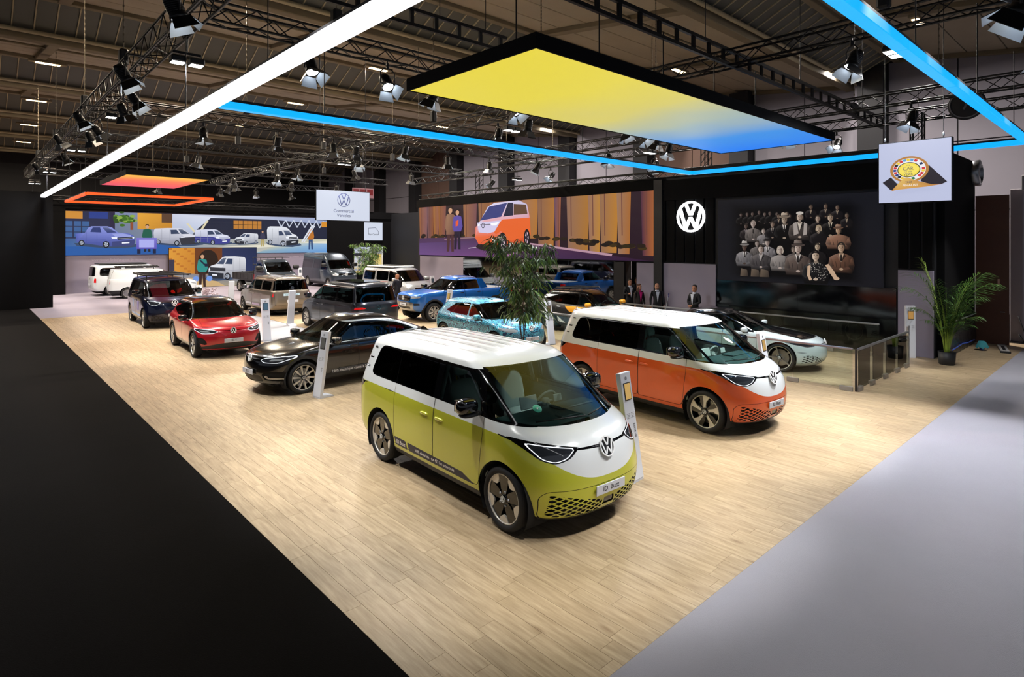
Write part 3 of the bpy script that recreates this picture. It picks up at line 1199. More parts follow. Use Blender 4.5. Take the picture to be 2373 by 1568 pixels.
def light_line(name, label, p, q, mat, w=.15, h=.12, hang=()):
    t = empty(name, (p[0], p[1], LZ), 0, label, 'light line')
    d = Vector((q[0] - p[0], q[1] - p[1], 0))
    L = d.length
    n = max(1, round(L / 2.5))
    rot = Matrix.Rotation(math.atan2(d.y, d.x), 3, 'Z')
    for k in range(n):
        c = d * ((k + .5) / n)
        MB().box(c, (L / n - .012, w, h), rot, bev=.008).build('light_tube', mat, t)
    MB().box(d / 2 + Vector((0, 0, h / 2 + .025)), (L, w * .7, .05), rot).build('carrier_profile', M_truss, t)
    for k in range(max(2, round(L / 4))):
        c = d * ((k + .5) / max(2, round(L / 4)))
        MB().tube((c.x, c.y, h / 2 + .05), (c.x, c.y, 1.7), .008, 6).build('hanging_wire', M_truss, t)
    return t


light_line('white_light_line', 'long bright white light line running above the edge of the wooden floor', (3.12, -6.0), (3.12, 47.3), M_line_white, .20, .14)
light_line('blue_light_line', 'cyan light line crossing from the white line towards the big logo', (3.25, 10.9), (18.4, 10.9), M_line_blue)
light_line('blue_light_line', 'cyan light line in front of the screen wall, partly behind the award sign', (18.4, 2.1), (18.4, 10.83), M_line_blue)
light_line('blue_light_line', 'cyan light line in the upper corner above the grey carpet', (3.25, 2.1), (18.33, 2.1), M_line_blue)
for lb, a, b in (('orange light line nearest to the viewer in the square of orange lines', (4.5, 35.3), (10.2, 35.3)), ('orange light line along the wall side of the orange square', (10.2, 35.4), (10.2, 43.1)),
                 ('orange light line farthest back in the orange square', (4.5, 43.2), (10.2, 43.2)), ('orange light line beside the white line in the orange square', (4.5, 35.4), (4.5, 43.1))):
    light_line('orange_light_line', lb, a, b, M_line_orange, .13, .12)


def glow_panel_mat(name, stops, axis, length, strength):
    m, nt, b = new_mat(name)
    setp(b, color=(0, 0, 0), rough=.5, estr=strength)
    tc = nt.nodes.new('ShaderNodeTexCoord')
    sx = nt.nodes.new('ShaderNodeSeparateXYZ')
    nt.links.new(tc.outputs['Object'], sx.inputs[0])
    n = nt.nodes.new('ShaderNodeTexNoise')
    n.inputs['Scale'].default_value = .35
    nt.links.new(tc.outputs['Object'], n.inputs['Vector'])
    mr = nt.nodes.new('ShaderNodeMapRange')
    mr.inputs['From Min'].default_value = 0
    mr.inputs['From Max'].default_value = length
    nt.links.new(sx.outputs[axis], mr.inputs['Value'])
    ad = nt.nodes.new('ShaderNodeMath')
    ad.operation = 'MULTIPLY_ADD'
    ad.inputs[1].default_value = .25
    nt.links.new(n.outputs['Fac'], ad.inputs[0])
    sb = nt.nodes.new('ShaderNodeMath')
    sb.operation = 'SUBTRACT'
    sb.inputs[1].default_value = .125
    nt.links.new(mr.outputs[0], sb.inputs[0])
    nt.links.new(sb.outputs[0], ad.inputs[2])
    r = nt.nodes.new('ShaderNodeValToRGB')
    while len(r.color_ramp.elements) < len(stops):
        r.color_ramp.elements.new(.5)
    for e, (p, c) in zip(r.color_ramp.elements, stops):
        e.position, e.color = p, (*hexc(c), 1)
    nt.links.new(ad.outputs[0], r.inputs[0])
    nt.links.new(r.outputs[0], b.inputs['Emission Color'])
    return m


def glow_panel(name, label, x0, x1, y0, y1, mat):
    t = empty(name, (x0, y0, LZ), 0, label, 'light panel')
    L, W = x1 - x0, y1 - y0
    fr = MB()
    MB().add([(0, 0, 0), (L, 0, 0), (L, W, 0), (0, W, 0)], [(3, 2, 1, 0)]).build('glowing_face', mat, t)
    for (a, b, c, d) in ((-.03, L + .03, -.03, .0), (-.03, L + .03, W, W + .03), (-.03, 0, 0, W), (L, L + .03, 0, W)):
        MB().box(((a + b) / 2, (c + d) / 2, .085), (b - a, d - c, .19)).build('frame_side', M_wall_black, t)
    MB().box((L / 2, W / 2, .17), (L, W, .02)).build('back_board', M_wall_black, t)
    for k in range(5):
        x = L * (k + .5) / 5
        MB().tube((x, W / 2, .17), (x, W / 2, 1.7), .012, 6).build('hanging_rod', M_truss, t)
    return t


glow_panel('glowing_ceiling_panel', 'large hanging panel glowing yellow at one end and blue at the other', 5.12, 14.85, 5.12, 7.9,
           glow_panel_mat('yellow to blue glow', [(0, 'dfce3c'), (.18, 'ddcd45'), (.40, 'cfc46a'), (.58, '9cb0b0'), (.78, '3f8fe0'), (1, '2a7fee')], 0, 9.73, .95))
glow_panel('glowing_ceiling_panel', 'distant hanging panel glowing amber and coral red', 4.25, 6.95, 24.4, 29.6,
           glow_panel_mat('amber to coral glow', [(0, 'f5b32e'), (.35, 'f2703a'), (.7, 'e8484a'), (1, 'd8405a')], 1, 5.2, 1.0))

# ---------------------------------------------------------------- trusses
_brace = {}


def truss(label, p, q, w=.30, h=.34, pitch=.42, z=7.5, near=(0, 0), chain_at=()):
    """box truss between two plan points; braces between the two 'near' distances are single parts"""
    p, q = Vector((p[0], p[1], 0)), Vector((q[0], q[1], 0))
    L = (q - p).length
    t = empty('lighting_truss', (p.x, p.y, z), math.atan2(q.y - p.y, q.x - p.x), label, 'truss')
    for sy in (-1, 1):
        for sz in (-1, 1):
            MB().tube((0, sy * w / 2, sz * h / 2), (L, sy * w / 2, sz * h / 2), .026, 8).build('chord', M_truss, t)
    n = int(L / pitch)
    far = MB()
    key = (w, h, pitch)
    if key not in _brace:
        up_, dn = MB(), MB()
        _brace[key] = [MB().tube((0, 0, -h / 2), (pitch, 0, h / 2), .012, 6).mesh('brace', M_truss), MB().tube((0, 0, h / 2), (pitch, 0, -h / 2), .012, 6).mesh('brace', M_truss),
                       MB().tube((0, -w / 2, 0), (pitch, w / 2, 0), .012, 6).mesh('brace', M_truss), MB().tube((0, w / 2, 0), (pitch, -w / 2, 0), .012, 6).mesh('brace', M_truss)]
    for k in range(n):
        x = k * pitch
        a = k % 2
        if near[0] <= x < near[1]:
            link('brace', _brace[key][a], t, (x, w / 2, 0))
            link('brace', _brace[key][1 - a], t, (x, -w / 2, 0))
            link('brace', _brace[key][2 + a], t, (x, 0, -h / 2))
        else:
            z0, z1 = (-h / 2, h / 2) if a == 0 else (h / 2, -h / 2)
            far.tube((x, w / 2, z0), (x + pitch, w / 2, z1), .012, 5, cap=False)
            far.tube((x, -w / 2, z1), (x + pitch, -w / 2, z0), .012, 5, cap=False)
            y0, y1 = (-w / 2, w / 2) if a == 0 else (w / 2, -w / 2)
            far.tube((x, y0, -h / 2), (x + pitch, y1, -h / 2), .012, 5, cap=False)
    if far.v:
        far.build('far_braces', M_truss, t)['kind'] = 'stuff'
    for x in chain_at:
        mb = MB()
        zt = 11.62 - z
        mb.tube((x, 0, h / 2), (x, 0, zt), .010, 5)
        for j in range(int((zt - h / 2 - .7) / .09)):
            zz = h / 2 + .7 + j * .09
            mb.box((x, 0, zz), (.035 if j % 2 else .012, .012 if j % 2 else .035, .06))
        mb.build('hoist_chain', plain('hoist chain', hexc('6a6152'), .5, metal=.6), t)
        MB().box((x, 0, h / 2 + .30), (.22, .2, .42), bev=.04).build('chain_hoist', plain('hoist black', hexc('121214'), .5), t)
    return t


truss('main black truss running back above the white light line', (3.0, 2.0), (3.0, 47.0), .36, .42, .40, 7.5, (5, 22), (9.6, 15.6, 22, 30, 38))
truss('black truss crossing above the cyan line from the white line to the yellow panel', (3.2, 11.5), (20.5, 11.5), .30, .34, .42, 7.5, (0, 14), (2.5, 8.5, 14))
truss('black truss crossing behind the cyan line over the red suv', (3.2, 21.2), (21.8, 21.2), .30, .34, .42, 7.5, (0, 0), (4, 11, 16))
truss('black truss crossing over the navy van', (3.2, 28.2), (21.8, 28.2), .30, .34, .42, 7.5, (0, 0), (6, 14))
truss('black truss crossing above the orange square of lines', (3.2, 36.5), (21.8, 36.5), .30, .34, .42, 7.5, (0, 0), (6, 14))
truss('farthest black truss in front of the long picture wall', (3.2, 44.5), (21.8, 44.5), .30, .34, .42, 7.5, (0, 0), (6, 14))
truss('long black truss along the middle passing behind the yellow panel', (12.7, 1.0), (12.7, 45.0), .30, .34, .42, 7.5, (0, 13), (2.5, 17, 26))
truss('black truss above the screen wall, nearer of the two side by side', (19.2, 1.0), (19.2, 22.0), .30, .34, .42, 7.4, (0, 9), (3, 12))
truss('black truss above the screen wall, farther of the two side by side', (22.2, 1.0), (22.2, 34.0), .30, .34, .42, 7.4, (0, 0), (6, 20))
truss('slim black truss lying on top of the screen wall', (20.95, 4.6), (20.95, 31.0), .30, .26, .42, 6.12, (0, 0))
truss('black truss in the upper corner above the near cyan line', (3.3, 1.2), (24.5, 1.2), .36, .36, .42, 7.7, (11, 18), (4, 15))
truss('slim black truss along the top of the picture wall', (4.0, 48.6), (24.0, 48.6), .25, .25, .5, 6.25, (0, 0))
for lb, x, y in (('upright black truss leg behind the award sign', 21.4, 5.0), ('upright black truss leg behind the blue end of the glowing panel', 21.4, 12.0), ('upright black truss leg above the white van on the big screen', 21.9, 26.5)):
    t = empty('truss_leg', (x, y, 5.9), 0, lb, 'truss')
    for a in (-.15, .15):
        for b in (-.15, .15):
            MB().tube((a, b, 0), (a, b, 1.4), .024, 8).build('chord', M_truss, t)
    for k in range(5):
        for sg in (1, -1):
            MB().tube((-.15, sg * .15, k * .28), (.15, sg * .15, k * .28 + .28), .011, 6).build('brace', M_truss, t)
            MB().tube((sg * .15, .15, k * .28), (sg * .15, -.15, k * .28 + .28), .011, 6).build('brace', M_truss, t)


def ladder_beam(label, p, q, z):
    p, q = Vector((p[0], p[1], 0)), Vector((q[0], q[1], 0))
    L = (q - p).length
    t = empty('ladder_beam', (p.x, p.y, z), math.atan2(q.y - p.y, q.x - p.x), label, 'ladder beam')
    for sz in (-.16, .16):
        MB().box((L / 2, 0, sz), (L, .07, .07)).build('rail', M_truss, t)
    for k in range(int(L / .62) + 1):
        MB().box((.05 + k * .62, 0, 0), (.09, .05, .27)).build('rung', M_truss, t)
    for k in range(4):
        MB().tube((L * (k + .5) / 4, 0, .17), (L * (k + .5) / 4, 0, 4.0), .010, 6).build('hanging_wire', M_truss, t)
    return t


ladder_beam('black ladder beam carrying the yellow and blue glowing panel', (4.2, 6.5), (23.8, 6.5), 7.5)
ladder_beam('black ladder beam just above the white line, ending behind the yellow panel', (4.4, 10.6), (9.6, 10.6), 8.1)

# ---------------------------------------------------------------- lamps on the trusses
M_lampbody = plain('lamp body black', hexc('0c0c0e'), .4)
M_door_in = plain('barn door inside', hexc('c9d4dc'), .35, metal=.5)
M_spot = emitter('spot lens', hexc('eef4ff'), 14)
M_flood = emitter('flood lens', hexc('f6f9ff'), 22)
SPOT_E = 640


def spot_meshes():
    b = MB()
    b.lathe([(0, .30), (.09, .30), (.115, .24), (.12, .0), (.135, -.02), (.135, -.06), (.12, -.06)], 18, 'z')
    for a in range(6):
        b.lathe([(.122, .20 - a * .03), (.128, .195 - a * .03), (.122, .185 - a * .03)], 18, 'z')
    y = MB()
    y.path([(0, -.16, .10), (0, -.17, .36), (0, -.08, .44), (0, .08, .44), (0, .17, .36), (0, .16, .10)], .014, 6)
    c = MB()
    c.box((0, 0, .50), (.07, .05, .12), bev=.01)
    c.tube((0, 0, .44), (0, 0, .60), .014, 6)
    l = MB()
    l.lathe([(.115, -.045), (0, -.035)], 18, 'z')
    ds = []
    for k in range(4):
        d = MB()
        a = math.pi / 2 * k
        wd = .13
        pts = [Vector((.13, -wd, -.06)), Vector((.13, wd, -.06)), Vector((.24, wd * 1.35, -.24)), Vector((.24, -wd * 1.35, -.24))]
        m = Matrix.Rotation(a, 3, 'Z')
        n = Vector((.85, 0, .53)).normalized() * .004
        d.add([m @ (p + n) for p in pts] + [m @ (p - n) for p in pts], [(0, 1, 2, 3), (0, 4, 5, 1), (1, 5, 6, 2), (2, 6, 7, 3), (3, 7, 4, 0)], 0)
        d.add([m @ (p - n) for p in pts], [(3, 2, 1, 0)], 1)
        ds.append(d.mesh('barn_door', [M_lampbody, M_door_in]))
    return b.mesh('lamp_body', M_lampbody), y.mesh('yoke', M_lampbody), c.mesh('clamp', M_lampbody), l.mesh('lens', M_spot), ds


SM = spot_meshes()
_lights = {}


def spotlight(x, y, z, aim, label, group, lit=True, size=1.0, energy=None, angle=62, arm=None):
    """barn-door spotlight hung at (x, y, z), pointing at aim"""
    d = (Vector(aim) - Vector((x, y, z))).normalized()
    rz = math.atan2(d.y, d.x)
    tilt = math.acos(max(-1, min(1, -d.z)))
    t = empty('spotlight', (x, y, z), rz, label, 'spotlight', group)
    t.scale = (size, size, size)
    link('yoke', SM[1], t)
    link('clamp', SM[2], t)
    b = link('lamp_body', SM[0], t, (0, 0, .08), (0, -tilt, 0))
    link('lens', SM[3], b)
    for q in SM[4]:
        link('barn_door', q, b)
    if arm is not None:
        v = Matrix.Rotation(-rz, 3, 'Z') @ (Vector(arm) - Vector((x, y, z))) / size
        MB().tube((0, 0, .60), v, .022, 8).build('side_arm', M_truss, t)
    if lit:
        e = energy or SPOT_E
        k = (e, angle)
        if k not in _lights:
            l = bpy.data.lights.new('spot_beam', 'SPOT')
            l.energy, l.spot_size, l.spot_blend, l.shadow_soft_size, l.color = e, R(angle), .5, .10, (1.0, .97, .93)
            _lights[k] = l
        lo = bpy.data.objects.new('spot_beam', _lights[k])
        C.objects.link(lo)
        lo.parent = b
        lo.location = (0, 0, -.30)
    return t


def floodlight(x, y, z, label, group, lit=True, energy=1100, aim=(0, 0)):
    t = empty('floodlight', (x, y, z), 0, label, 'floodlight', group)
    for sg in (-1, 1):
        h = MB().box((sg * .16, 0, 0), (.26, .24, .12), bev=.02).build('lamp_housing', M_lampbody, t)
        MB().box((sg * .16, 0, -.064), (.22, .20, .012), bev=.004).build('lens', M_flood, t)
    MB().box((0, 0, .14), (.5, .06, .05), bev=.01).build('bracket', M_lampbody, t)
    MB().tube((0, 0, .14), (0, 0, .42), .02, 6).build('clamp', M_lampbody, t)
    if lit:
        l = bpy.data.lights.new('flood_beam', 'AREA')
        l.energy, l.shape, l.size, l.size_y, l.spread, l.color = energy, 'RECTANGLE', .56, .22, R(130), (.97, .98, 1.0)
        lo = bpy.data.objects.new('flood_beam', l)
        C.objects.link(lo)
        lo.parent = t
        lo.location = (0, 0, -.09)
        lo.rotation_euler = (aim[0], aim[1], 0)
    return t


def ordinal(rows, text):
    """labels numbered by distance from the viewer"""
    o = sorted(range(len(rows)), key=lambda i: cam_depth(rows[i][0], rows[i][1]))
    lab = [None] * len(rows)
    for k, i in enumerate(o):
        lab[i] = 'black barn-door spotlight, %s of those %s' % (ORD[k], text)
    return lab


G1 = 'spotlights on the truss over the white line'
rows = ((2.5, 14.4, 6, 13.5), (2.5, 20.6, 6, 20), (2.5, 25.4, 6.2, 27), (3.18, 17.0, 7, 15), (3.18, 18.6, 6, 20), (3.18, 24.0, 6, 26), (3.18, 22.4, 8.5, 24), (2.6, 6.4, 5.0, 7.5), (2.35, 9.8, 5, 9.5), (3.18, 30.5, 6, 30), (2.6, 35.0, 8, 38))
for (x, y, ax, ay), lb in zip(rows, ordinal(rows, 'on the truss over the white line')):
    s_ = 1.0 if y < 15 else .9
    spotlight(x, y, 7.262 - .6 * s_, (ax, ay, .4), lb, G1, True, s_, 760, 52, None if x > 2.9 else (3.0, y, 7.27))
G2 = 'spotlights on the middle truss'
rows = ((12.55, 4.0, 10, 6), (12.85, 8.6, 11, 8), (12.55, 12.9, 12.5, 14.5), (12.85, 14.6, 11, 15), (12.55, 19.7, 11, 20), (12.85, 23.8, 12, 22), (12.55, 29.6, 11.3, 29), (12.85, 33.0, 11, 31), (12.55, 38.9, 14, 40), (12.85, 41.2, 10, 43))
for (x, y, ax, ay), lb in zip(rows, ordinal(rows, 'on the long middle truss')):
    spotlight(x, y, 6.703, (ax, ay, .4), lb, G2)
G3 = 'spotlights on the crossing truss over the cyan line'
rows = ((5.1, 11.35, 5.5, 8), (6.8, 11.35, 6.5, 6.5), (8.2, 11.65, 7, 13.5), (10.6, 11.35, 10.8, 8), (15.3, 11.35, 16, 9), (16.3, 11.35, 16.5, 7), (17.5, 11.65, 17.5, 14))
for (x, y, ax, ay), lb in zip(rows, ordinal(rows, 'on the truss over the cyan line')):
    spotlight(x, y, 6.703, (ax, ay, .4), lb, G3, True, 1.0, 760, 52)
G4 = 'spotlights on the trusses over the vans'
rows = ((5.8, 21.05, 6, 20.6), (8.2, 21.05, 8, 23), (10.3, 21.05, 11, 22), (11.2, 21.05, 11, 23.5), (15.6, 21.05, 16, 22), (18.0, 21.05, 18, 22), (7.5, 28.05, 6.3, 29), (10.9, 28.05, 11.3, 30), (14.9, 28.05, 17, 29), (18.3, 28.05, 18.2, 29.5), (8.0, 36.35, 8, 41), (11.6, 36.35, 12, 40), (15.0, 36.35, 15.3, 40), (18.0, 36.35, 20, 41), (9.5, 44.35, 8.4, 46.5), (13.3, 44.35, 13, 47), (15.7, 44.35, 15.5, 43), (18.3, 44.35, 20.5, 44.5), (20.5, 44.35, 22, 46))
for i, ((x, y, ax, ay), lb) in enumerate(zip(rows, ordinal(rows, 'hanging over the vans at the back'))):
    spotlight(x, y, 6.733, (ax, ay, .4), lb, G4, i % 3 != 2 or y > 40, .95)
G5 = 'spotlights above the screen wall'
rows = ((19.05, 4.6, 17, 6), (19.35, 8.0, 16.5, 8.5), (19.05, 12.2, 17, 13), (19.35, 15.2, 17.6, 15), (19.05, 19.0, 16.5, 21), (22.05, 7.5, 17, 8), (22.35, 15.0, 18, 15), (22.05, 21.0, 16.5, 22), (22.35, 26.0, 18, 29))
for i, ((x, y, ax, ay), lb) in enumerate(zip(rows, ordinal(rows, 'above the screen wall'))):
    spotlight(x, y, 6.603, (ax, ay, .4), lb, G5, i in (0, 1, 2, 4, 8))
for lb, x, ax, ay in (('black barn-door spotlight in the upper corner, beside the big floodlight', 15.4, 14, 6), ('black barn-door spotlight in the upper corner, close to the picture edge', 20.2, 21, 3.4), ('large black barn-door spotlight at the top above the near end of the cyan line', 11.4, 10.8, 5.5),
                      ('black barn-door spotlight of the front truss aimed at the lime van', 5.0, 5.6, 5.5), ('black barn-door spotlight of the front truss aimed at the nose of the lime van', 7.4, 6.0, 5.0), ('black barn-door spotlight of the front truss aimed at the orange van', 9.3, 10.5, 5.5)):
    spotlight(x, 1.38, 7.493 - .81, (ax, ay, .7), lb, None, True, 1.35, 900 if x > 20 else (560 if x > 10 else 1000), 54)
for k, y in enumerate((12.6, 19.4, 27.4, 36.8, 44.5)):
    floodlight(3.18, y, 6.85, 'bright twin floodlight under the truss over the white line, %s of five' % ORD[k], 'twin floodlights under the truss over the white line', True, 330, (0, .35))
for lb, x, y, l in (('bright wide floodlight above the award sign', 12.55, 3.3, True), ('bright floodlight behind the yellow panel, on the middle truss', 12.55, 13.6, True), ('bright floodlight over the screen wall near the logo', 19.05, 13.0, False), ('bright floodlight over the people carrier', 12.55, 24.6, True), ('bright floodlight high over the orange van on the screen', 22.05, 23.5, False)):
    floodlight(x, y, 6.89 if x < 15 else 6.79, lb, None, l, 380)
# ---------------------------------------------------------------- printed and lit pictures: flat coloured shapes on their panels
class Pic:
    """flat artwork: polygons with vertex colours, stacked in thin layers; mp maps drawing coordinates to (u, v) in metres"""

    def __init__(s, mp):
        s.mp, s.v, s.f, s.c, s.k = mp, [], [], [], 0

    def poly(s, pts, col, layer=None):
        s.k += 1
        z = .0012 * (s.k if layer is None else layer)
        b = len(s.v)
        for i, p in enumerate(pts):
            u, v = s.mp(*p)
            s.v.append((u, v, z))
            c = col[i] if isinstance(col, list) else col
            s.c.append((*hexc(c), 1))
        s.f.append(tuple(range(b, b + len(pts))))
        return s

    def rect(s, x0, y0, x1, y1, col):
        return s.poly([(x0, y0), (x1, y0), (x1, y1), (x0, y1)], col)

    def ell(s, cx, cy, rx, ry, col, n=16, a0=0, a1=2 * math.pi):
        return s.poly([(cx + rx * math.cos(a0 + (a1 - a0) * k / n), cy + ry * math.sin(a0 + (a1 - a0) * k / n)) for k in range(n if a1 - a0 > 6.2 else n + 1)], col)

    def build(s, name, mat, parent, loc, xdir, ydir):
        me = bpy.data.meshes.new(name)
        # keep the whole stack within a few millimetres
        zs = max(p[2] for p in s.v)
        kz = min(1.0, .03 / zs)
        me.from_pydata([(a, b, c * kz) for a, b, c in s.v], [], s.f)
        ca = me.color_attributes.new('Col', 'FLOAT_COLOR', 'POINT')
        ca.data.foreach_set('color', [x for c in s.c for x in c])
        me.materials.append(mat)
        me.update()
        return link(name, me, parent, loc, frame_rot(xdir, ydir).to_euler())


def screen_mat(name, strength):
    m, nt, b = new_mat(name)
    at = nt.nodes.new('ShaderNodeVertexColor')
    at.layer_name = 'Col'
    setp(b, color=(0, 0, 0), rough=.4, estr=strength, spec=.2)
    nt.links.new(at.outputs[0], b.inputs['Emission Color'])
    return m


M_screen = screen_mat('lit screen', .95)
M_screen_dim = screen_mat('lit screen dim', .8)


def mixc(a, b, t):
    A, B = [int(a[i:i + 2], 16) for i in (0, 2, 4)], [int(b[i:i + 2], 16) for i in (0, 2, 4)]
    return ''.join('%02x' % max(0, min(255, round(p + (q - p) * t))) for p, q in zip(A, B))


VANS = dict(
    van=([(0, .30), (.01, .14), (.04, .06), (.30, .02), (.56, .02), (.63, .05), (.79, .33), (.93, .40), (.985, .50), (1, .66), (.985, .86), (.93, .93), (.60, .97), (.02, .82)],
         [(.36, .12), (.49, .11), (.56, .34), (.37, .36)], [(.53, .09), (.62, .09), (.775, .33), (.60, .35)]),
    pick=([(0, .38), (.15, .34), (.21, .10), (.26, .04), (.52, .03), (.60, .08), (.70, .31), (.90, .36), (.97, .45), (1, .62), (.98, .85), (.90, .93), (.62, .97), (.40, .92), (.02, .76)],
          [(.24, .30), (.28, .09), (.40, .08), (.42, .32)], [(.44, .09), (.53, .08), (.68, .31), (.52, .33)]),
    tall=([(0, .20), (.03, .04), (.10, 0), (.50, 0), (.62, .05), (.70, .16), (.82, .42), (.95, .50), (1, .62), (.99, .88), (.93, .94), (.60, .97), (.02, .86)],
          [(.36, .24), (.46, .23), (.54, .44), (.37, .46)], [(.51, .20), (.68, .20), (.80, .43), (.59, .45)]))


def pic_van(P, x0, y0, x1, y1, body, low=None, kind='van', flip=False, glass='35425e'):
    """a vehicle drawn in three-quarter view; y grows downward"""
    w, h = x1 - x0, y1 - y0

    def Q(pts):
        return [(x0 + w * ((1 - a) if flip else a), y0 + h * c) for a, c in pts]
    out, g1, g2 = VANS[kind]
    P.poly(Q([(-.02, .80), (.30, .84), (.60, .94), (1.04, .86), (1.10, .96), (.80, 1.05), (.40, 1.02), (.02, .92)]), '3a4a66')
    P.poly(Q(out), [mixc(body, 'ffffff', .28 * (1 - c)) if c < .35 else mixc(body, '20222c', .30 * c) for a, c in out])
    P.poly(Q([(.60, .37), (.78, .35), (.92, .42), (.94, .50), (.66, .52)]), mixc(body, 'ffffff', .35))
    if low:
        P.poly(Q([(0, .48), (.50, .50), (.64, .60), (.80, .70), (.995, .60), (1, .68), (.985, .86), (.93, .93), (.60, .97), (.02, .82)]), low)
    else:
        P.poly(Q([(.60, .74), (.99, .66), (1, .72), (.985, .88), (.93, .94), (.60, .97)]), '262a34' if kind != 'pick' else mixc(body, '20222c', .5))
    P.poly(Q(g1), glass)
    P.poly(Q(g2), [mixc(glass, 'ffffff', .18), mixc(glass, 'ffffff', .30), glass, glass])
    for xx in (.345, .17):
        P.poly(Q([(xx, .10), (xx + .006, .10), (xx + .006, .84), (xx, .83)]), mixc(body, '20222c', .35))
    P.poly(Q([(.02, .60), (.50, .62), (.50, .635), (.02, .615)]), mixc(body, '20222c', .3))
    if not low:
        P.poly(Q([(.69, .55), (.95, .51), (.955, .60), (.70, .65)]), '20232c')
        P.poly(Q([(.70, .59), (.95, .55), (.95, .562), (.70, .602)]), 'b8bece')
    P.poly(Q([(.585, .51), (.69, .53), (.685, .61), (.60, .60)]), 'e8ecf6')
    P.poly(Q([(.95, .49), (.985, .52), (.98, .59), (.952, .58)]), 'e8ecf6')
    P.poly(Q([(.77, .77), (.90, .75), (.90, .815), (.77, .84)]), 'e4e7f0')
    for a, c, r in ((.10, .80, .125), (.50, .87, .15)):
        cx, cy = Q([(a, c)])[0]
        P.ell(cx, cy, h * r * .86, h * r * 1.02, '12141b', 16)
        P.ell(cx, cy, h * r * .56, h * r * .70, 'b4bccb', 14)
        for k in range(5):
            P.poly([(cx + h * r * .5 * math.cos(k * 1.257 - .25), cy + h * r * .62 * math.sin(k * 1.257 - .25)), (cx + h * r * .5 * math.cos(k * 1.257 + .25), cy + h * r * .62 * math.sin(k * 1.257 + .25)), (cx, cy)], '3a4050')


def pic_person(P, x, y0, y1, top, legs, skin='c99a7a', hair='2a1e18'):
    h = y1 - y0
    P.poly([(x - h * .09, y0 + h * .52), (x + h * .09, y0 + h * .52), (x + h * .10, y1), (x + h * .03, y1), (x, y0 + h * .62), (x - h * .03, y1), (x - h * .10, y1)], legs)
    P.poly([(x - h * .12, y0 + h * .20), (x, y0 + h * .155), (x + h * .12, y0 + h * .20), (x + h * .16, y0 + h * .44), (x + h * .11, y0 + h * .56), (x - h * .11, y0 + h * .56), (x - h * .16, y0 + h * .44)], top)
    P.ell(x, y0 + h * .085, h * .055, h * .078, skin)
    P.poly([(x - h * .06, y0 + h * .07), (x - h * .045, y0), (x + h * .045, y0), (x + h * .06, y0 + h * .07), (x, y0 + h * .035)], hair)


# ---- long picture on the back wall (drawing units: pixels of a 1608 x 268 frame)
BW, BH = 23.25 - 4.97, 2.93
P = Pic(lambda x, y: (x / 1608 * BW, (1 - y / 268) * BH))
P.rect(0, 0, 1608, 268, ['5a6a94', 'c9cfe0', 'b9b89a', '31598f'])
P.rect(0, 0, 250, 165, '2b2f4a')
for i in range(3):
    for j in range(3):
        P.rect(8 + i * 40, 60 + j * 34, 42 + i * 40, 90 + j * 34, '3d5f92')
P.rect(0, 0, 90, 45, 'c98a3a')
P.rect(120, 0, 215, 42, '2c3f86')
P.rect(225, 0, 250, 165, '2a2540')
rp = random.Random(7)
for i in range(46):
    P.ell(305 + rp.gauss(0, 26), 40 + rp.gauss(0, 15), 15, 9, rp.choice(('3f6a24', '5f8a34', '86a84a', '2f4f1e')), 8)
P.rect(330, 60, 345, 110, '8a4a30')
P.rect(368, 0, 560, 105, ['e0a23a', 'd0902e', 'b97d2a', 'cf9434'])
P.rect(500, 0, 560, 60, '5a4030')
P.poly([(560, 0), (1608, 0), (1608, 60), (900, 20), (860, 40), (700, 110), (660, 150), (560, 120)], ['c9cee0', '9aa6c8', '8090b8', 'd9deec', 'c0c8dc', 'b8c2da', 'aab4cc', 'b4bcd2'])
P.poly([(700, 105), (790, 20), (1180, 22), (1608, 48), (1608, 195), (650, 190)], '20253a')
P.rect(930, 35, 1120, 95, 'b87a34')
for k in range(6):
    P.rect(930 + k * 32, 35, 934 + k * 32, 95, '33261e')
P.rect(930, 62, 1120, 66, '33261e')
for k in range(6):
    x = 1230 + k * 58
    P.poly([(x, 20), (x + 8, 20), (x + 36, 78), (x + 28, 78)], 'c4ccdc')
    P.poly([(x + 58, 24), (x + 66, 24), (x + 34, 78), (x + 26, 78)], 'c4ccdc')
P.poly([(640, 62), (655, 62), (700, 120), (685, 120)], 'd8cfae')
P.poly([(762, 40), (776, 40), (735, 110), (720, 110)], 'd8cfae')
P.rect(1565, 30, 1608, 70, 'd08a2a')
P.poly([(0, 165), (1608, 165), (1608, 268), (0, 268)], ['3a5c90', 'c8c6ae', 'd2ceb6', '2f66ae'])
P.poly([(0, 215), (560, 200), (700, 268), (0, 268)], '2b5aa0')
P.poly([(540, 240), (1608, 180), (1608, 200), (900, 240), (560, 262)], 'dcd9c8')
P.poly([(1080, 268), (1300, 190), (1608, 200), (1608, 268)], ['7fa0b4', 'd8d2b0', '90b4d8', '5d94d0'])
pic_van(P, 55, 85, 355, 220, '5a68c4', kind='pick', glass='2f3c70')
pic_van(P, 455, 92, 718, 210, 'bdbfd0', '', 'van')
P.poly([(600, 160), (716, 150), (716, 196), (610, 204)], '33343f')
pic_van(P, 690, 98, 912, 204, 'c3c8e2', '3c3f8c', 'van')
pic_van(P, 940, 122, 1098, 204, 'c6cbd6', '', 'van', True)
pic_van(P, 1158, 72, 1388, 218, 'd2d7e2', '', 'tall')
pic_person(P, 420, 72, 250, '1f5a4a', '22242c')
P.rect(362, 160, 472, 232, ['7a74c8', '7a74c8', '5e54b4', '5e54b4'])
P.rect(376, 172, 458, 222, 'a8aae8')
P.rect(366, 232, 384, 262, '1e2440')
P.rect(450, 232, 468, 262, '1e2440')
pic_person(P, 1128, 102, 220, '3a3a52', 'b0a06a')
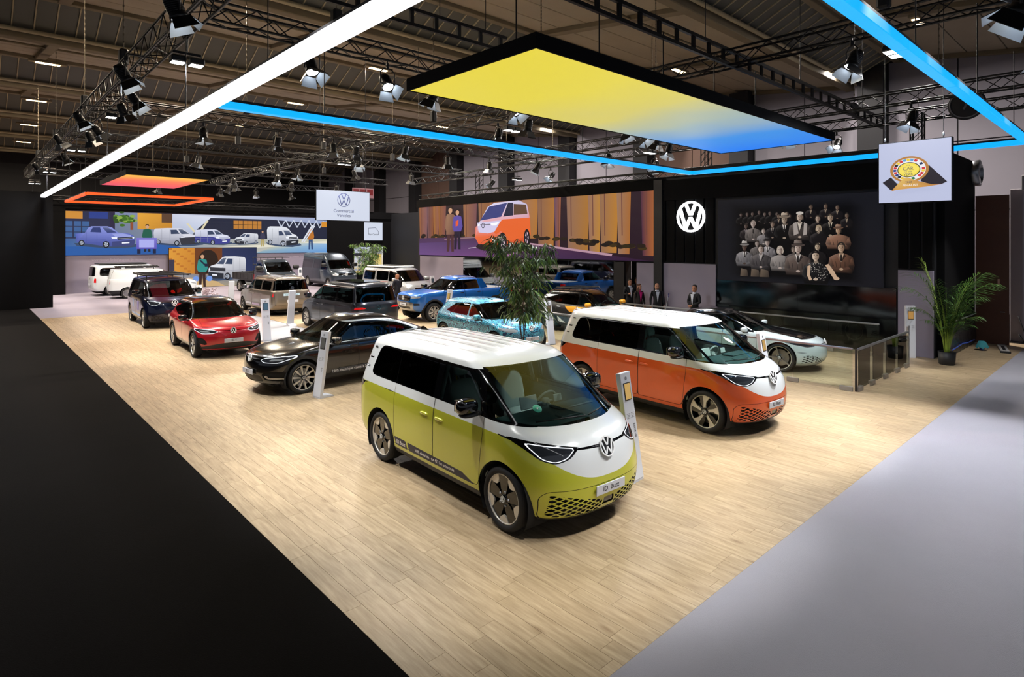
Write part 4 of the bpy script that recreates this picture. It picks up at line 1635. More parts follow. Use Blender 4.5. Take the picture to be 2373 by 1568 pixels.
pic_person(P, 1480, 72, 244, 'b4702a', '2f4a78')
P.poly([(1408, 185), (1420, 188), (1500, 60), (1488, 56)], 'd6dae4')
P.poly([(1424, 190), (1432, 192), (1516, 62), (1506, 60)], 'd6dae4')
mural = MB().box((BW / 2, BH / 2, -.02), (BW, BH, .04)).build('picture_wall', M_wall_black, None, (4.97, WY - .01, 2.50), frame_rot((1, 0, 0), (0, 0, 1)).to_euler())
tag(mural, 'long lit picture of commercial vehicles and workers on the back wall', 'picture')
P.build('picture', M_screen, mural, (0, 0, .004), (1, 0, 0), (0, 1, 0))

# ---- smaller picture standing below it
SW, SH = 17.25 - 11.08, 2.92
P = Pic(lambda x, y: (x / 530 * SW, (1 - y / 240) * SH))
P.rect(0, 0, 530, 240, ['b8742a', '33405e', '8a8478', 'a08a66'])
P.rect(0, 0, 145, 155, ['d8973a', 'c8842e', 'c27c2c', 'd8973a'])
for j in range(10):
    for i in range(7):
        if (i * 3 + j * 5) % 4 == 0:
            P.rect(i * 21, j * 15, i * 21 + 17, j * 15 + 11, 'b8702a')
P.rect(0, 70, 30, 140, '3a3648')
P.rect(145, 0, 310, 160, '6a3a1e')
P.ell(225, 80, 60, 68, '2a1c16', 20)
P.rect(165, 80, 285, 160, '2a1c16')
P.rect(310, 0, 530, 190, ['2a3358', '1f2a4c', '27325a', '2c3a66'])
P.poly([(0, 155), (530, 185), (530, 240), (0, 240)], ['8a8a92', '55658c', '8a8478', 'c0ad8a'])
P.poly([(110, 180), (260, 200), (330, 240), (60, 240)], 'c8a878')
pic_van(P, 225, 52, 460, 200, 'c9cad4', '', 'van', True)
P.poly([(232, 120), (330, 128), (330, 150), (240, 142)], '33343c')
pic_person(P, 190, 34, 240, '2f8a84', '3a2622')
P.poly([(172, 78), (182, 74), (214, 108), (208, 114)], '20243a')
P.rect(204, 98, 226, 116, '1e2136')
P.ell(152, 190, 18, 17, '6f94dc')
P.ell(232, 190, 18, 17, '6f94dc')
small = MB().box((SW / 2, SH / 2, -.05), (SW + .04, SH + .04, .10)).build('picture_wall', M_wall_black, None, (11.08, WY - .22, .03), frame_rot((1, 0, 0), (0, 0, 1)).to_euler())
tag(small, 'lit picture of a bearded man in teal carrying bottles before a white van', 'picture')
P.build('picture', M_screen, small, (0, 0, .004), (1, 0, 0), (0, 1, 0))

# ---- screen with the orange van at dusk (drawing frame 1270 x 285)
LW, LH = 30.9 - 13.97, 2.90
P = Pic(lambda x, y: (x / 1270 * LW, (1 - y / 285) * LH))
P.rect(0, 0, 1270, 285, ['2a1a20', '2a1a24', '241420', '2a1a20'])
cols = [(0, 60, 'c07a4a', '9a6a70'), (62, 110, '8a6470', 'a05f38'), (112, 150, 'd08a3c', 'a86a5a'), (150, 200, 'c07a3a', '9a6058'), (330, 412, 'c88a5a', '8a5a60'), (430, 500, 'c08a60', 'a86a3a'), (500, 560, 'd09060', 'b87a4a'), (560, 660, 'b88a70', 'c08048'), (665, 765, 'c0907a', 'd08a3c'), (770, 850, 'a87a62', 'c8863c'), (855, 880, '7a5a78', 'b06a4a'), (915, 1010, 'b48a72', 'c88838'), (1012, 1060, 'c09078', 'd89a40'), (1062, 1130, 'b88a68', 'd89438'), (1132, 1180, 'c49a7c', 'c07a3a'), (1225, 1270, '5a3450', 'c0703a')]
for x0, x1, a, b in cols:
    a, b = mixc(a, '20100c', .30), mixc(b, '20100c', .22)
    P.poly([(x0 - 4, 0), (x1 + 4, 0), (x1 - 2, 190 + (x0 * .06 if x0 > 700 else 0)), (x0 + 3, 190 + (x0 * .06 if x0 > 700 else 0))], [a, b, b, a])
    P.poly([(x0 + 14, 0), (x0 + 18, 0), (x0 + 20, 180), (x0 + 16, 180)], '6a4038')
for k in range(60):
    x = rp.uniform(0, 1240)
    P.ell(x, 172 + (max(0, x - 600)) * .09 + rp.uniform(-8, 8), 18, 9, rp.choice(('1a1414', '241a14', '2c2412', '3a2c14')), 8)
P.poly([(0, 185), (420, 180), (760, 225), (1110, 265), (1270, 285), (0, 285)], ['4a3252', '503450', '4a2a4c', '3a2038', '2c1830', '58386a'])
P.poly([(0, 285), (0, 215), (400, 200), (560, 285)], ['6a4a80', '5a4070', '4c3458', '6a3c70'])
P.poly([(190, 190), (420, 178), (424, 184), (200, 198)], '8a6a72')
P.poly([(730, 212), (1112, 258), (1108, 268), (726, 220)], 'b08a9a')
P.poly([(360, 240), (460, 228), (462, 231), (364, 244)], 'b0a0b4')
P.poly([(580, 275), (765, 228), (778, 231), (598, 282)], 'b07aa4')
# the van on the screen
vx = lambda x: x - 32
VP = lambda pts: [(vx(x), y - 118) for x, y in pts]
P.ell(580, 232, 170, 28, '22141c')
P.poly(VP([(440, 250), (470, 215), (520, 140), (560, 122), (700, 118), (745, 140), (762, 210), (765, 290), (735, 330), (600, 352), (460, 335), (438, 300)]), ['e06a3c', 'cfc8e6', 'dcd6ee', 'd8d2ec', 'c8c0dc', 'c0b8d4', 'e8703a', 'dc5a30', 'c84a28', 'd04e2a', 'dc5a34', 'e46a3e'])
P.poly(VP([(470, 212), (528, 140), (636, 126), (600, 196)]), '3a4078')
P.poly(VP([(640, 126), (668, 128), (668, 192), (612, 196)]), '20233c')
P.poly(VP([(672, 134), (740, 142), (748, 188), (672, 190)]), '5a4030')
P.poly(VP([(610, 210), (762, 206), (765, 290), (640, 326), (600, 270), (570, 286), (540, 262)]), 'e0622c')
P.poly(VP([(452, 222), (600, 214), (560, 272), (520, 280), (462, 274)]), 'cdc6e4')
P.poly(VP([(535, 228), (590, 222), (570, 240), (545, 240)]), 'f4f4fa')
P.poly(VP([(454, 232), (470, 228), (468, 240), (456, 240)]), 'f4f4fa')
P.poly(VP([(470, 233), (535, 231), (535, 234), (470, 236)]), '20222c')
P.ell(vx(490), 120, 10, 15, '23242e')
P.ell(vx(490), 120, 7, 11, 'cdc6e4')
P.poly(VP([(485, 232), (490, 244), (495, 232)]), '23242e')
for cx, cy, rx, ry in ((608, 330, 26, 54), (745, 304, 16, 42)):
    P.ell(vx(cx), cy - 118, rx, ry, '16121a', 20)
    P.ell(vx(cx), cy - 118, rx * .62, ry * .70, '2a2430', 16)
    for k in range(5):
        a = k * 1.257
        P.poly([(vx(cx) + rx * .6 * math.cos(a - .3), cy - 118 + ry * .68 * math.sin(a - .3)), (vx(cx) + rx * .6 * math.cos(a + .3), cy - 118 + ry * .68 * math.sin(a + .3)), (vx(cx) + rx * .2 * math.cos(a), cy - 118 + ry * .2 * math.sin(a))], 'd8b8c8')
pic_person(P, 238, 6, 262, '8a6450', '4a2c30')
P.poly([(212, 50), (262, 50), (266, 165), (208, 165)], ['9a7458', '7a5648', '6a4840', '8a6450'])
pic_person(P, 288, 22, 248, '5a4a9a', '241c2e', hair='1a1218')
P.poly([(276, 92), (296, 84), (294, 116), (276, 122)], 'e05a34')
led = MB().box((LW / 2, LH / 2, -.03), (LW, LH, .06)).build('led_screen', M_wall_black, None, (WX - .02, 30.9, 2.60), frame_rot((0, -1, 0), (0, 0, 1)).to_euler())
tag(led, 'wide lit screen showing an orange and white van parked at dusk', 'screen')
P.build('picture', M_screen, led, (0, 0, .004), (1, 0, 0), (0, 1, 0))

# ---- dark screen with an old photograph of a seated crowd (drawing frame 1050 x 740)
CW, CH = 11.17 - 5.72, 2.97
scr = MB().box((CW / 2, CH / 2, -.03), (CW, CH, .06), bev=.01).build('crowd_screen', plain('projection screen dark', hexc('22232b'), .6), None, (WX - .06, 11.17, 1.98), frame_rot((0, -1, 0), (0, 0, 1)).to_euler())
tag(scr, 'dark projection screen showing an old photograph of a staring crowd', 'screen')
PX0, PX1 = 11.17 - 10.32, 11.17 - 6.61
P = Pic(lambda x, y: (PX0 + x / 1050 * (PX1 - PX0), 2.72 - y / 740 * 2.60))


def _bg():
    P.rect(-238, -68, 1298, 770, '16161c')
    for x0, y0, x1, y1, c in ((20, 60, 1030, 700, ['050406'] * 4), (-120, 60, 20, 700, ['16161c', '050406', '050406', '16161c']), (1030, 60, 1170, 700, ['050406', '16161c', '16161c', '050406']), (20, -40, 1030, 60, ['16161c', '16161c', '050406', '050406']), (20, 700, 1030, 760, ['050406', '050406', '16161c', '16161c']),
                              (-120, -40, 20, 60, ['16161c', '16161c', '050406', '16161c']), (1030, -40, 1170, 60, ['16161c', '16161c', '16161c', '050406']), (-120, 700, 20, 760, ['16161c', '050406', '16161c', '16161c']), (1030, 700, 1170, 760, ['050406', '16161c', '16161c', '16161c'])):
        P.rect(x0, y0, x1, y1, c)


_bg()


def crowd(x, y, s, coat, shirt='c8c0b4', hat=None, skin='b8a090', hair='2a2420', wide=1.0, dress=False, seated=True, tie=True):
    """one seated figure; (x, y) head centre, s head height"""
    s *= 1.22
    b = s * 2.7
    dk, lt = mixc(coat, '050406', .55), mixc(coat, 'fff4e8', .16)
    W = s * 1.12 * wide
    # torso with lit and shaded side, sleeves and folded forearms
    P.poly([(x - W, y + s * 1.05), (x - W * .72, y + s * .84), (x - s * .30, y + s * .64), (x + s * .30, y + s * .64), (x + W * .72, y + s * .84), (x + W, y + s * 1.05), (x + W * 1.12, y + s * 1.9), (x + W * .95, y + b), (x - W * .95, y + b), (x - W * 1.12, y + s * 1.9)],
           [coat, lt, lt, coat, dk, dk, dk, '0a0809', '0a0809', coat])
    for sg, cc in ((-1, lt), (1, dk)):
        P.poly([(x + sg * W * .98, y + s * 1.02), (x + sg * W * 1.14, y + s * 1.9), (x + sg * W * .78, y + s * 2.25), (x + sg * W * .62, y + s * 1.95), (x + sg * W * .80, y + s * 1.2)], [cc, mixc(cc, '050406', .3), mixc(cc, '050406', .3), dk, coat])
        P.poly([(x + sg * W * .80, y + s * 2.22), (x + sg * W * .58, y + s * 1.98), (x + sg * s * .10, y + s * 2.16), (x + sg * s * .12, y + s * 2.38)], mixc(coat, '050406', .25))
    for k in range(3):
        P.poly([(x - W * .5 + k * W * .4, y + s * 1.5), (x - W * .46 + k * W * .4, y + s * 1.48), (x - W * .36 + k * W * .36, y + s * 2.1), (x - W * .42 + k * W * .36, y + s * 2.12)], dk)
    P.ell(x, y + s * 2.27, s * .20, s * .13, mixc(skin, '050406', .12), 9)
    if shirt:
        P.poly([(x - s * .26, y + s * .62), (x + s * .26, y + s * .62), (x, y + s * 1.55)], shirt)
        for sg in (-1, 1):
            P.poly([(x + sg * s * .27, y + s * .62), (x + sg * s * .46, y + s * .92), (x + sg * s * .36, y + s * 1.02), (x, y + s * 1.6)], mixc(coat, 'ffffff', .10) if sg < 0 else dk)
    if tie and not dress:
        P.poly([(x - s * .07, y + s * .70), (x + s * .07, y + s * .70), (x + s * .085, y + s * 1.35), (x, y + s * 1.45), (x - s * .085, y + s * 1.35)], '1c1818')
    P.poly([(x - s * .15, y + s * .30), (x + s * .15, y + s * .30), (x + s * .17, y + s * .70), (x, y + s * .80), (x - s * .17, y + s * .70)], mixc(skin, '050406', .35))
    P.ell(x, y - s * .08, s * .40, s * .47, hair, 16)
    if not tie:
        for sg in (-1, 1):
            P.ell(x + sg * s * .30, y + s * .14, s * .14, s * .32, hair, 10)
    f = [(x + s * .31 * math.cos(t), y + s * .05 + s * .45 * math.sin(t)) for t in [2 * math.pi * k / 18 for k in range(18)]]
    P.poly(f, [mixc(skin, '2a1a14', .45) if px > x + s * .12 else (mixc(skin, 'fff0e0', .15) if px < x - s * .1 else skin) for px, py in f])
    P.poly([(x - s * .30, y - s * .16), (x - s * .18, y - s * .36), (x + s * .2, y - s * .36), (x + s * .31, y - s * .14), (x + s * .1, y - s * .26), (x - s * .14, y - s * .25)], hair)
    for e in (-.13, .13):
        P.ell(x + e * s, y - s * .01, s * .055, s * .03, '1c1411', 6)
        P.poly([(x + e * s - s * .08, y - s * .085), (x + e * s + s * .08, y - s * .09), (x + e * s + s * .07, y - s * .065), (x + e * s - s * .07, y - s * .06)], '2a1e18')
    P.poly([(x - s * .01, y + s * .0), (x + s * .065, y + s * .17), (x - s * .045, y + s * .18)], mixc(skin, '2a1a14', .4))
    P.poly([(x - s * .10, y + s * .285), (x, y + s * .27), (x + s * .10, y + s * .285), (x, y + s * .33)], '4e2c28')
    if hat:
        P.ell(x, y - s * .30, s * .66, s * .15, mixc(hat, '050406', .35), 16)
        P.poly([(x - s * .42, y - s * .32), (x - s * .35, y - s * .76), (x - s * .1, y - s * .84), (x + .05 * s, y - s * .76), (x + s * .32, y - s * .80), (x + s * .42, y - s * .32)], [hat, mixc(hat, 'ffffff', .2), hat, hat, mixc(hat, '050406', .3), mixc(hat, '050406', .4)])
        P.poly([(x - s * .425, y - s * .34), (x + s * .425, y - s * .34), (x + s * .41, y - s * .46), (x - s * .41, y - s * .46)], '1e1918')


for k in range(9):     # dim back rows
    crowd(20 + k * 60 + rp.uniform(-8, 8), 95 + rp.uniform(-25, 25), 34, '0f0d0e', None, None, '5a4c48', '181414', tie=False)
for x, y in ((700, 40), (830, 38), (930, 55), (1010, 130), (400, 118), (480, 100)):
    crowd(x, y, 36, '181416', '8a7a68', None, '6a5648', tie=False)
crowd(70, 210, 44, '241f20', '8a8080', None, '4a3c38')
crowd(145, 190, 56, '6a625e', None, None, 'b8a8a0', '8a7c74')
crowd(250, 262, 46, '7a7474', None, None, 'b8aaa2', tie=False)
crowd(340, 195, 48, '141214', '9a9088', None, '8a7668')
crowd(455, 150, 66, '0c0b0c', 'c4bab4', 'b09c88', 'a89684')
crowd(600, 130, 70, '4a423e', 'c8bcae', None, 'b8a494', tie=False)
P.poly([(540, 190), (570, 180), (590, 290), (545, 310)], 'a49a94')
P.poly([(640, 185), (668, 200), (664, 300), (630, 310)], 'a49a94')
P.ell(600, 96, 34, 16, 'c4bcb4', 12)
crowd(762, 150, 50, '141112', None, None, 'b09a88', tie=False)
crowd(872, 145, 60, '0e0c0c', 'c0b4a0', None, 'b49c84')
crowd(770, 245, 52, '181416', None, None, 'b8a48c', '9a8870', tie=False)
crowd(940, 262, 54, '8a6450', None, '8c6a54', 'b89474', wide=1.3, tie=False)
crowd(185, 385, 48, '5c5654', None, None, 'a89a94', tie=False)
crowd(290, 375, 56, '8a8486', 'c8c2be', '2a2626', 'b0a098')
crowd(56, 420, 62, '7a7678', 'b8b2ae', 'b4aca6', '4a3a34')
crowd(225, 440, 66, '4c4748', 'a8a09c', None, 'c0aea4', wide=1.1, tie=False)
crowd(415, 450, 64, '8c8480', None, None, 'c0b0a6', 'b0a294', tie=False)
crowd(545, 440, 56, '4a4240', None, None, '8a7a70', tie=False)
crowd(760, 415, 54, '1c1819', None, None, 'bca88e', tie=False)
crowd(585, 430, 80, '5c4e48', 'd0c8c2', '6c5c54', 'c0aca0', wide=1.05)
crowd(965, 420, 72, '6a4a3a', 'b89c84', None, 'c4a284')
crowd(745, 500, 80, '1b1a1c', None, None, 'd0b8a0', '141012', dress=True, tie=False)
for k in range(90):
    P.ell(700 + rp.uniform(-20, 170), 600 + rp.uniform(-25, 130), 3, 3, 'd0c8c0', 5)
P.poly([(828, 585), (858, 575), (905, 640), (935, 700), (905, 712), (870, 660)], 'c8a88c')
P.ell(925, 706, 26, 16, 'c8a88c', 10)
P.poly([(700, 590), (672, 600), (668, 690), (690, 735), (712, 730), (696, 680)], 'c8a88c')
for x0, x1 in ((20, 85), (130, 205), (225, 300)):
    P.poly([(x0, 640), (x1, 655), (x1 + 12, 722), (x0 - 8, 722)], ['6a5c4e', '4a4038', '2a2420', '5a4c40'])
P.build('picture', M_screen_dim, scr, (0, 0, .004), (1, 0, 0), (0, 1, 0))

# ---- glowing logo on the slatted wall
lg = empty('glowing_logo', (WX - .02, 12.30, 4.37), 0, 'large round white glowing logo on the slatted black wall', 'logo sign')
roundel(.60, emitter('logo white', hexc('ffffff'), 5), 'emblem', lg, (0, 0, 0), (0, -1, 0), (0, 0, 1), .06, None, 1.25)

# ---- hanging signs
M_sign = emitter('sign face', hexc('d8dff0'), .85)
t = empty('hanging_sign', (12.7, 25.0, 5.02), 0, 'white hanging sign lettered Commercial Vehicles under a round logo', 'sign')
MB().box((0, 0, 0), (2.62, .10, 1.36), bev=.01).build('frame', M_wall_black, t)
MB().box((0, -.052, 0), (2.58, .012, 1.32)).build('sign_face', M_sign, t)
roundel(.31, plain('navy print', hexc('0a1238'), .6), 'emblem', t, (.0, -.060, .26), (1, 0, 0), (0, 0, 1), .004, None, .8)
put_text('Commercial', .20, (0, -.062, -.24), (1, 0, 0), (0, 0, 1), plain('navy print', hexc('0a1238'), .6), t)
put_text('Vehicles', .20, (0, -.062, -.44), (1, 0, 0), (0, 0, 1), plain('navy print', hexc('0a1238'), .6), t)
for x in (-1.1, 1.1):
    MB().tube((x, 0, .68), (x, 0, 7.42), .01, 6).build('hanging_wire', M_truss, t)
t = empty('van_centre_sign', (27.72, WY - .08, 4.34), 0, 'square white lit sign reading Van Center with a van outline', 'sign')
MB().box((0, 0, 0), (1.86, .08, 1.64), bev=.01).build('sign_face', M_sign, t)
ol = [(-.52, -.3), (-.52, .3), (.2, .34), (.5, 0), (.52, -.3)]
m = MB()
for a, b in zip(ol[:-1], ol[1:]):
    m.tube((a[0], -.043, a[1]), (b[0], -.043, b[1]), .018, 6)
m.build('van_outline', plain('navy print', hexc('0a1238'), .6), t)
put_text('Van Center', .26, (0, -.045, -.26), (1, 0, 0), (0, 0, 1), plain('black print', hexc('15161a'), .6), t, xscale=.8)
t = empty('info_board', (27.2, WY - .12, 1.78), 0, 'lit information board with small pictures behind the bamboo', 'board')
MB().box((0, 0, 0), (2.96, .1, 2.34), bev=.01).build('frame', M_wall_black, t)
P = Pic(lambda x, y: (x, y))
P.rect(-1.46, -1.15, 1.46, 1.15, ['c8b070', 'd0b060', 'dfe4f0', 'b8c4e4'])
P.rect(-1.46, .35, .0, .62, '2a2a34')
for i in range(4):
    for j in range(4):
        P.rect(-1.4 + i * .34, -1.0 + j * .32, -1.14 + i * .34, -.76 + j * .32, rp.choice(('6a7080', '4a5060', '9aa0b0', 'c8ccd8')))
P.rect(.2, -1.0, 1.3, .5, ['e8d8a0', 'd8c888', 'e0c060', 'f0e0a0'])
P.build('picture', M_screen, t, (0, -.052, 0), (1, 0, 0), (0, 0, 1))

# ---- award sign
t = empty('award_sign', (13.5, 3.20, 4.75), 0, 'square white hanging sign with a Car of the Year 2023 finalist medal', 'sign')
MB().box((0, 0, 0), (.10, 1.22, 1.20), bev=.008).build('frame', M_wall_black, t)
MB().box((-.052, 0, 0), (.012, 1.18, 1.165)).build('sign_face', emitter('award sign face', hexc('b9bfdc'), .9), t)
s_ = 1.18 / 820
P = Pic(lambda x, y: ((x - 498) * s_, (455 - y) * s_))
P.poly([(133, 582), (232, 515), (300, 600), (330, 610), (270, 688), (230, 690)], '241f28')
P.poly([(668, 385), (866, 616), (800, 648), (700, 645), (575, 590)], '241f28')
P.ell(446, 425, 222, 175, ['b07a3c' if k % 2 else 'd8a858' for k in range(40)], 40)
P.ell(446, 425, 190, 150, 'e8e6ea', 40)
fl = ['c8323a', 'e8e8ee', '26305a', 'e8e8ee', 'c8323a', 'e8c838', 'c8323a', 'd84048', 'e8e8ee', '2a7a4a', 'e8e8ee', 'c8323a', 'e8c030', '1e1e22', '2a3a80', 'c8323a', '2a3a80', 'c8323a', '1e1e22', 'e8c838', 'c8323a', '5a9ad0', 'e8c838', '5a9ad0']
for k, c in enumerate(fl):
    a0, a1 = k * math.pi / 12 - 1.2, (k + .86) * math.pi / 12 - 1.2
    P.poly([(446 + 182 * math.cos(a0), 425 + 143 * math.sin(a0)), (446 + 182 * math.cos(a1), 425 + 143 * math.sin(a1)), (446 + 146 * math.cos(a1), 425 + 112 * math.sin(a1)), (446 + 146 * math.cos(a0), 425 + 112 * math.sin(a0))], c)
P.ell(446, 430, 132, 100, '1c1a1c', 32)
P.ell(446, 430, 122, 92, ['e8d038' if k % 8 < 4 else 'f0dc60' for k in range(32)], 32)
P.poly([(240, 705), (330, 600), (400, 530), (430, 532), (560, 590), (700, 640), (830, 645), (640, 668), (300, 690)], ['b0763a', 'd8b060', 'e0c06a', 'd8b060', 'c08a48', 'b8803e', 'a86a34', 'c89048', 'd09a50'])
P.build('picture', M_screen, t, (-.060, 0, 0), (0, -1, 0), (0, 0, 1))
for tx, sz, x, y, c in (('THE', .030, 440, 372, 'print'), ('CAR', .098, 440, 415, 'print'), ('OF THE', .030, 440, 458, 'print'), ('YEAR', .070, 442, 495, 'print'), ('2023', .058, 446, 597, 'print'), ('FINALIST', .052, 465, 638, 'white')):
    put_text(tx, sz, (-.096, -(x - 498) * s_, (455 - y) * s_), (0, -1, 0), (0, 0, 1), M_print if c == 'print' else emitter('white lettering', hexc('f4f2f0'), .9), t, xscale=1.25 if tx == 'FINALIST' else (1.3 if 'THE' in tx else .92))
for yy in (.50, -.46):
    MB().tube((0, yy, .60), (0, yy, 7.2), .006, 6).build('hanging_wire', M_truss, t)
    MB().blob((0, yy, .66), (.02, .02, .05), 8, 6).build('hook', M_alloy, t)
# ---- hall signs
t = MB().box((0, 0, 0), (.05, 1.9, 1.35), bev=.01).build('arrow_sign', emitter('red sign', hexc('b0202a'), .35), None, (35.6, 34.4, 6.6))
tag(t, 'red hall sign with a white arrow above the wide screen', 'sign')
m = MB()
m.prism([(.55, 0), (.2, .35), (.05, .35), (.3, .08), (-.5, .08), (-.5, -.08), (.3, -.08), (.05, -.35), (.2, -.35)], -.04, -.03, 'yz')
m.build('arrow', plain('white print', hexc('f4f4f4'), .6), t)
t = MB().box((0, 0, 0), (2.1, .05, .85), bev=.01).build('pictogram_sign', emitter('pale red sign', hexc('c88a8e'), .5), None, (26.4, 48.2, 7.75))
tag(t, 'small pink and red pictogram sign behind the commercial vehicles sign', 'sign')
for k in range(3):
    MB().tube((-.9 + k * .9, 0, .42), (-.9 + k * .9, 0, 5.12), .012, 6).build('hanging_rod', M_truss, t)
    MB().box((-.68 + k * .68, -.03, .08), (.58, .01, .5)).build('pictogram', emitter('red sign', hexc('b0202a'), .35), t)
# round hall number above the award sign
t = empty('number_sign', (21.98, 3.9, 7.5), 0, 'round dark hall number sign with a 7 behind the award sign', 'sign')
m = MB()
m.lathe([(0, 0), (.44, 0), (.47, .04), (0, .05)], 32, 'x')
m.build('sign_disc', M_hall_dark, t)
m = MB()
m.lathe([(.39, -.01), (.425, -.01), (.425, .0), (.39, .0)], 32, 'x')
m.build('sign_ring', plain('sign grey', hexc('6a6a70'), .6), t)
put_text('7', .55, (-.02, 0, 0), (0, -1, 0), (0, 0, 1), plain('sign grey', hexc('6a6a70'), .6), t)
# ---------------------------------------------------------------- the one-box electric van
BUZZ = [
    # xf    lf   nf   xr     lr   nr   w     zf    zs    zr
    (2.00, .70, 2.6, -2.08, .30, 3.0, .80, .20, .20, .27),
    (2.20, .78, 2.6, -2.28, .34, 3.2, .93, .24, .25, .34),
    (2.29, .80, 2.6, -2.35, .36, 3.4, .978, .38, .36, .48),
    (2.31, .80, 2.6, -2.375, .36, 3.4, .9925, .58, .58, .68),
    (2.285, .80, 2.5, -2.38, .36, 3.4, .992, .82, .84, .94),
    (2.225, .80, 2.4, -2.37, .36, 3.4, .980, 1.01, 1.06, 1.13),
    (2.11, .80, 2.3, -2.35, .36, 3.4, .962, 1.125, 1.17, 1.23),
    (1.97, .80, 2.25, -2.33, .36, 3.4, .945, 1.198, 1.255, 1.31),
    (.98, .40, 2.5, -2.16, .30, 3.4, .810, 1.795, 1.775, 1.775),
    (.86, .40, 2.5, -2.14, .28, 3.2, .755, 1.862, 1.848, 1.838),
    (.68, .40, 2.6, -2.08, .28, 3.0, .58, 1.905, 1.900, 1.868),
    (.50, .38, 2.8, -2.02, .28, 3.0, .30, 1.925, 1.928, 1.884),
    (.45, .36, 2.8, -1.98, .28, 3.0, .004, 1.930, 1.936, 1.888),
]


def buzz_belt(V):
    """border between the upper and the lower colour"""
    f = np.clip((V[:, 0] - .95) / 1.0, 0, 1)
    f = f * f * (3 - 2 * f)
    u = np.clip(np.abs(V[:, 1]) / .93, 0, 1)
    zb = 1.135 - V[:, 0] * .012 - f * (.43 * (1 - u ** 2.6))
    return zb


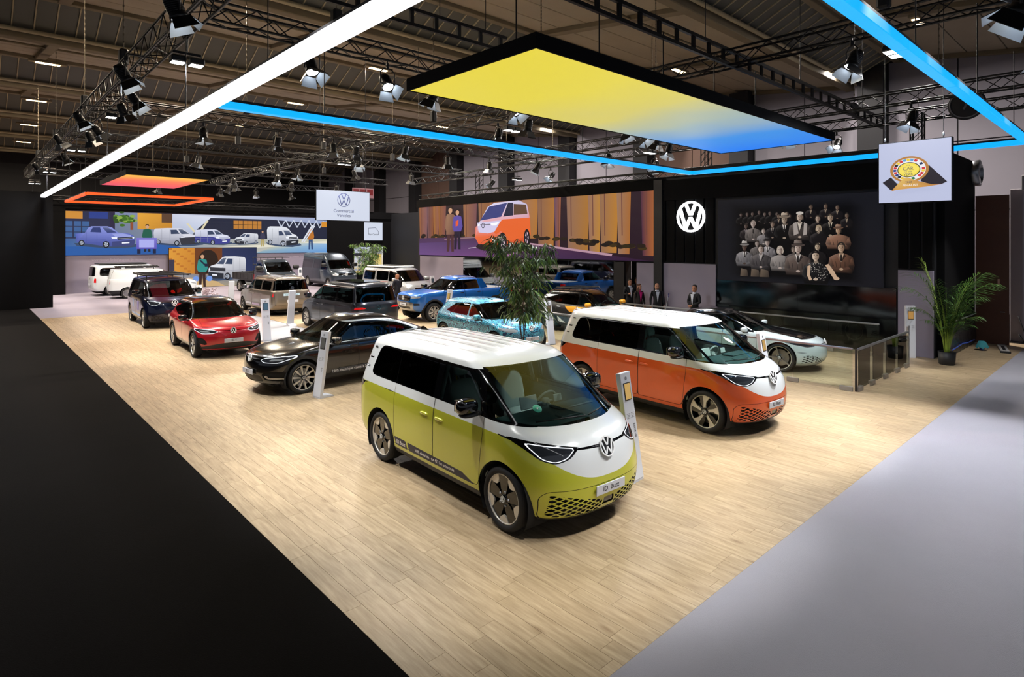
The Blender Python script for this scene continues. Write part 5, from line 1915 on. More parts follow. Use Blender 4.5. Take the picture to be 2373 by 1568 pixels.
def make_buzz(name, loc, rz, top, low, label, style='petal', detail=1, plate_txt='ID. Buzz', wells=True, badge=None, trim=None, sticker=None):
    root = empty(name, (loc[0], loc[1], 0), rz, label, 'van')

    def ribs(G):
        if detail:
            x, y, z = G[..., 0], G[..., 1], G[..., 2]
            k = (z > 1.84)
            fade = np.clip((.62 - x) / .25, 0, 1) * np.clip((x + 2.1) / .2, 0, 1) * np.clip((.66 - np.abs(y)) / .05, 0, 1)
            G = G.copy()
            G[..., 2] += k * fade * .008 * (np.cos(y * 2 * math.pi / .205) > .35)
        return G
    d = detail
    sh = Shell(BUZZ, [2, 2, 3, 4 if d else 3, 4, 3, 3, 10 if d else 6, 3, 9 if d else 3, 12 if d else 3, 12 if d else 3],
               22 if d else 14, 34 if d else 20, 12 if d else 8, 3, 3, .018, ribs)
    mats = [low, top, M_black, M_plastic, M_gap]
    # fine triangles where the lattice of the lower grille is cut
    if d:
        sh.refine(lambda c: (c[:, 0] > 1.75) & (c[:, 2] > .25) & (c[:, 2] < .60), 3)
        sh.refine(lambda c: (c[:, 0] > 1.3) & (c[:, 2] > .60) & (c[:, 2] < 1.15), 1)
    else:
        sh.refine(lambda c: (c[:, 0] > 1.75) & (c[:, 2] > .25) & (c[:, 2] < .60), 2)
    if sticker:
        sh.refine(lambda c: (np.abs(c[:, 0]) < 1.15) & (c[:, 2] < .56) & (c[:, 1] < -.5), 2)
    wx, wr, wa = 1.494, .375, .445
    sh.drop(either(circle_side(wx, wr, wa, .55), circle_side(-wx, wr, wa, .55)))
    if wells:
        wheel_well(root, wx, wr, wa, .60, .955, wr)
        wheel_well(root, -wx, wr, wa, .60, .968, wr)
    sh.paint(lambda V: buzz_belt(V) - V[:, 2], 1)
    # ---- glazing
    ws = shield(7.06, 7.975, .86, .3)
    sh.take('windscreen_frit', both(grow(ws, .028), lambda V: -ws(V)), mats, root, 2, .001)
    sh.take('windscreen', ws, [M_glass], root, 0, .0015)
    rear_glass = round_poly([(-1.86, 1.31), (-1.06, 1.295), (-1.06, 1.735), (-1.70, 1.735)], [.13, .0, .0, .12])
    slide_glass = round_poly([(-1.045, 1.295), (-.03, 1.28), (-.03, 1.745), (-1.045, 1.735)], [.0, .02, .02, .0])
    door_glass = round_poly([(.10, 1.295), (1.08, 1.27), (.86, 1.72), (.10, 1.735)], [.03, .04, .05, .03])
    tri_glass = round_poly([(1.17, 1.27), (1.60, 1.25), (1.00, 1.715), (.95, 1.718)], [.03, .03, .02, .02])
    band = round_poly([(-1.885, 1.285), (1.05, 1.255), (1.78, 1.22), (1.02, 1.765), (-1.71, 1.76)], [.14, .0, .02, .02, .13])
    mid = [M_glass_dark if (trim != 'clear') else M_glass_mid]
    for sg in (1, -1):
        sh.take('rear_window', side_poly(rear_glass, sg), [M_glass_dark], root, 0, .001)
        sh.take('sliding_door_window', side_poly(slide_glass, sg), [M_glass_dark], root, 0, .001)
        sh.take('front_door_window', side_poly(door_glass, sg), [M_glass], root, 0, .001)
        sh.take('quarter_window', side_poly(tri_glass, sg), [M_glass], root, 0, .001)
        sh.take('window_surround', side_poly(band, sg), mats, root, 2)
    bw = rear_poly(round_poly([(-.72, 1.3), (.72, 1.3), (.66, 1.70), (-.66, 1.70)], .08), -1.9, False)
    sh.take('rear_screen', bw, [M_glass_dark], root, 0, .001)
    # ---- slots in the rear pillar
    for z in (1.39, 1.545, 1.70):
        xo = -2.03 + (z - 1.39) * .42
        slot = round_poly([(xo - .055, z - .022), (xo + .095, z - .022), (xo + .095, z + .022), (xo - .055, z + .022)], .02)
        for sg in (1, -1):
            sh.take('pillar_slot', side_poly(slot, sg), mats, root, 2, .004)
            MB().box((xo + .035, sg * (.915 - (z - 1.36) * .235), z), (.085, .012, .02), bev=.004).build('slot_bar', M_chrome, root)
    # ---- tail lights
    tl_y = .74
    tl = round_poly([(-2.5, 1.02), (-2.16, 1.03), (-2.0, 1.15), (-2.5, 1.20)], .02)
    for sg in (1, -1):
        o = sh.take('tail_light', both(side_poly(tl, sg, tl_y), lambda V: V[:, 0] + 2.24), [M_tail], root, 0, .001)
        sh.take('tail_light_surround', side_poly(tl, sg, tl_y), mats, root, 2, .002)
    for sg in (1, -1):
     line = side_poly([(-2.2, 1.14), (-1.07, 1.135), (-1.07, 1.151), (-2.2, 1.156)], sg)
     sh.take('waist_line', line, mats, root, 4, .002)
    # ---- headlamps
    hl = round_poly([(.38, 1.035), (.95, 1.13), (.94, 1.08), (.82, .925), (.69, .885), (.53, .93)], [.01, .01, .02, .05, .05, .05])
    hl2 = round_poly([(.45, 1.028), (.875, 1.085), (.865, 1.05), (.80, .943), (.69, .908), (.56, .945)], [.01, .01, .02, .04, .04, .04])
    for sg in (1, -1):
        mir = (lambda V, sg=sg: -sg * V[:, 1])
        lamp = sh.take('headlamp', both(front_poly(hl2, 1.2), mir), [M_lamp], root, 0, .004)
        # bright light-guide around the lamp
        sh.take('light_guide', both(front_poly(grow_poly(hl2, .009), 1.2), mir), [M_drl], root, 0, .002)
        sh.take('headlamp_surround', both(front_poly(hl, 1.2), mir), mats, root, 2, .001)
        eye = MB()
        for yy, zz, rr in ((.68, .97, .036), (.775, .995, .032), (.59, .975, .026)):
            eye.blob((2.19 - .95 * yy ** 2.6, sg * yy, zz), (.03, rr * 1.3, rr), 12, 8, 2.2)
        eye.build('lamp_lens', M_lens, lamp)
    for sg in (1, -1):
        sh.take('light_strip_housing', side_poly([(1.40, 1.13), (1.95, 1.085), (1.95, 1.062), (1.42, 1.113)], sg, .6), mats, root, 2, .001)
    bar = front_poly([(0, 1.018), (.44, 1.035), (.44, 1.010), (0, .988)], 1.6)
    sh.take('light_bar', front_poly([(0, 1.010), (.43, 1.028), (.43, 1.020), (0, 1.001)], 1.6), [M_alloy], root, 0, 0)
    sh.take('light_bar_housing', bar, mats, root, 2, .002)
    # ---- lower grille: body-coloured panel pierced by a diamond lattice
    def lattice(V):
        y, z = np.abs(V[:, 1]), V[:, 2]
        s_ = np.maximum(0, y)
        a, b = .125, .054
        u = s_ / a + (z - .30) / b
        v = s_ / a - (z - .30) / b
        du = np.abs(u - np.floor(u) - .5)
        dv = np.abs(v - np.floor(v) - .5)
        g = (np.maximum(du, dv) - .36) * .04
        top_edge = .41 + .145 * np.clip((y - .12) / .6, 0, 1)
        lo = .275 + .03 * np.clip(y / .8, 0, 1) ** 4
        g = np.max([g, (z - top_edge), lo - z, y - .79 + (z - .4) * .1, 1.6 - V[:, 0], .115 - y], 0)
        return g
    panel = round_poly([(-.84, .262), (.84, .262), (.86, .53), (.79, .595), (-.79, .595), (-.86, .53)], [.1, .1, .05, .06, .06, .05])
    pf = front_poly(panel, 1.6, False)
    sh.take('grille_opening', lattice, [M_gap], root, 0, .018, False)['kind'] = 'stuff'
    sh.take('radar_opening', front_poly(round_poly([(-.1, .33), (.1, .33), (.085, .42), (-.085, .42)], .02), 1.6, False), mats, root, 2, .012)
    sh.take('grille_panel', pf, mats, root, None, .001)
    sh.take('grille_joint', grow(pf, .006), mats, root, 4, .0015)
    # ---- doors
    fd = round_poly([(.03, .40), (1.02, .40), (1.06, .47), (1.08, .70), (1.12, 1.0), (1.12, 1.27), (.92, 1.745), (.03, 1.765)], .03)
    sd = round_poly([(-1.055, .40), (.02, .40), (.02, 1.765), (-1.055, 1.765)], [.02, .02, .02, .02])
    # wheel arch cuts into the sliding door
    hood = round_poly([(-.80, 1.06), (.80, 1.06), (.86, 1.12), (.80, 1.26), (-.80, 1.26), (-.86, 1.12)], .06)
    sill = lambda V: np.maximum(V[:, 2] - .335, np.abs(V[:, 0]) - 1.15)
    low_trim = lambda V: V[:, 2] - (.285 + .02 * np.clip(np.abs(V[:, 0]) - 1.8, 0, 1))
    for sg in (1, -1):
        sh.take('sill_trim', both(sill, lambda V, sg=sg: .3 - sg * V[:, 1]), mats, root, 3)
    sh.take('front_lower_trim', both(low_trim, lambda V: -V[:, 0]), mats, root, 3)
    sh.take('rear_lower_trim', both(low_trim, lambda V: V[:, 0]), mats, root, 3)
    if sticker:
        p1 = [(-1.04, .505), (-.70, .50), (-.66, .385), (-.99, .385)]
        p2 = [(-.66, .50), (.70, .475), (.98, .385), (-.61, .385)]
        for pp in (p1, p2):
            sh.take('side_sticker', side_poly(pp, -1), [sticker], root, 0, -.0005)
        for tx, sz, x in (('ID.Buzz', .082, -.83), ('100% elektrisch - tot 423 km autonomie', .060, .05)):
            put_text(tx, sz, (x, -.9935, .442), (1, 0, 0), (0, -.05, 1), M_wprint, root, depth=.0006)
    for sg in (1, -1):
        for nm, poly in (('front_door', fd), ('sliding_door', sd)):
            f = side_poly(poly, sg)
            dr = sh.take(nm, grow(f, -.004), mats, root)
            sh.take('door_gap', grow(f, .004), mats, root, 4, .0012)
            if dr is not None:
                hx = .17 if nm == 'front_door' else -.20
                handle(dr, hx, sg * .975, 1.02, low, sg)
    f = lambda V: np.max([front_poly(hood, 1.0, False)(V), -V[:, 0] + 1.4, (V[:, 6] - 7.02) * .3], 0)
    sh.take('bonnet', f, mats, root)
    sh.rest('body', mats, root)
    # ---- underside and cabin
    MB().box((0, 0, .30), (3.9, 1.5, .16), bev=.05).build('underbody', M_well, root)
    if detail:
        lin_rows = [tuple(r_) for r_ in BUZZ]
        fl = MB()
        fl.box((-.1, 0, .42), (3.6, 1.72, .06))
        fl.build('cabin_floor', M_lining, root)
        da = MB()
        st = [(1.80, 1.195, .42), (1.66, 1.215, .62), (1.40, 1.225, .77), (1.10, 1.20, .83), (.98, 1.12, .83), (.98, .86, .82), (1.2, .55, .80), (1.5, .5, .70)]
        da.add([(x, sg * w_, z) for x, z, w_ in st for sg in (-1, 1)], [(2 * k, 2 * k + 1, 2 * k + 3, 2 * k + 2) for k in range(len(st) - 1)], 0, False)
        da.box((1.33, .36, 1.235), (.24, .62, .03), bev=.012)
        da.box((1.62, 0, 1.222), (.14, .34, .03), bev=.01)
        da.build('dashboard', M_dash, root)
        sc = MB()
        sc.box((.93, -.05, 1.24), (.025, .30, .17), Matrix.Rotation(R(-14), 3, 'Y'), bev=.008)
        sc.box((1.02, .40, 1.25), (.025, .16, .10), Matrix.Rotation(R(-14), 3, 'Y'), bev=.008)
        sc.build('dashboard_screen', M_seat_light, root)
        steering(root, .78, .40, 1.14, M_seat_light)
        for sg in (1, -1):
            MB().box((.05, sg * .875, .86), (2.1, .04, .74), bev=.015).build('door_card', M_seat_light, root)
            MB().box((.03, sg * .79, 1.50), (.07, .05, .52), Matrix.Rotation(R(sg * 16), 3, 'X'), bev=.015).build('pillar_trim', M_seat_light, root)
        for yy in (-.42, .42):
            seat(root, .22, yy, .78, M_seat_light)
        for yy in (-.5, 0, .5):
            seat(root, -.95, yy, .78, M_seat, w=.44)
    for sg in (1, -1):
        mirror(root, 1.0, sg * .935, 1.325, M_black, sg, 1.12)
        for x in (wx, -wx):
            wheel(root, x, sg * .862, wr, .235, .292, style, sg)
    # ---- badge, plate, wipers, aerial
    roundel(.118, badge or M_white_badge, 'emblem', root, (2.262, 0, .990), (0, 1, 0), (-.34, 0, 1), .014, M_black, 1.1)
    plate(root, 2.325, .535, plate_txt, 1, .50, .115, -.03)
    roundel(.07, M_chrome, 'emblem', root, (-2.39, 0, 1.02), (0, -1, 0), (0, 0, 1), .01)
    wp = MB()
    for y0, y1 in ((-.62, .05), (.66, .10)):
        a, b = (1.86 - .42 * abs(y0) ** 2, y0, 1.262), (1.875, y1, 1.255)
        wp.path([a, ((a[0] + b[0]) / 2 + .03, (a[1] + b[1]) / 2, 1.268), b], .009, 6)
    wp.build('wiper', M_plastic, root)
    MB().prism([(-1.85, 1.89), (-1.62, 1.90), (-1.83, 1.965)], -.025, .025, 'xz').build('roof_aerial', M_black, root)
    return root


def grow_poly(poly, d):
    """polygon pushed outwards by d"""
    out, n = [], len(poly)
    area = sum(poly[i - 1][0] * poly[i][1] - poly[i][0] * poly[i - 1][1] for i in range(n))
    sg = 1 if area > 0 else -1
    for i in range(n):
        a, p, b = Vector(poly[i - 1]), Vector(poly[i]), Vector(poly[(i + 1) % n])
        t = (b - a)
        if t.length < 1e-9:
            continue
        t.normalize()
        out.append((p.x + sg * t.y * d, p.y - sg * t.x * d))
    return out


M_lime = paint_mat('lime yellow paint', hexc('bcc033'), 0.12, 0.32, 0.08)
M_candy = paint_mat('candy white paint', hexc('e4e9ec'), 0.0, 0.25)
M_orange = paint_mat('energetic orange paint', hexc('dc5a1e'), 0.2, 0.32, 0.1)
M_navy = paint_mat('starlight blue paint', hexc('0a1330'), 0.4, 0.3, 0.15)

lime_van = make_buzz('electric_van', (5.71, 6.69), R(267.5), M_candy, M_lime, 'white over lime yellow electric van parked nearest, front towards the carpet corner', sticker=plain('navy sticker', hexc('1a1c33'), .45))

vg = MB().lathe([(0, .004), (.058, .004), (.06, 0)], 24)
vg_o = vg.build('windscreen_sticker', plain('green sticker', hexc('2fae8c'), .5), lime_van, (1.615, -.52, 1.385), frame_rot((.15, .99, 0), (-.82, .1, .57)).to_euler())
put_text('4', .06, (0, 0, .006), (0, 1, 0), (-1, 0, 0), M_wprint, vg_o, depth=.001)
# ---------------------------------------------------------------- the other vehicles
def make_car(name, label, cat, loc, rz, S):
    root = empty(name, (loc[0], loc[1], 0), rz, label, cat)
    g = S.get
    hi = g('hi', 0)
    nseg = len(S['rows']) - 1
    sh = Shell(S['rows'], g('seg', [2, 2, 3, 3, 3, 3, 3, 6, 2, 2, 2, 2][:nseg]), g('nf', 16 if hi else 12), g('ns', 26 if hi else 16), g('nr', 12 if hi else 9), g('kf', 2.2), g('kr', 2.2), g('bulge', .03), g('warp'))
    paint = S['paint']
    mats = [paint, g('roof', paint), M_black, M_plastic, M_gap] + g('extra_mats', [])
    if hi:
        sh.refine(lambda c: (c[:, 0] > S['rows'][3][0] - .9) & (c[:, 2] < 1.1), 1)
    wf, wr_, r, ra = S['wf'], S['wr'], S['r'], S['ra']
    trk = S['track']
    sh.drop(either(circle_side(wf, r, ra, .5), circle_side(wr_, r, ra, .5)))
    wheel_well(root, wf, r, ra, trk - .30, trk - .025, r)
    wheel_well(root, wr_, r, ra, trk - .30, trk - .025, r)
    if g('tone'):
        sh.paint(g('tone'), 1)
    for fn, m in g('paints', []):
        sh.paint(fn, m)
    gl, gd = g('glass', M_glass), g('glass_rear', M_glass_dark)
    # windscreen and rear screen
    t0, t1, yn, xm = S['ws']
    w = shield(t0, t1, yn, xm)
    sh.take('windscreen', w, [gl], root, 0, .0015)
    if g('frit', 1):
        sh.take('windscreen_frit', grow(w, .025), mats, root, 2, .001)
    if g('rs'):
        q = g('rs')
        w2 = shield(q[0], q[1], q[2], q[3], False)
        sh.take('rear_screen', w2, [gd], root, 0, .0015)
        if g('frit', 1):
            sh.take('rear_screen_frit', grow(w2, .02), mats, root, 2, .001)
    for (nm, poly, rad, k) in g('windows', []):
        pp = round_poly(poly, rad)
        for sg in (1, -1):
            sh.take(nm, side_poly(pp, sg, .35), [gl if k else gd], root, 0, .0012)
    for (nm, poly, rad, m) in g('surrounds', []):
        pp = round_poly(poly, rad)
        for sg in (1, -1):
            sh.take(nm, side_poly(pp, sg, .35), mats, root, m, .0)
    # lamps and grilles at the front, lamps at the back
    for (nm, poly, rad, m, ins) in g('front', []):
        mir = nm.startswith('*')
        nm = nm.lstrip('*')
        pp = round_poly(poly, rad)
        xm2 = g('xfront', S['rows'][7][0] + .1)
        if mir:
            for sg in (1, -1):
                sh.take(nm, both(front_poly(pp, xm2), lambda V, sg=sg: -sg * V[:, 1]), [m], root, 0, ins)
        else:
            pp2 = pp + [(-y, z) for y, z in pp[::-1]]
            sh.take(nm, front_poly(pp2, xm2, False), [m], root, 0, ins)
    for (nm, poly, rad, m, ins) in g('rear', []):
        mir = nm.startswith('*')
        nm = nm.lstrip('*')
        pp = round_poly(poly, rad)
        if mir:
            for sg in (1, -1):
                sh.take(nm, both(rear_poly(pp, S['rows'][3][3] + g('tail_depth', .34)), lambda V, sg=sg: -sg * V[:, 1]), [m], root, 0, ins)
        else:
            pp2 = pp + [(-y, z) for y, z in pp[::-1]]
            sh.take(nm, rear_poly(pp2, S['wr'] - .3, False), [m], root, 0, ins)
    for (nm, poly, rad, m, ins) in g('side', []):
        pp = round_poly(poly, rad)
        for sg in (1, -1):
            sh.take(nm, side_poly(pp, sg, .3), [m], root, 0, ins)
    if g('lattice'):
        y0, y1, z0, z1, pa, pb, xm3 = g('lattice')
        sh.refine(lambda c: (c[:, 0] > xm3) & (c[:, 2] > z0 - .03) & (c[:, 2] < z1 + .03), 2)

        def lat(V):
            y, z = np.abs(V[:, 1]), V[:, 2]
            u, v = y / pa + (z - z0) / pb, y / pa - (z - z0) / pb
            q = np.maximum(np.abs(u - np.floor(u) - .5), np.abs(v - np.floor(v) - .5))
            return np.max([(q - .33) * .03, z - z0 - (z1 - z0) * np.clip((y - y0 * .2) / (y1 * .8), .25, 1), z0 - z, y - y1, y0 - y, xm3 - V[:, 0]], 0)
        sh.take('grille_opening', lat, [M_gap], root, 0, .012, False)['kind'] = 'stuff'
    # plastic cladding
    if g('arch'):
        for x in (wf, wr_):
            for sg in (1, -1):
                sh.take('arch_trim', both(circle_side(x, r, ra + g('arch'), .5), lambda V, sg=sg: -sg * V[:, 1]), mats, root, g('arch_mat', 3), -.004)
    if g('sill'):
        z0 = g('sill')
        for sg in (1, -1):
            sh.take('sill_trim', lambda V, sg=sg: np.max([V[:, 2] - z0, V[:, 0] - wf + ra, wr_ + ra - V[:, 0], .3 - sg * V[:, 1]], 0), mats, root, g('sill_mat', 3))
    if g('low'):
        sh.take('front_lower_trim', lambda V: np.maximum(V[:, 2] - g('low'), -V[:, 0]), mats, root, 3)
        sh.take('rear_lower_trim', lambda V: np.maximum(V[:, 2] - g('low_rear', g('low')), V[:, 0]), mats, root, 3)
    for i, (poly, rad) in enumerate(g('doors', [])):
        pp = round_poly(poly, rad)
        for sg in (1, -1):
            f = side_poly(pp, sg, .45)
            d = sh.take(('front_door', 'rear_door', 'load_door')[min(i, 2)], grow(f, -.004), mats, root)
            sh.take('door_gap', grow(f, .005), mats, root, 4, .0012)
            if d is not None and i < len(g('handles', [])):
                hx, hy, hz = g('handles')[i]
                handle(d, hx, sg * hy, hz, g('handle_mat', paint), sg)
    if g('hood'):
        hy, hz, ht = g('hood')
        f = lambda V: np.max([np.abs(V[:, 1]) - hy - .1 * np.clip(V[:, 0] - 1.2, -1, 1), hz - V[:, 2], (V[:, 6] - ht) * .3, S['rows'][8][0] - V[:, 0]], 0)
        sh.take('bonnet', grow(f, -.004), mats, root, g('hood_mat'))
        sh.take('bonnet_gap', grow(f, .004), mats, root, 4, .0012)
    if g('tailgate'):
        f = rear_poly(round_poly([(-q[0], q[1]) for q in g('tailgate')[::-1]] + g('tailgate'), .05), S['wr'] - .3, False)
        sh.take('tailgate', grow(f, -.004), mats, root)
        sh.take('tailgate_gap', grow(f, .005), mats, root, 4, .0012)
    sh.rest('body', mats, root)
    x0, x1 = S['rows'][1][3] + .15, S['rows'][1][0] - .15
    MB().box(((x0 + x1) / 2, 0, r + g('floor', -.08)), (x1 - x0, 2 * trk - .60, .16), bev=.04).build('underbody', M_well, root)
    # cabin
    cx, cz = g('cabin', (.35, .62))
    if g('seats', 1):
        dx = S['rows'][7][0]
        zc = S['rows'][7][7]
        wd = S['rows'][8][6]
        MB().prism([(dx - .12, zc - .03), (dx - .45, zc - .005), (dx - .62, zc - .10), (dx - .5, zc - .45), (dx - .1, zc - .45)], -wd * .98, wd * .98, 'xz').build('dashboard', M_dash, root)
        steering(root, dx - .78, .36, zc - .06)
        for yy in (-.37, .37):
            seat(root, cx, yy, cz, g('seat_mat', M_seat), w=.48, back_h=g('seat_h', .60))
        if g('seats', 1) > 1:
            for yy in (-.37, .37):
                seat(root, cx - .85, yy, cz - .04, g('seat_mat', M_seat), w=.55, back_h=g('seat_h', .54))
        MB().box((g('cab_floor', 0) - .2, 0, cz - .12), (2.2, trk * 1.55, .05)).build('cabin_floor', M_plastic, root)
    for sg in (1, -1):
        mx, my, mz = S['mirror']
        mirror(root, mx, sg * my, mz, g('mirror_mat', paint), sg, g('mirror_size', .95))
        for x in (wf, wr_):
            wheel(root, x, sg * (trk - S['tw'] / 2), r, S['tw'], S['rim'], S['style'], sg)
    if g('badge'):
        bx, bz, br, bl = g('badge')
        roundel(br, g('badge_mat', M_white_badge), 'emblem', root, (bx, 0, bz), (0, 1, 0), (-bl, 0, 1), .012, M_black)
    if g('rbadge'):
        bx, bz, br = g('rbadge')
        roundel(br, M_chrome, 'emblem', root, (bx, 0, bz), (0, -1, 0), (.1, 0, 1), .012)
    if g('plate'):
        px, pz, tx = g('plate')
        plate(root, px, pz, tx)
    if g('rplate'):
        px, pz, tx = g('rplate')
        plate(root, px, pz, tx, -1)
    if g('rails'):
        mb, rx0, rx1, ry, rz_ = None, *g('rails')
        for sg in (1, -1):
            MB().path([(rx0, sg * ry, rz_ - .05), (rx0 - .12, sg * ry, rz_ + .015), ((rx0 + rx1) / 2, sg * ry, rz_ + .03), (rx1 + .12, sg * ry, rz_ + .005), (rx1, sg * ry, rz_ - .06)], .017, 8).build('roof_rail', g('rail_mat', M_alloy), root)
    return root


def shift(rows, **kw):
    """copies rows with single cells changed: r8x3=-1.4 sets row 8 column 3"""
    out = [list(r_) for r_ in rows]
    for k, v in kw.items():
        a, b = k[1:].split('x')
        out[int(a)][int(b)] = v
    return out


SUV = [
    (1.98, .60, 2.4, -2.05, .40, 2.6, .76, .21, .21, .28),
    (2.14, .70, 2.4, -2.22, .50, 2.6, .87, .27, .27, .36),
    (2.235, .75, 2.3, -2.31, .50, 2.6, .912, .45, .45, .52),
    (2.23, .75, 2.3, -2.33, .50, 2.6, .926, .66, .66, .74),
    (2.175, .75, 2.3, -2.32, .50, 2.6, .918, .83, .88, .95),
    (1.98, .80, 2.3, -2.29, .50, 2.6, .89, .935, .97, 1.05),
    (1.55, .75, 2.3, -2.26, .50, 2.6, .86, 1.01, 1.02, 1.10),
    (1.07, .48, 2.3, -2.20, .50, 2.6, .835, 1.065, 1.045, 1.14),
    (.24, .30, 2.5, -1.82, .40, 2.6, .665, 1.50, 1.46, 1.47),
    (.10, .30, 2.6, -1.76, .40, 2.6, .59, 1.56, 1.535, 1.51),
    (-.10, .30, 2.6, -1.67, .40, 2.6, .35, 1.60, 1.60, 1.545),
    (-.20, .30, 2.6, -1.60, .40, 2.6, .004, 1.615, 1.625, 1.555)]
SUV_SPEC = dict(rows=SUV, wf=1.385, wr=-1.385, r=.36, ra=.425, track=.925, tw=.235, rim=.278, style='turbine', hi=1,
                ws=(7.06, 7.94, .88, .1), rs=(7.12, 7.90, .80, -1.2),
                windows=[('front_door_window', [(.02, 1.07), (.80, 1.055), (.58, 1.25), (.32, 1.405), (.02, 1.45)], [.03, .02, .2, .05, .03], 1),
                         ('rear_door_window', [(-.98, 1.09), (-.03, 1.07), (-.03, 1.45), (-.60, 1.43), (-.96, 1.36)], [.03, .03, .03, .2, .03], 0),
                         ('quarter_window', [(-1.62, 1.20), (-1.02, 1.10), (-1.0, 1.345), (-1.25, 1.29)], [.02, .03, .03, .1], 0)],
                surrounds=[('window_surround', [(-1.72, 1.215), (-1.0, 1.07), (.88, 1.035), (.60, 1.27), (.33, 1.43), (-.02, 1.478), (-.6, 1.462), (-1.0, 1.39)], [.02, .05, .02, .2, .1, .1, .2, .1], 2)],
                doors=[([(-.0, .36), (.86, .36), (.92, .7), (.90, 1.04), (.62, 1.27), (.34, 1.44), (.0, 1.485)], .04),
                       ([(-.98, .62), (-.80, .36), (-.01, .36), (-.01, 1.485), (-.6, 1.47), (-1.03, 1.39), (-1.05, 1.05)], .05)],
                handles=[(.12, .905, .93), (-.88, .905, .955)], hood=(.68, .90, 7.03),
                arch=.055, sill=.36, low=.27, low_rear=.36,
                front=[('*lamp_lens', [(.60, .775), (.80, .785), (.84, .83), (.62, .815)], .02, M_lens, .003),
                       ('*headlamp', [(.40, .79), (.50, .83), (.90, .87), (.90, .83), (.78, .745), (.52, .75)], [.01, .02, .02, .02, .05, .05], M_lamp, .003),
                       ('*light_guide', grow_poly([(.40, .79), (.50, .83), (.90, .87), (.90, .83), (.78, .745), (.52, .75)], .013), .02, M_drl, .001),
                       ('light_bar', [(0, .815), (.42, .825), (.42, .805), (0, .795)], 0, M_black, .001),
                       ('*side_intake', [(.66, .40), (.80, .44), (.875, .55), (.865, .62), (.75, .60), (.68, .50)], .03, M_gap, .006),
                       ('lower_grille', [(0, .455), (.34, .45), (.62, .40), (.83, .345), (.81, .30), (0, .285)], [0, .05, .05, .02, .02, 0], M_plastic, .006)],
                rear=[('*tail_light', [(.38, .93), (.92, .95), (.92, 1.03), (.70, 1.04), (.38, 1.0)], .02, M_tail, .001),
                      ('tail_light_strip', [(0, .965), (.37, .965), (.37, .99), (0, .99)], 0, M_tail, .001)],
                tailgate=[(.66, .68), (.74, 1.1), (.62, 1.5)],
                mirror=(.66, .86, 1.06), mirror_mat=M_black, badge=(2.205, .80, .085, .3), plate=(2.262, .52, 'ID.4'), rplate=(-2.345, .72, None),
                rbadge=(-2.31, 1.0, .06), seats=2, cabin=(.15, .66))

M_red = paint_mat('kings red paint', hexc('b00a20'), 0.15, 0.3, 0.1)
M_blackp = paint_mat('deep black paint', hexc('030304'), 0.0, 0.2)
M_white = paint_mat('glacier white paint', hexc('dfe6ea'), 0.05, 0.28)
suv_tone = lambda V: np.maximum(1.395 - .02 * np.abs(V[:, 0]) - V[:, 2], 7.3 - V[:, 6])
red_suv = make_car('electric_suv', 'red electric suv with black roof and silver sills behind a white post', 'car', (5.99, 20.66), R(267.5),
                   dict(SUV_SPEC, paint=M_red, roof=M_blackp, tone=suv_tone, sill_mat=5, extra_mats=[M_alloy], glass=M_glass_mid))

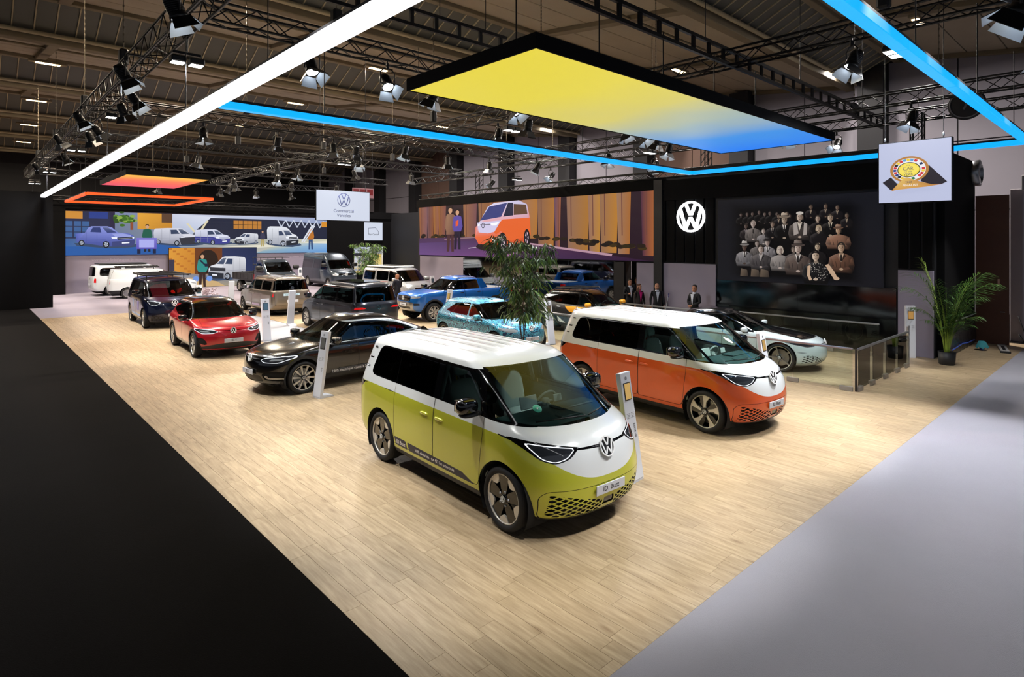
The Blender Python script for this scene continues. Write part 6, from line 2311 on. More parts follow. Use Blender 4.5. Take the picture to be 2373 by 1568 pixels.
COUPE = shift(SUV, r7x3=-2.27, r7x9=1.09, r8x3=-1.52, r8x9=1.37, r9x3=-1.35, r9x9=1.44, r10x3=-1.15, r10x9=1.51, r11x3=-1.05, r11x9=1.54, r6x9=1.07, r6x3=-2.30, r8x8=1.445, r9x8=1.52, r10x8=1.585, r11x8=1.61)
M_ash = paint_mat('grey roof line', hexc('9aa3a8'), 0.6, 0.3)
black_coupe = make_car('electric_coupe_suv', 'glossy black electric coupe suv with pale roof line and french lettering low on its door', 'car', (6.98, 13.98), R(183.5),
                       dict(SUV_SPEC, rows=COUPE, paint=M_blackp, glass=M_glass_mid, plate=(2.262, .52, 'ID.5'), arch=.06, arch_mat=3,
                            surrounds=[('window_surround', [(-1.78, 1.15), (-1.0, 1.07), (.88, 1.035), (.60, 1.27), (.33, 1.425), (-.02, 1.468), (-.6, 1.445), (-1.2, 1.35)], [.02, .05, .02, .2, .1, .1, .2, .1], 2),
                                       ('roof_line', [(-2.02, 1.13), (-1.0, 1.055), (.96, 1.02), (.64, 1.29), (.35, 1.46), (-.02, 1.502), (-.62, 1.475), (-1.25, 1.385)], [.02, .05, .02, .2, .1, .1, .2, .1], 5)],
                            windows=[SUV_SPEC['windows'][0],
                                     ('rear_door_window', [(-.98, 1.09), (-.03, 1.07), (-.03, 1.44), (-.60, 1.41), (-.96, 1.35)], [.03, .03, .03, .2, .03], 0),
                                     ('quarter_window', [(-1.62, 1.15), (-1.02, 1.10), (-1.0, 1.335), (-1.2, 1.295)], [.02, .03, .03, .1], 0)],
                            doors=[SUV_SPEC['doors'][0], ([(-.98, .62), (-.80, .36), (-.01, .36), (-.01, 1.47), (-.6, 1.445), (-1.03, 1.38), (-1.05, 1.05)], .05)],
                            extra_mats=[M_ash], rs=(7.1, 7.95, .82, -1.0),
                            front=[('*lamp_lens', [(.60, .775), (.80, .785), (.84, .83), (.62, .815)], .02, M_lens, .003), ('*headlamp', [(.40, .79), (.50, .83), (.90, .87), (.90, .83), (.78, .745), (.52, .75)], [.01, .02, .02, .02, .05, .05], M_lamp, .003),
                                   ('*light_guide', grow_poly([(.40, .79), (.50, .83), (.90, .87), (.90, .83), (.78, .745), (.52, .75)], .012), .02, M_drl, .001),
                                   ('light_bar', [(0, .815), (.42, .825), (.42, .805), (0, .795)], 0, M_alloy, .001),
                                   ('*side_blade', [(.50, .42), (.60, .39), (.84, .36), (.86, .40), (.66, .425), (.56, .47)], .02, M_alloy, -.006),
                                   ('*side_intake', [(.46, .50), (.52, .36), (.84, .33), (.89, .42), (.86, .54), (.70, .56)], .04, M_gap, .012),
                                   ('lower_grille', [(0, .48), (.42, .46), (.50, .33), (0, .29)], [0, .05, .04, 0], M_plastic, .012)]))
st = MB().prism([(-.9, .355), (.72, .355), (.50, .455), (-.9, .455)], .9, .9005, 'xz')
side_print = st.build('side_sticker', plain('charcoal sticker', hexc('3c3e44'), .4), black_coupe, (0, .022, 0))
put_text("100% electrique - jusqu'a 513 km autonomie", .085, (-.05, .929, .40), (-1, 0, 0), (0, 0, 1), M_wprint, black_coupe, depth=.0005)

# ---- hatchback in a swirling camouflage print
def camo_mat():
    m, nt, b = new_mat('camouflage wrap')
    setp(b, rough=.3, coat=1.0, coat_rough=.03)
    tc = nt.nodes.new('ShaderNodeTexCoord')
    n = nt.nodes.new('ShaderNodeTexNoise')
    n.inputs['Scale'].default_value = 3.2
    n.inputs['Detail'].default_value = 1.0
    n.inputs['Distortion'].default_value = 1.3
    nt.links.new(tc.outputs['Object'], n.inputs['Vector'])
    mu = nt.nodes.new('ShaderNodeMath')
    mu.operation = 'MULTIPLY'
    mu.inputs[1].default_value = 12
    nt.links.new(n.outputs['Fac'], mu.inputs[0])
    fr = nt.nodes.new('ShaderNodeMath')
    fr.operation = 'FRACT'
    nt.links.new(mu.outputs[0], fr.inputs[0])
    r = nt.nodes.new('ShaderNodeValToRGB')
    r.color_ramp.interpolation = 'CONSTANT'
    e = r.color_ramp.elements
    e[0].color = (*hexc('0e2f55'), 1)
    e[1].position = .50
    e[1].color = (*hexc('5cb9d2'), 1)
    nt.links.new(fr.outputs[0], r.inputs[0])
    n2 = nt.nodes.new('ShaderNodeTexNoise')
    n2.inputs['Scale'].default_value = 1.1
    nt.links.new(tc.outputs['Object'], n2.inputs['Vector'])
    mx = nt.nodes.new('ShaderNodeMix')
    mx.data_type = 'RGBA'
    mx.blend_type = 'MULTIPLY'
    mx.inputs['B'].default_value = (.75, .95, 1.0, 1)
    nt.links.new(n2.outputs['Fac'], mx.inputs['Factor'])
    nt.links.new(r.outputs[0], mx.inputs['A'])
    nt.links.new(mx.outputs['Result'], b.inputs['Base Color'])
    return m


M_camo = camo_mat()
HATCH = [
    (1.86, .55, 2.4, -1.90, .35, 2.6, .74, .18, .18, .25),
    (2.02, .65, 2.4, -2.05, .45, 2.6, .85, .24, .24, .32),
    (2.11, .70, 2.3, -2.12, .45, 2.6, .89, .42, .42, .50),
    (2.10, .70, 2.3, -2.14, .45, 2.6, .905, .62, .62, .70),
    (2.05, .72, 2.3, -2.13, .45, 2.6, .898, .80, .84, .92),
    (1.90, .75, 2.3, -2.10, .45, 2.6, .88, .91, .93, 1.00),
    (1.60, .70, 2.3, -2.07, .45, 2.6, .855, .985, .98, 1.06),
    (1.26, .52, 2.3, -2.02, .45, 2.6, .835, 1.03, 1.01, 1.10),
    (.34, .30, 2.5, -1.72, .35, 2.6, .66, 1.46, 1.42, 1.40),
    (.20, .30, 2.6, -1.68, .35, 2.6, .58, 1.515, 1.49, 1.45),
    (.0, .30, 2.6, -1.60, .35, 2.6, .35, 1.55, 1.55, 1.49),
    (-.1, .30, 2.6, -1.55, .35, 2.6, .004, 1.56, 1.568, 1.50)]
camo_hatch = make_car('electric_hatchback', 'electric hatchback wrapped in turquoise and navy swirl camouflage behind the leafy tree', 'car', (12.70, 14.85), R(266.6),
    dict(SUV_SPEC, rows=HATCH, paint=M_camo, r=.345, ra=.40, track=.90, tw=.22, rim=.25, style='five', arch=0, sill=.27, low=.24, low_rear=.3, glass=M_glass_mid,
         windows=[('front_door_window', [(.0, 1.06), (.66, 1.045), (.40, 1.37), (.0, 1.41)], [.03, .03, .06, .03], 1),
                  ('fixed_quarter_window', [(.72, 1.045), (1.10, 1.045), (.62, 1.27), (.50, 1.33)], [.02, .02, .03, .03], 1),
                  ('rear_door_window', [(-.92, 1.09), (-.12, 1.07), (-.12, 1.41), (-.70, 1.385)], [.03, .03, .03, .05], 0),
                  ('quarter_window', [(-1.28, 1.13), (-.97, 1.10), (-.80, 1.37), (-.92, 1.36)], [.02, .02, .03, .03], 0)],
         surrounds=[('window_surround', [(-1.34, 1.12), (-.96, 1.075), (-.09, 1.05), (-.09, 1.43), (-.90, 1.39)], .04, 2), ('window_surround', [(-.03, 1.045), (1.17, 1.03), (.60, 1.30), (.42, 1.395), (-.03, 1.43)], .03, 2)],
         doors=[([(-.05, .32), (.84, .32), (.90, .6), (.90, 1.0), (.42, 1.40), (-.05, 1.445)], .04), ([(-1.0, .62), (-.84, .32), (-.06, .32), (-.06, 1.445), (-.9, 1.41), (-1.1, 1.05)], .05)],
         handles=[(.06, .885, .90), (-.88, .885, .92)], mirror=(.72, .87, 1.03), mirror_mat=M_camo, badge=(2.075, .80, .08, .3), plate=(2.135, .50, 'ID.3'),
         front=[('*headlamp', [(.42, .76), (.55, .82), (.86, .85), (.86, .78), (.72, .71), (.50, .715)], [.01, .02, .03, .03, .05, .05], M_lens, .003),
                ('light_bar', [(0, .80), (.44, .805), (.44, .785), (0, .78)], 0, M_black, .001),
                ('lower_grille', [(0, .36), (.5, .36), (.80, .34), (.80, .26), (0, .25)], [0, .05, .02, .02, 0], M_plastic, .012)],
         rear=[('*tail_light', [(.42, .88), (.90, .90), (.90, 1.0), (.42, .99)], .03, M_tail, .001)], tailgate=[(.62, .62), (.70, 1.0), (.6, 1.4)],
         ws=(7.06, 7.94, .86, .2), rs=(7.12, 7.9, .8, -1.2), rbadge=(-2.13, .95, .06), rplate=(-2.145, .66, None), hood=(.66, .88, 7.03), roof=M_camo))

# ---- white and black concept saloon
SEDAN = [
    (2.15, .65, 2.4, -2.25, .40, 2.6, .78, .16, .16, .25),
    (2.32, .80, 2.3, -2.40, .50, 2.6, .88, .21, .21, .33),
    (2.44, .85, 2.2, -2.47, .55, 2.6, .925, .38, .38, .48),
    (2.43, .85, 2.2, -2.48, .55, 2.6, .935, .58, .58, .68),
    (2.36, .85, 2.2, -2.47, .55, 2.6, .925, .76, .80, .86),
    (2.15, .90, 2.2, -2.43, .55, 2.6, .89, .86, .89, .97),
    (1.65, .85, 2.2, -2.38, .55, 2.6, .86, .94, .94, 1.03),
    (1.10, .50, 2.2, -2.30, .55, 2.6, .83, 1.00, .975, 1.05),
    (.10, .32, 2.4, -1.35, .40, 2.6, .64, 1.40, 1.36, 1.30),
    (-.05, .32, 2.4, -1.20, .40, 2.6, .56, 1.455, 1.43, 1.37),
    (-.25, .32, 2.4, -1.0, .40, 2.6, .35, 1.49, 1.49, 1.44),
    (-.35, .32, 2.4, -.9, .40, 2.6, .004, 1.50, 1.505, 1.46)]
M_arctic = paint_mat('arctic white paint', hexc('cfdde0'), 0.1, 0.25)
concept = make_car('concept_saloon', 'pale white concept saloon with black bonnet and roof inside the glass barrier', 'car', (16.35, 8.35), R(280),
    dict(SUV_SPEC, rows=SEDAN, paint=M_arctic, roof=M_blackp, tone=lambda V: np.maximum(1.335 - V[:, 2], 7.3 - V[:, 6]), wf=1.48, wr=-1.48, r=.37, ra=.41, track=.93, tw=.24, rim=.30, style='five', arch=0, sill=.24, low=.20, low_rear=.28,
         hood=(.56, .86, 7.03), hood_mat=1, glass=M_glass_mid, seat_mat=M_seat_light,
         windows=[('front_door_window', [(.02, 1.0), (.74, .985), (.50, 1.18), (.25, 1.315), (.02, 1.355)], [.03, .02, .2, .05, .03], 1),
                  ('rear_door_window', [(-1.0, 1.02), (-.05, 1.0), (-.05, 1.355), (-.6, 1.33), (-.95, 1.26)], [.03, .03, .03, .2, .03], 1),
                  ('quarter_window', [(-1.6, 1.07), (-1.05, 1.03), (-1.0, 1.245), (-1.2, 1.2)], [.02, .03, .03, .1], 0)],
         surrounds=[('window_surround', [(-1.68, 1.07), (-1.0, 1.0), (.84, .965), (.53, 1.20), (.26, 1.335), (-.02, 1.375), (-.6, 1.355), (-1.0, 1.285)], [.02, .05, .02, .2, .1, .1, .2, .1], 2)],
         doors=[([(-.0, .30), (.86, .30), (.92, .6), (.88, .97), (.54, 1.20), (.26, 1.345), (.0, 1.385)], .04), ([(-1.05, .62), (-.86, .30), (-.01, .30), (-.01, 1.385), (-.6, 1.365), (-1.06, 1.29), (-1.1, 1.0)], .05)],
         handles=[], mirror=(.62, .86, .99), mirror_mat=M_arctic, mirror_size=.8, badge=(2.40, .775, .075, .35), plate=None, rplate=None,
         front=[('*headlamp', [(.50, .70), (.60, .745), (.92, .79), (.88, .74), (.74, .68)], .015, M_lamp, .003),
                ('light_bar', [(0, .745), (.48, .735), (.48, .722), (0, .73)], 0, M_black, .001),
                ('*side_intake', [(.60, .53), (.86, .56), (.88, .545), (.62, .515)], .01, M_gap, .01)],
         rear=[('*tail_light', [(.30, .83), (.92, .85), (.92, .91), (.30, .89)], .02, M_tail, .001)], tailgate=None, ws=(7.06, 7.95, .88, -.1), rs=(7.1, 7.95, .84, -.9), rbadge=None, seats=2, cabin=(.05, .50), seat_h=.50, glass_rear=M_glass_mid, lattice=(.10, .80, .27, .47, .105, .055, 1.7)))
# ---- the suv in racing livery
livery_suv = make_car('rally_suv', 'white electric suv in black and orange stripe livery with a roof rack box', 'car', (17.60, 14.60), R(270),
    dict(SUV_SPEC, paint=M_white, roof=M_blackp, tone=suv_tone, extra_mats=[plain('livery black', hexc('15161a'), .3, coat=.8), plain('livery orange', hexc('e39a1f'), .3, coat=.8), plain('livery navy', hexc('123049'), .3, coat=.8)], plate=None, mirror_mat=plain('livery orange', hexc('e39a1f'), .3),
         paints=[(side_poly([(-2.4, .2), (1.05, .2), (.62, .62), (.95, 1.12), (-2.4, 1.25)]), 5), (side_poly([(-1.0, .2), (.95, .2), (.3, .55), (-1.0, .60)]), 7),
                 (side_poly([(-2.0, 1.05), (-1.75, 1.06), (-.35, .25), (-.65, .25)]), 0), (side_poly([(-.6, 1.0), (.75, 1.0), (.9, .80), (.2, .72), (-.35, .80)]), 6),
                 (side_poly([(.0, 1.0), (.08, 1.0), (-.1, .8), (-.18, .8)]), 0), (side_poly([(.32, 1.0), (.5, 1.0), (.4, .75), (.22, .74)]), 0), (side_poly([(-2.4, .8), (-1.9, 1.0), (-2.1, .7), (-2.4, .5)]), 6)]))
rk = MB()
for yy in (-.55, .55):
    rk.path([(.0, yy, 1.55), (-.1, yy, 1.66), (-1.3, yy, 1.64), (-1.45, yy, 1.54)], .018, 8)
for xx in (-.2, -.5, -.8, -1.1):
    rk.tube((xx, -.55, 1.655), (xx, .55, 1.655), .016, 8)
rk.build('roof_rack', M_plastic, livery_suv)

# ---- blue pickup
PICK = [
    (2.20, .50, 2.6, -2.60, .20, 3.0, .80, .42, .40, .52),
    (2.42, .60, 2.6, -2.72, .25, 3.0, .90, .47, .47, .60),
    (2.56, .60, 2.8, -2.76, .25, 3.2, .94, .64, .64, .76),
    (2.585, .55, 3.0, -2.77, .25, 3.2, .955, .86, .86, .95),
    (2.56, .52, 3.0, -2.77, .25, 3.4, .952, 1.08, 1.06, 1.13),
    (2.46, .50, 2.8, -2.76, .25, 3.4, .935, 1.19, 1.19, 1.26),
    (1.95, .60, 2.8, -2.72, .22, 3.6, .905, 1.255, 1.255, 1.315),
    (1.28, .45, 2.6, -1.02, .18, 3.6, .875, 1.30, 1.29, 1.30),
    (.48, .30, 2.8, -.86, .18, 3.6, .715, 1.74, 1.71, 1.73),
    (.34, .30, 2.8, -.82, .18, 3.4, .64, 1.815, 1.79, 1.79),
    (.10, .30, 2.8, -.74, .18, 3.0, .38, 1.86, 1.855, 1.835),
    (.00, .30, 2.8, -.70, .18, 3.0, .004, 1.87, 1.88, 1.845)]
M_brightblue = paint_mat('bright blue paint', hexc('0b62b8'), 0.25, 0.3, 0.08)
pickup = make_car('pickup_truck', 'bright blue double cab pickup truck with silver sports bar and skid plate', 'pickup', (16.45, 21.7), R(176.5),
    dict(rows=PICK, paint=M_brightblue, hi=1, kf=3, kr=3, wf=1.635, wr=-1.635, r=.405, ra=.49, track=.965, tw=.255, rim=.27, style='twin', bulge=.0, arch=.07, sill=.50, low=.46, low_rear=.60, floor=.12,
         ws=(7.07, 7.93, .87, .3), rs=(7.2, 7.85, .80, -.6), glass=M_glass_mid, extra_mats=[plain('roller cover', hexc('c8ccd2'), .35, metal=.5)],
         paints=[(lambda V: np.max([V[:, 0] + 1.0, 1.285 - V[:, 2], np.abs(V[:, 1]) - .80, -2.62 - V[:, 0]], 0), 5)],
         windows=[('front_door_window', [(.10, 1.335), (.98, 1.32), (.62, 1.585), (.42, 1.68), (.10, 1.70)], [.02, .02, .1, .05, .03], 1),
                  ('rear_door_window', [(-.72, 1.345), (.02, 1.335), (.02, 1.70), (-.66, 1.69)], [.05, .03, .03, .05], 0)],
         surrounds=[('window_surround', [(-.80, 1.32), (1.08, 1.295), (.66, 1.60), (.44, 1.705), (.06, 1.725), (-.72, 1.715)], [.05, .02, .1, .05, .05, .05], 2)],
         doors=[([(.05, .55), (1.02, .55), (1.10, .9), (1.08, 1.30), (.64, 1.62), (.42, 1.72), (.05, 1.745)], .04), ([(-.85, .75), (-.75, .55), (.04, .55), (.04, 1.745), (-.78, 1.73), (-.90, 1.3)], .05)],
         handles=[(.20, .925, 1.17), (-.72, .925, 1.18)], handle_mat=M_black, hood=(.70, 1.16, 7.03), mirror=(.92, .90, 1.32), mirror_size=1.15, mirror_mat=M_black,
         front=[('*headlamp', [(.52, 1.0), (.90, 1.04), (.93, 1.12), (.55, 1.12)], .03, M_lens, .003), ('radiator_grille', [(0, .90), (.50, .90), (.52, 1.12), (0, 1.14)], [0, .03, .03, 0], M_black, .02),
                ('*fog_intake', [(.68, .72), (.90, .74), (.90, .82), (.70, .82)], .03, M_plastic, .02),
                ('lower_grille', [(0, .58), (.45, .58), (.50, .67), (0, .67)], [0, .03, .03, 0], M_plastic, .02),
                ('skid_plate', [(0, .47), (.60, .47), (.62, .60), (.68, .86), (0, .86)], [0, .03, .03, .03, 0], M_alloy, -.004)],
         rear=[('*tail_light', [(.80, .92), (.97, .92), (.97, 1.24), (.80, 1.24)], .03, M_tail, .001)], tailgate=[(.78, .78), (.78, 1.29)],
         badge=(2.60, 1.02, .085, .02), plate=(2.60, .745, 'Amarok'), rbadge=(-2.785, 1.05, .07), rplate=None, seats=2, cabin=(.25, .88), cab_floor=.3, rails=(.35, -.72, .66, 1.80)))
for zz in (.94, 1.0, 1.06, 1.11):
    MB().box((2.575, 0, zz), (.02, 1.0, .014)).build('grille_bar', M_chrome, pickup)
sb = MB()
for sg in (1, -1):
    sb.prism([(-.86, 1.30), (-.80, 1.74), (-.98, 1.74), (-1.30, 1.33)], sg * .80, sg * .70, 'xz')
sb.box((-.90, 0, 1.715), (.12, 1.45, .05), bev=.02)
sb.build('sports_bar', M_brightblue, pickup)
orange_van = make_buzz('electric_van', (10.78, 6.93), R(266.5), M_candy, M_orange, 'white over orange electric van beside the glass barrier', style='zed')
navy_van = make_buzz('electric_van', (6.30, 28.62), R(268), M_navy, M_navy, 'dark navy electric van carrying a flat roof rack, behind the red suv', style='zed', detail=0, plate_txt=None)
rk = MB()
for yy in (-.78, .78):
    rk.box((-.55, yy, 2.03), (2.9, .05, .07), bev=.01)
for k in range(9):
    rk.box((-1.95 + k * .35, 0, 2.045), (.05, 1.56, .03))
for xx in (.5, -1.6):
    for yy in (-.68, .68):
        rk.tube((xx, yy, 1.86), (xx, yy, 2.02), .02, 6)
rk.box((.93, 0, 2.05), (.05, 1.75, .06), bev=.01)
rk.build('roof_rack', M_plastic, navy_van)
for pp, cc in (([(-.05, .42), (-.85, .42), (-.85, .50), (-.05, .50)], 'sticker pale blue'), ([(.95, .42), (.0, .42), (.0, .5), (.95, .5)], 'sticker pale blue'), ([(.35, .65), (.75, .65), (.75, 1.0), (.35, 1.0)], 'sticker lilac'), ([(-.7, .72), (-.45, .72), (-.45, 1.02), (-.7, 1.02)], 'sticker pale blue')):
    MB().prism(pp, -.994, -.992, 'xz').build('side_sticker', plain(cc, hexc('aebfe0' if 'blue' in cc else '9a90c8'), .5), navy_van)

VAN = [   # low-roofed passenger van
    (2.10, .60, 2.5, -2.30, .30, 3.0, .82, .20, .20, .25),
    (2.32, .70, 2.5, -2.43, .35, 3.0, .93, .27, .27, .35),
    (2.44, .75, 2.5, -2.50, .35, 3.2, .965, .48, .48, .55),
    (2.44, .75, 2.5, -2.51, .35, 3.2, .970, .72, .72, .80),
    (2.36, .75, 2.4, -2.51, .35, 3.2, .965, .92, .95, 1.00),
    (2.15, .75, 2.4, -2.50, .35, 3.2, .945, 1.06, 1.07, 1.12),
    (1.80, .62, 2.4, -2.47, .35, 3.2, .930, 1.15, 1.14, 1.19),
    (1.55, .55, 2.4, -2.46, .35, 3.2, .920, 1.20, 1.18, 1.22),
    (.55, .35, 2.8, -2.30, .30, 3.2, .790, 1.76, 1.72, 1.76),
    (.38, .35, 2.8, -2.26, .28, 3.2, .720, 1.84, 1.80, 1.82),
    (.20, .35, 2.8, -2.20, .28, 3.0, .40, 1.885, 1.875, 1.86),
    (.10, .35, 2.8, -2.15, .28, 3.0, .004, 1.895, 1.90, 1.87)]
VAN_SPEC = dict(rows=VAN, tail_depth=.17, kf=2.5, kr=3, bulge=.015, wf=1.56, wr=-1.56, r=.355, ra=.42, track=.965, tw=.235, rim=.245, style='twin', low=.27, low_rear=.30, sill=.30,
                ws=(7.07, 7.95, .86, .3), rs=(7.05, 7.90, .90, -1.9), seats=2, cabin=(.35, .75), cab_floor=-.3, glass=M_glass_mid,
                doors=[([(.28, .38), (1.12, .38), (1.18, .8), (1.18, 1.18), (.62, 1.72), (.28, 1.76)], .04), ([(-.95, .38), (.26, .38), (.26, 1.76), (-.95, 1.76)], .04)],
                handles=[(.45, .955, 1.0), (.05, .955, 1.0)], hood=(.66, 1.02, 7.03), mirror=(1.05, .93, 1.25), mirror_mat=M_black, mirror_size=1.1)
M_indium = paint_mat('indium grey paint', hexc('2c303a'), 0.6, 0.3, 0.12)
multivan = make_car('people_carrier', 'dark grey people carrier seen from behind with thin red tail lights', 'van', (11.23, 21.86), R(90.2),
    dict(VAN_SPEC, paint=M_indium, hi=1,
         windows=[('front_door_window', [(.34, 1.20), (1.06, 1.20), (.64, 1.62), (.34, 1.70)], [.03, .03, .1, .03], 1), ('quarter_window', [(1.14, 1.20), (1.42, 1.21), (.78, 1.60), (.72, 1.61)], .02, 1),
                  ('sliding_door_window', [(-.90, 1.20), (.22, 1.20), (.22, 1.70), (-.90, 1.70)], [.02, .03, .03, .02], 0), ('rear_window', [(-2.20, 1.23), (-1.0, 1.20), (-1.0, 1.70), (-2.05, 1.68)], [.12, .02, .02, .12], 0)],
         surrounds=[('window_surround', [(-2.25, 1.185), (1.5, 1.17), (.80, 1.63), (.32, 1.735), (-2.08, 1.72)], [.12, .02, .03, .05, .12], 2)],
         rear=[('*tail_light', [(.46, .985), (.955, .96), (.955, 1.04), (.60, 1.045)], .02, M_tail, -.004), ('*bumper_reflector', [(.55, .42), (.85, .44), (.85, .47), (.55, .45)], .01, M_tail, -.002)],
         front=[('*headlamp', [(.45, .83), (.90, .90), (.92, .84), (.6, .76)], .02, M_lens, .003)], side=[('side_line', [(-2.0, 1.035), (1.4, 1.03), (1.4, 1.045), (-2.0, 1.05)], 0, M_chrome, -.004)],
         tailgate=[(.80, .50), (.84, 1.1), (.74, 1.78)], rbadge=(-2.53, 1.02, .085), rplate=(-2.53, .62, None), badge=(2.40, .86, .08, .3), rails=(.1, -2.0, .70, 1.83)))
MB().box((-.9, 0, 1.90), (1.9, .9, .02), bev=.008).build('roof_window', M_black, multivan)

CADDY = [
    (2.05, .55, 2.5, -2.32, .25, 3.0, .80, .22, .22, .28),
    (2.22, .65, 2.5, -2.43, .30, 3.0, .89, .28, .28, .36),
    (2.33, .70, 2.5, -2.49, .30, 3.2, .92, .48, .48, .52),
    (2.33, .70, 2.5, -2.50, .30, 3.2, .928, .70, .70, .76),
    (2.27, .70, 2.4, -2.48, .30, 3.2, .925, .88, .92, .98),
    (2.08, .75, 2.4, -2.47, .30, 3.2, .905, 1.00, 1.05, 1.10),
    (1.70, .70, 2.4, -2.45, .30, 3.2, .89, 1.08, 1.11, 1.16),
    (1.34, .50, 2.4, -2.44, .30, 3.2, .875, 1.13, 1.13, 1.18),
    (.45, .32, 2.8, -2.34, .28, 3.4, .760, 1.66, 1.62, 1.66),
    (.30, .32, 2.8, -2.31, .26, 3.2, .700, 1.73, 1.70, 1.73),
    (.10, .32, 2.8, -2.25, .26, 3.0, .40, 1.78, 1.775, 1.77),
    (.00, .32, 2.8, -2.20, .26, 3.0, .004, 1.79, 1.795, 1.78)]
M_mocha = paint_mat('copper bronze paint', hexc('7d7468'), 0.6, 0.32, 0.12)
CADDY_SPEC = dict(VAN_SPEC, rows=CADDY, wf=1.48, wr=-1.48, r=.325, ra=.385, track=.925, tw=.215, rim=.215, style='five', mirror=(.88, .88, 1.17), mirror_mat=M_black, mirror_size=1.0,
                  doors=[([(.16, .38), (1.0, .38), (1.06, .8), (1.04, 1.12), (.50, 1.62), (.16, 1.66)], .04), ([(-.95, .38), (.14, .38), (.14, 1.66), (-.95, 1.66)], .04)],
                  handles=[(.30, .91, .95), (-.02, .91, .95)], hood=(.62, .98, 7.03),
                  front=[('*headlamp', [(.50, .80), (.86, .86), (.88, .78), (.60, .73)], .02, M_lens, .003), ('light_bar', [(0, .83), (.48, .82), (.48, .79), (0, .80)], 0, M_black, .002), ('lower_grille', [(0, .38), (.6, .38), (.7, .5), (0, .5)], .02, M_plastic, .01)],
                  rear=[('*tail_light', [(.835, .88), (.95, .88), (.95, 1.25), (.835, 1.25)], .02, M_tail, -.004)], tailgate=[(.78, .50), (.80, 1.1), (.73, 1.70)],
                  badge=(2.30, .82, .08, .2), rbadge=(-2.46, 1.28, .07), rplate=(-2.51, .68, None), cabin=(.2, .72))
caddy = make_car('compact_van', 'bronze grey compact van seen from behind with tall red and white tail lights', 'van', (11.26, 29.57), R(89.6),
    dict(CADDY_SPEC, paint=M_mocha, hi=1, rs=(7.0, 7.92, .93, -1.9),
         windows=[('front_door_window', [(.22, 1.15), (.92, 1.15), (.52, 1.52), (.22, 1.585)], [.03, .03, .1, .03], 1), ('quarter_window', [(1.0, 1.15), (1.2, 1.16), (.68, 1.48), (.62, 1.50)], .02, 1),
                  ('sliding_door_window', [(-.86, 1.16), (.08, 1.16), (.08, 1.585), (-.86, 1.585)], .05, 0), ('rear_window', [(-2.12, 1.18), (-1.0, 1.16), (-1.0, 1.585), (-2.04, 1.57)], .06, 0)],
         surrounds=[('window_surround', [(.18, 1.13), (1.28, 1.135), (.70, 1.51), (.52, 1.56), (.18, 1.62)], .03, 2)], rails=(.2, -2.1, .69, 1.74)))
MB().box((-2.505, .05, .98), (.012, .75, .11)).build('rear_sticker', plain('sticker ice', hexc('bcd6e4'), .5), caddy)
put_text('Caddy Cargo Maxi', .08, (-2.513, .05, .98), (0, -1, 0), (0, 0, 1), plain('teal print', hexc('2d7f98'), .5), caddy)
for pp, cc in (([(-.9, .40), (.1, .40), (.1, .50), (-.9, .50)], 'sticker mauve'), ([(.2, .40), (.95, .40), (.95, .50), (.2, .50)], 'sticker white')):
    MB().prism(pp, .932, .9345, 'xz').build('side_sticker', plain(cc, hexc('b8a6c4' if 'mauve' in cc else 'd9dbe4'), .5), caddy)

cargo = make_car('panel_van', 'white compact panel van with black bumpers and a flat roof rack', 'van', (8.93, 42.6), R(352),
    dict(CADDY_SPEC, paint=M_white, style='steel', rs=None, windows=[('front_door_window', [(.22, 1.15), (.92, 1.15), (.52, 1.52), (.22, 1.585)], [.03, .03, .1, .03], 1), ('quarter_window', [(1.0, 1.15), (1.2, 1.16), (.68, 1.48), (.62, 1.50)], .02, 1)],
         surrounds=[('window_surround', [(.18, 1.13), (1.28, 1.135), (.70, 1.51), (.52, 1.56), (.18, 1.62)], .03, 2)], low=.50, low_rear=.50, sill=.42, rear=[('*tail_light', [(.845, .86), (.95, .86), (.95, 1.22), (.845, 1.22)], .02, M_tail, -.004)]))
rk = MB()
for yy in (-.62, .62):
    rk.box((-.95, yy, 1.88), (2.3, .05, .07), bev=.01)
for k in range(7):
    rk.box((-1.95 + k * .33, 0, 1.89), (.05, 1.24, .03))
for xx in (-.1, -1.8):
    for yy in (-.55, .55):
        rk.tube((xx, yy, 1.72), (xx, yy, 1.87), .02, 6)
rk.build('roof_rack', M_plastic, cargo)

T6 = [
    (2.12, .50, 2.6, -2.28, .22, 3.4, .84, .22, .22, .28),
    (2.30, .60, 2.6, -2.40, .26, 3.4, .92, .28, .28, .36),
    (2.40, .62, 2.6, -2.46, .26, 3.6, .948, .48, .48, .52),
    (2.41, .60, 2.6, -2.47, .26, 3.6, .952, .72, .72, .78),
    (2.36, .60, 2.5, -2.46, .26, 3.6, .948, .94, .96, 1.0),
    (2.20, .62, 2.5, -2.45, .26, 3.6, .932, 1.08, 1.10, 1.12),
    (1.98, .56, 2.5, -2.44, .26, 3.6, .922, 1.17, 1.17, 1.18),
    (1.80, .50, 2.5, -2.43, .26, 3.6, .915, 1.23, 1.21, 1.22),
    (.98, .32, 2.8, -2.36, .24, 3.6, .815, 1.82, 1.80, 1.83),
    (.84, .32, 2.8, -2.33, .24, 3.2, .740, 1.905, 1.885, 1.90),
    (.62, .32, 2.8, -2.26, .24, 3.0, .42, 1.955, 1.95, 1.935),
    (.50, .32, 2.8, -2.20, .24, 3.0, .004, 1.965, 1.97, 1.945)]
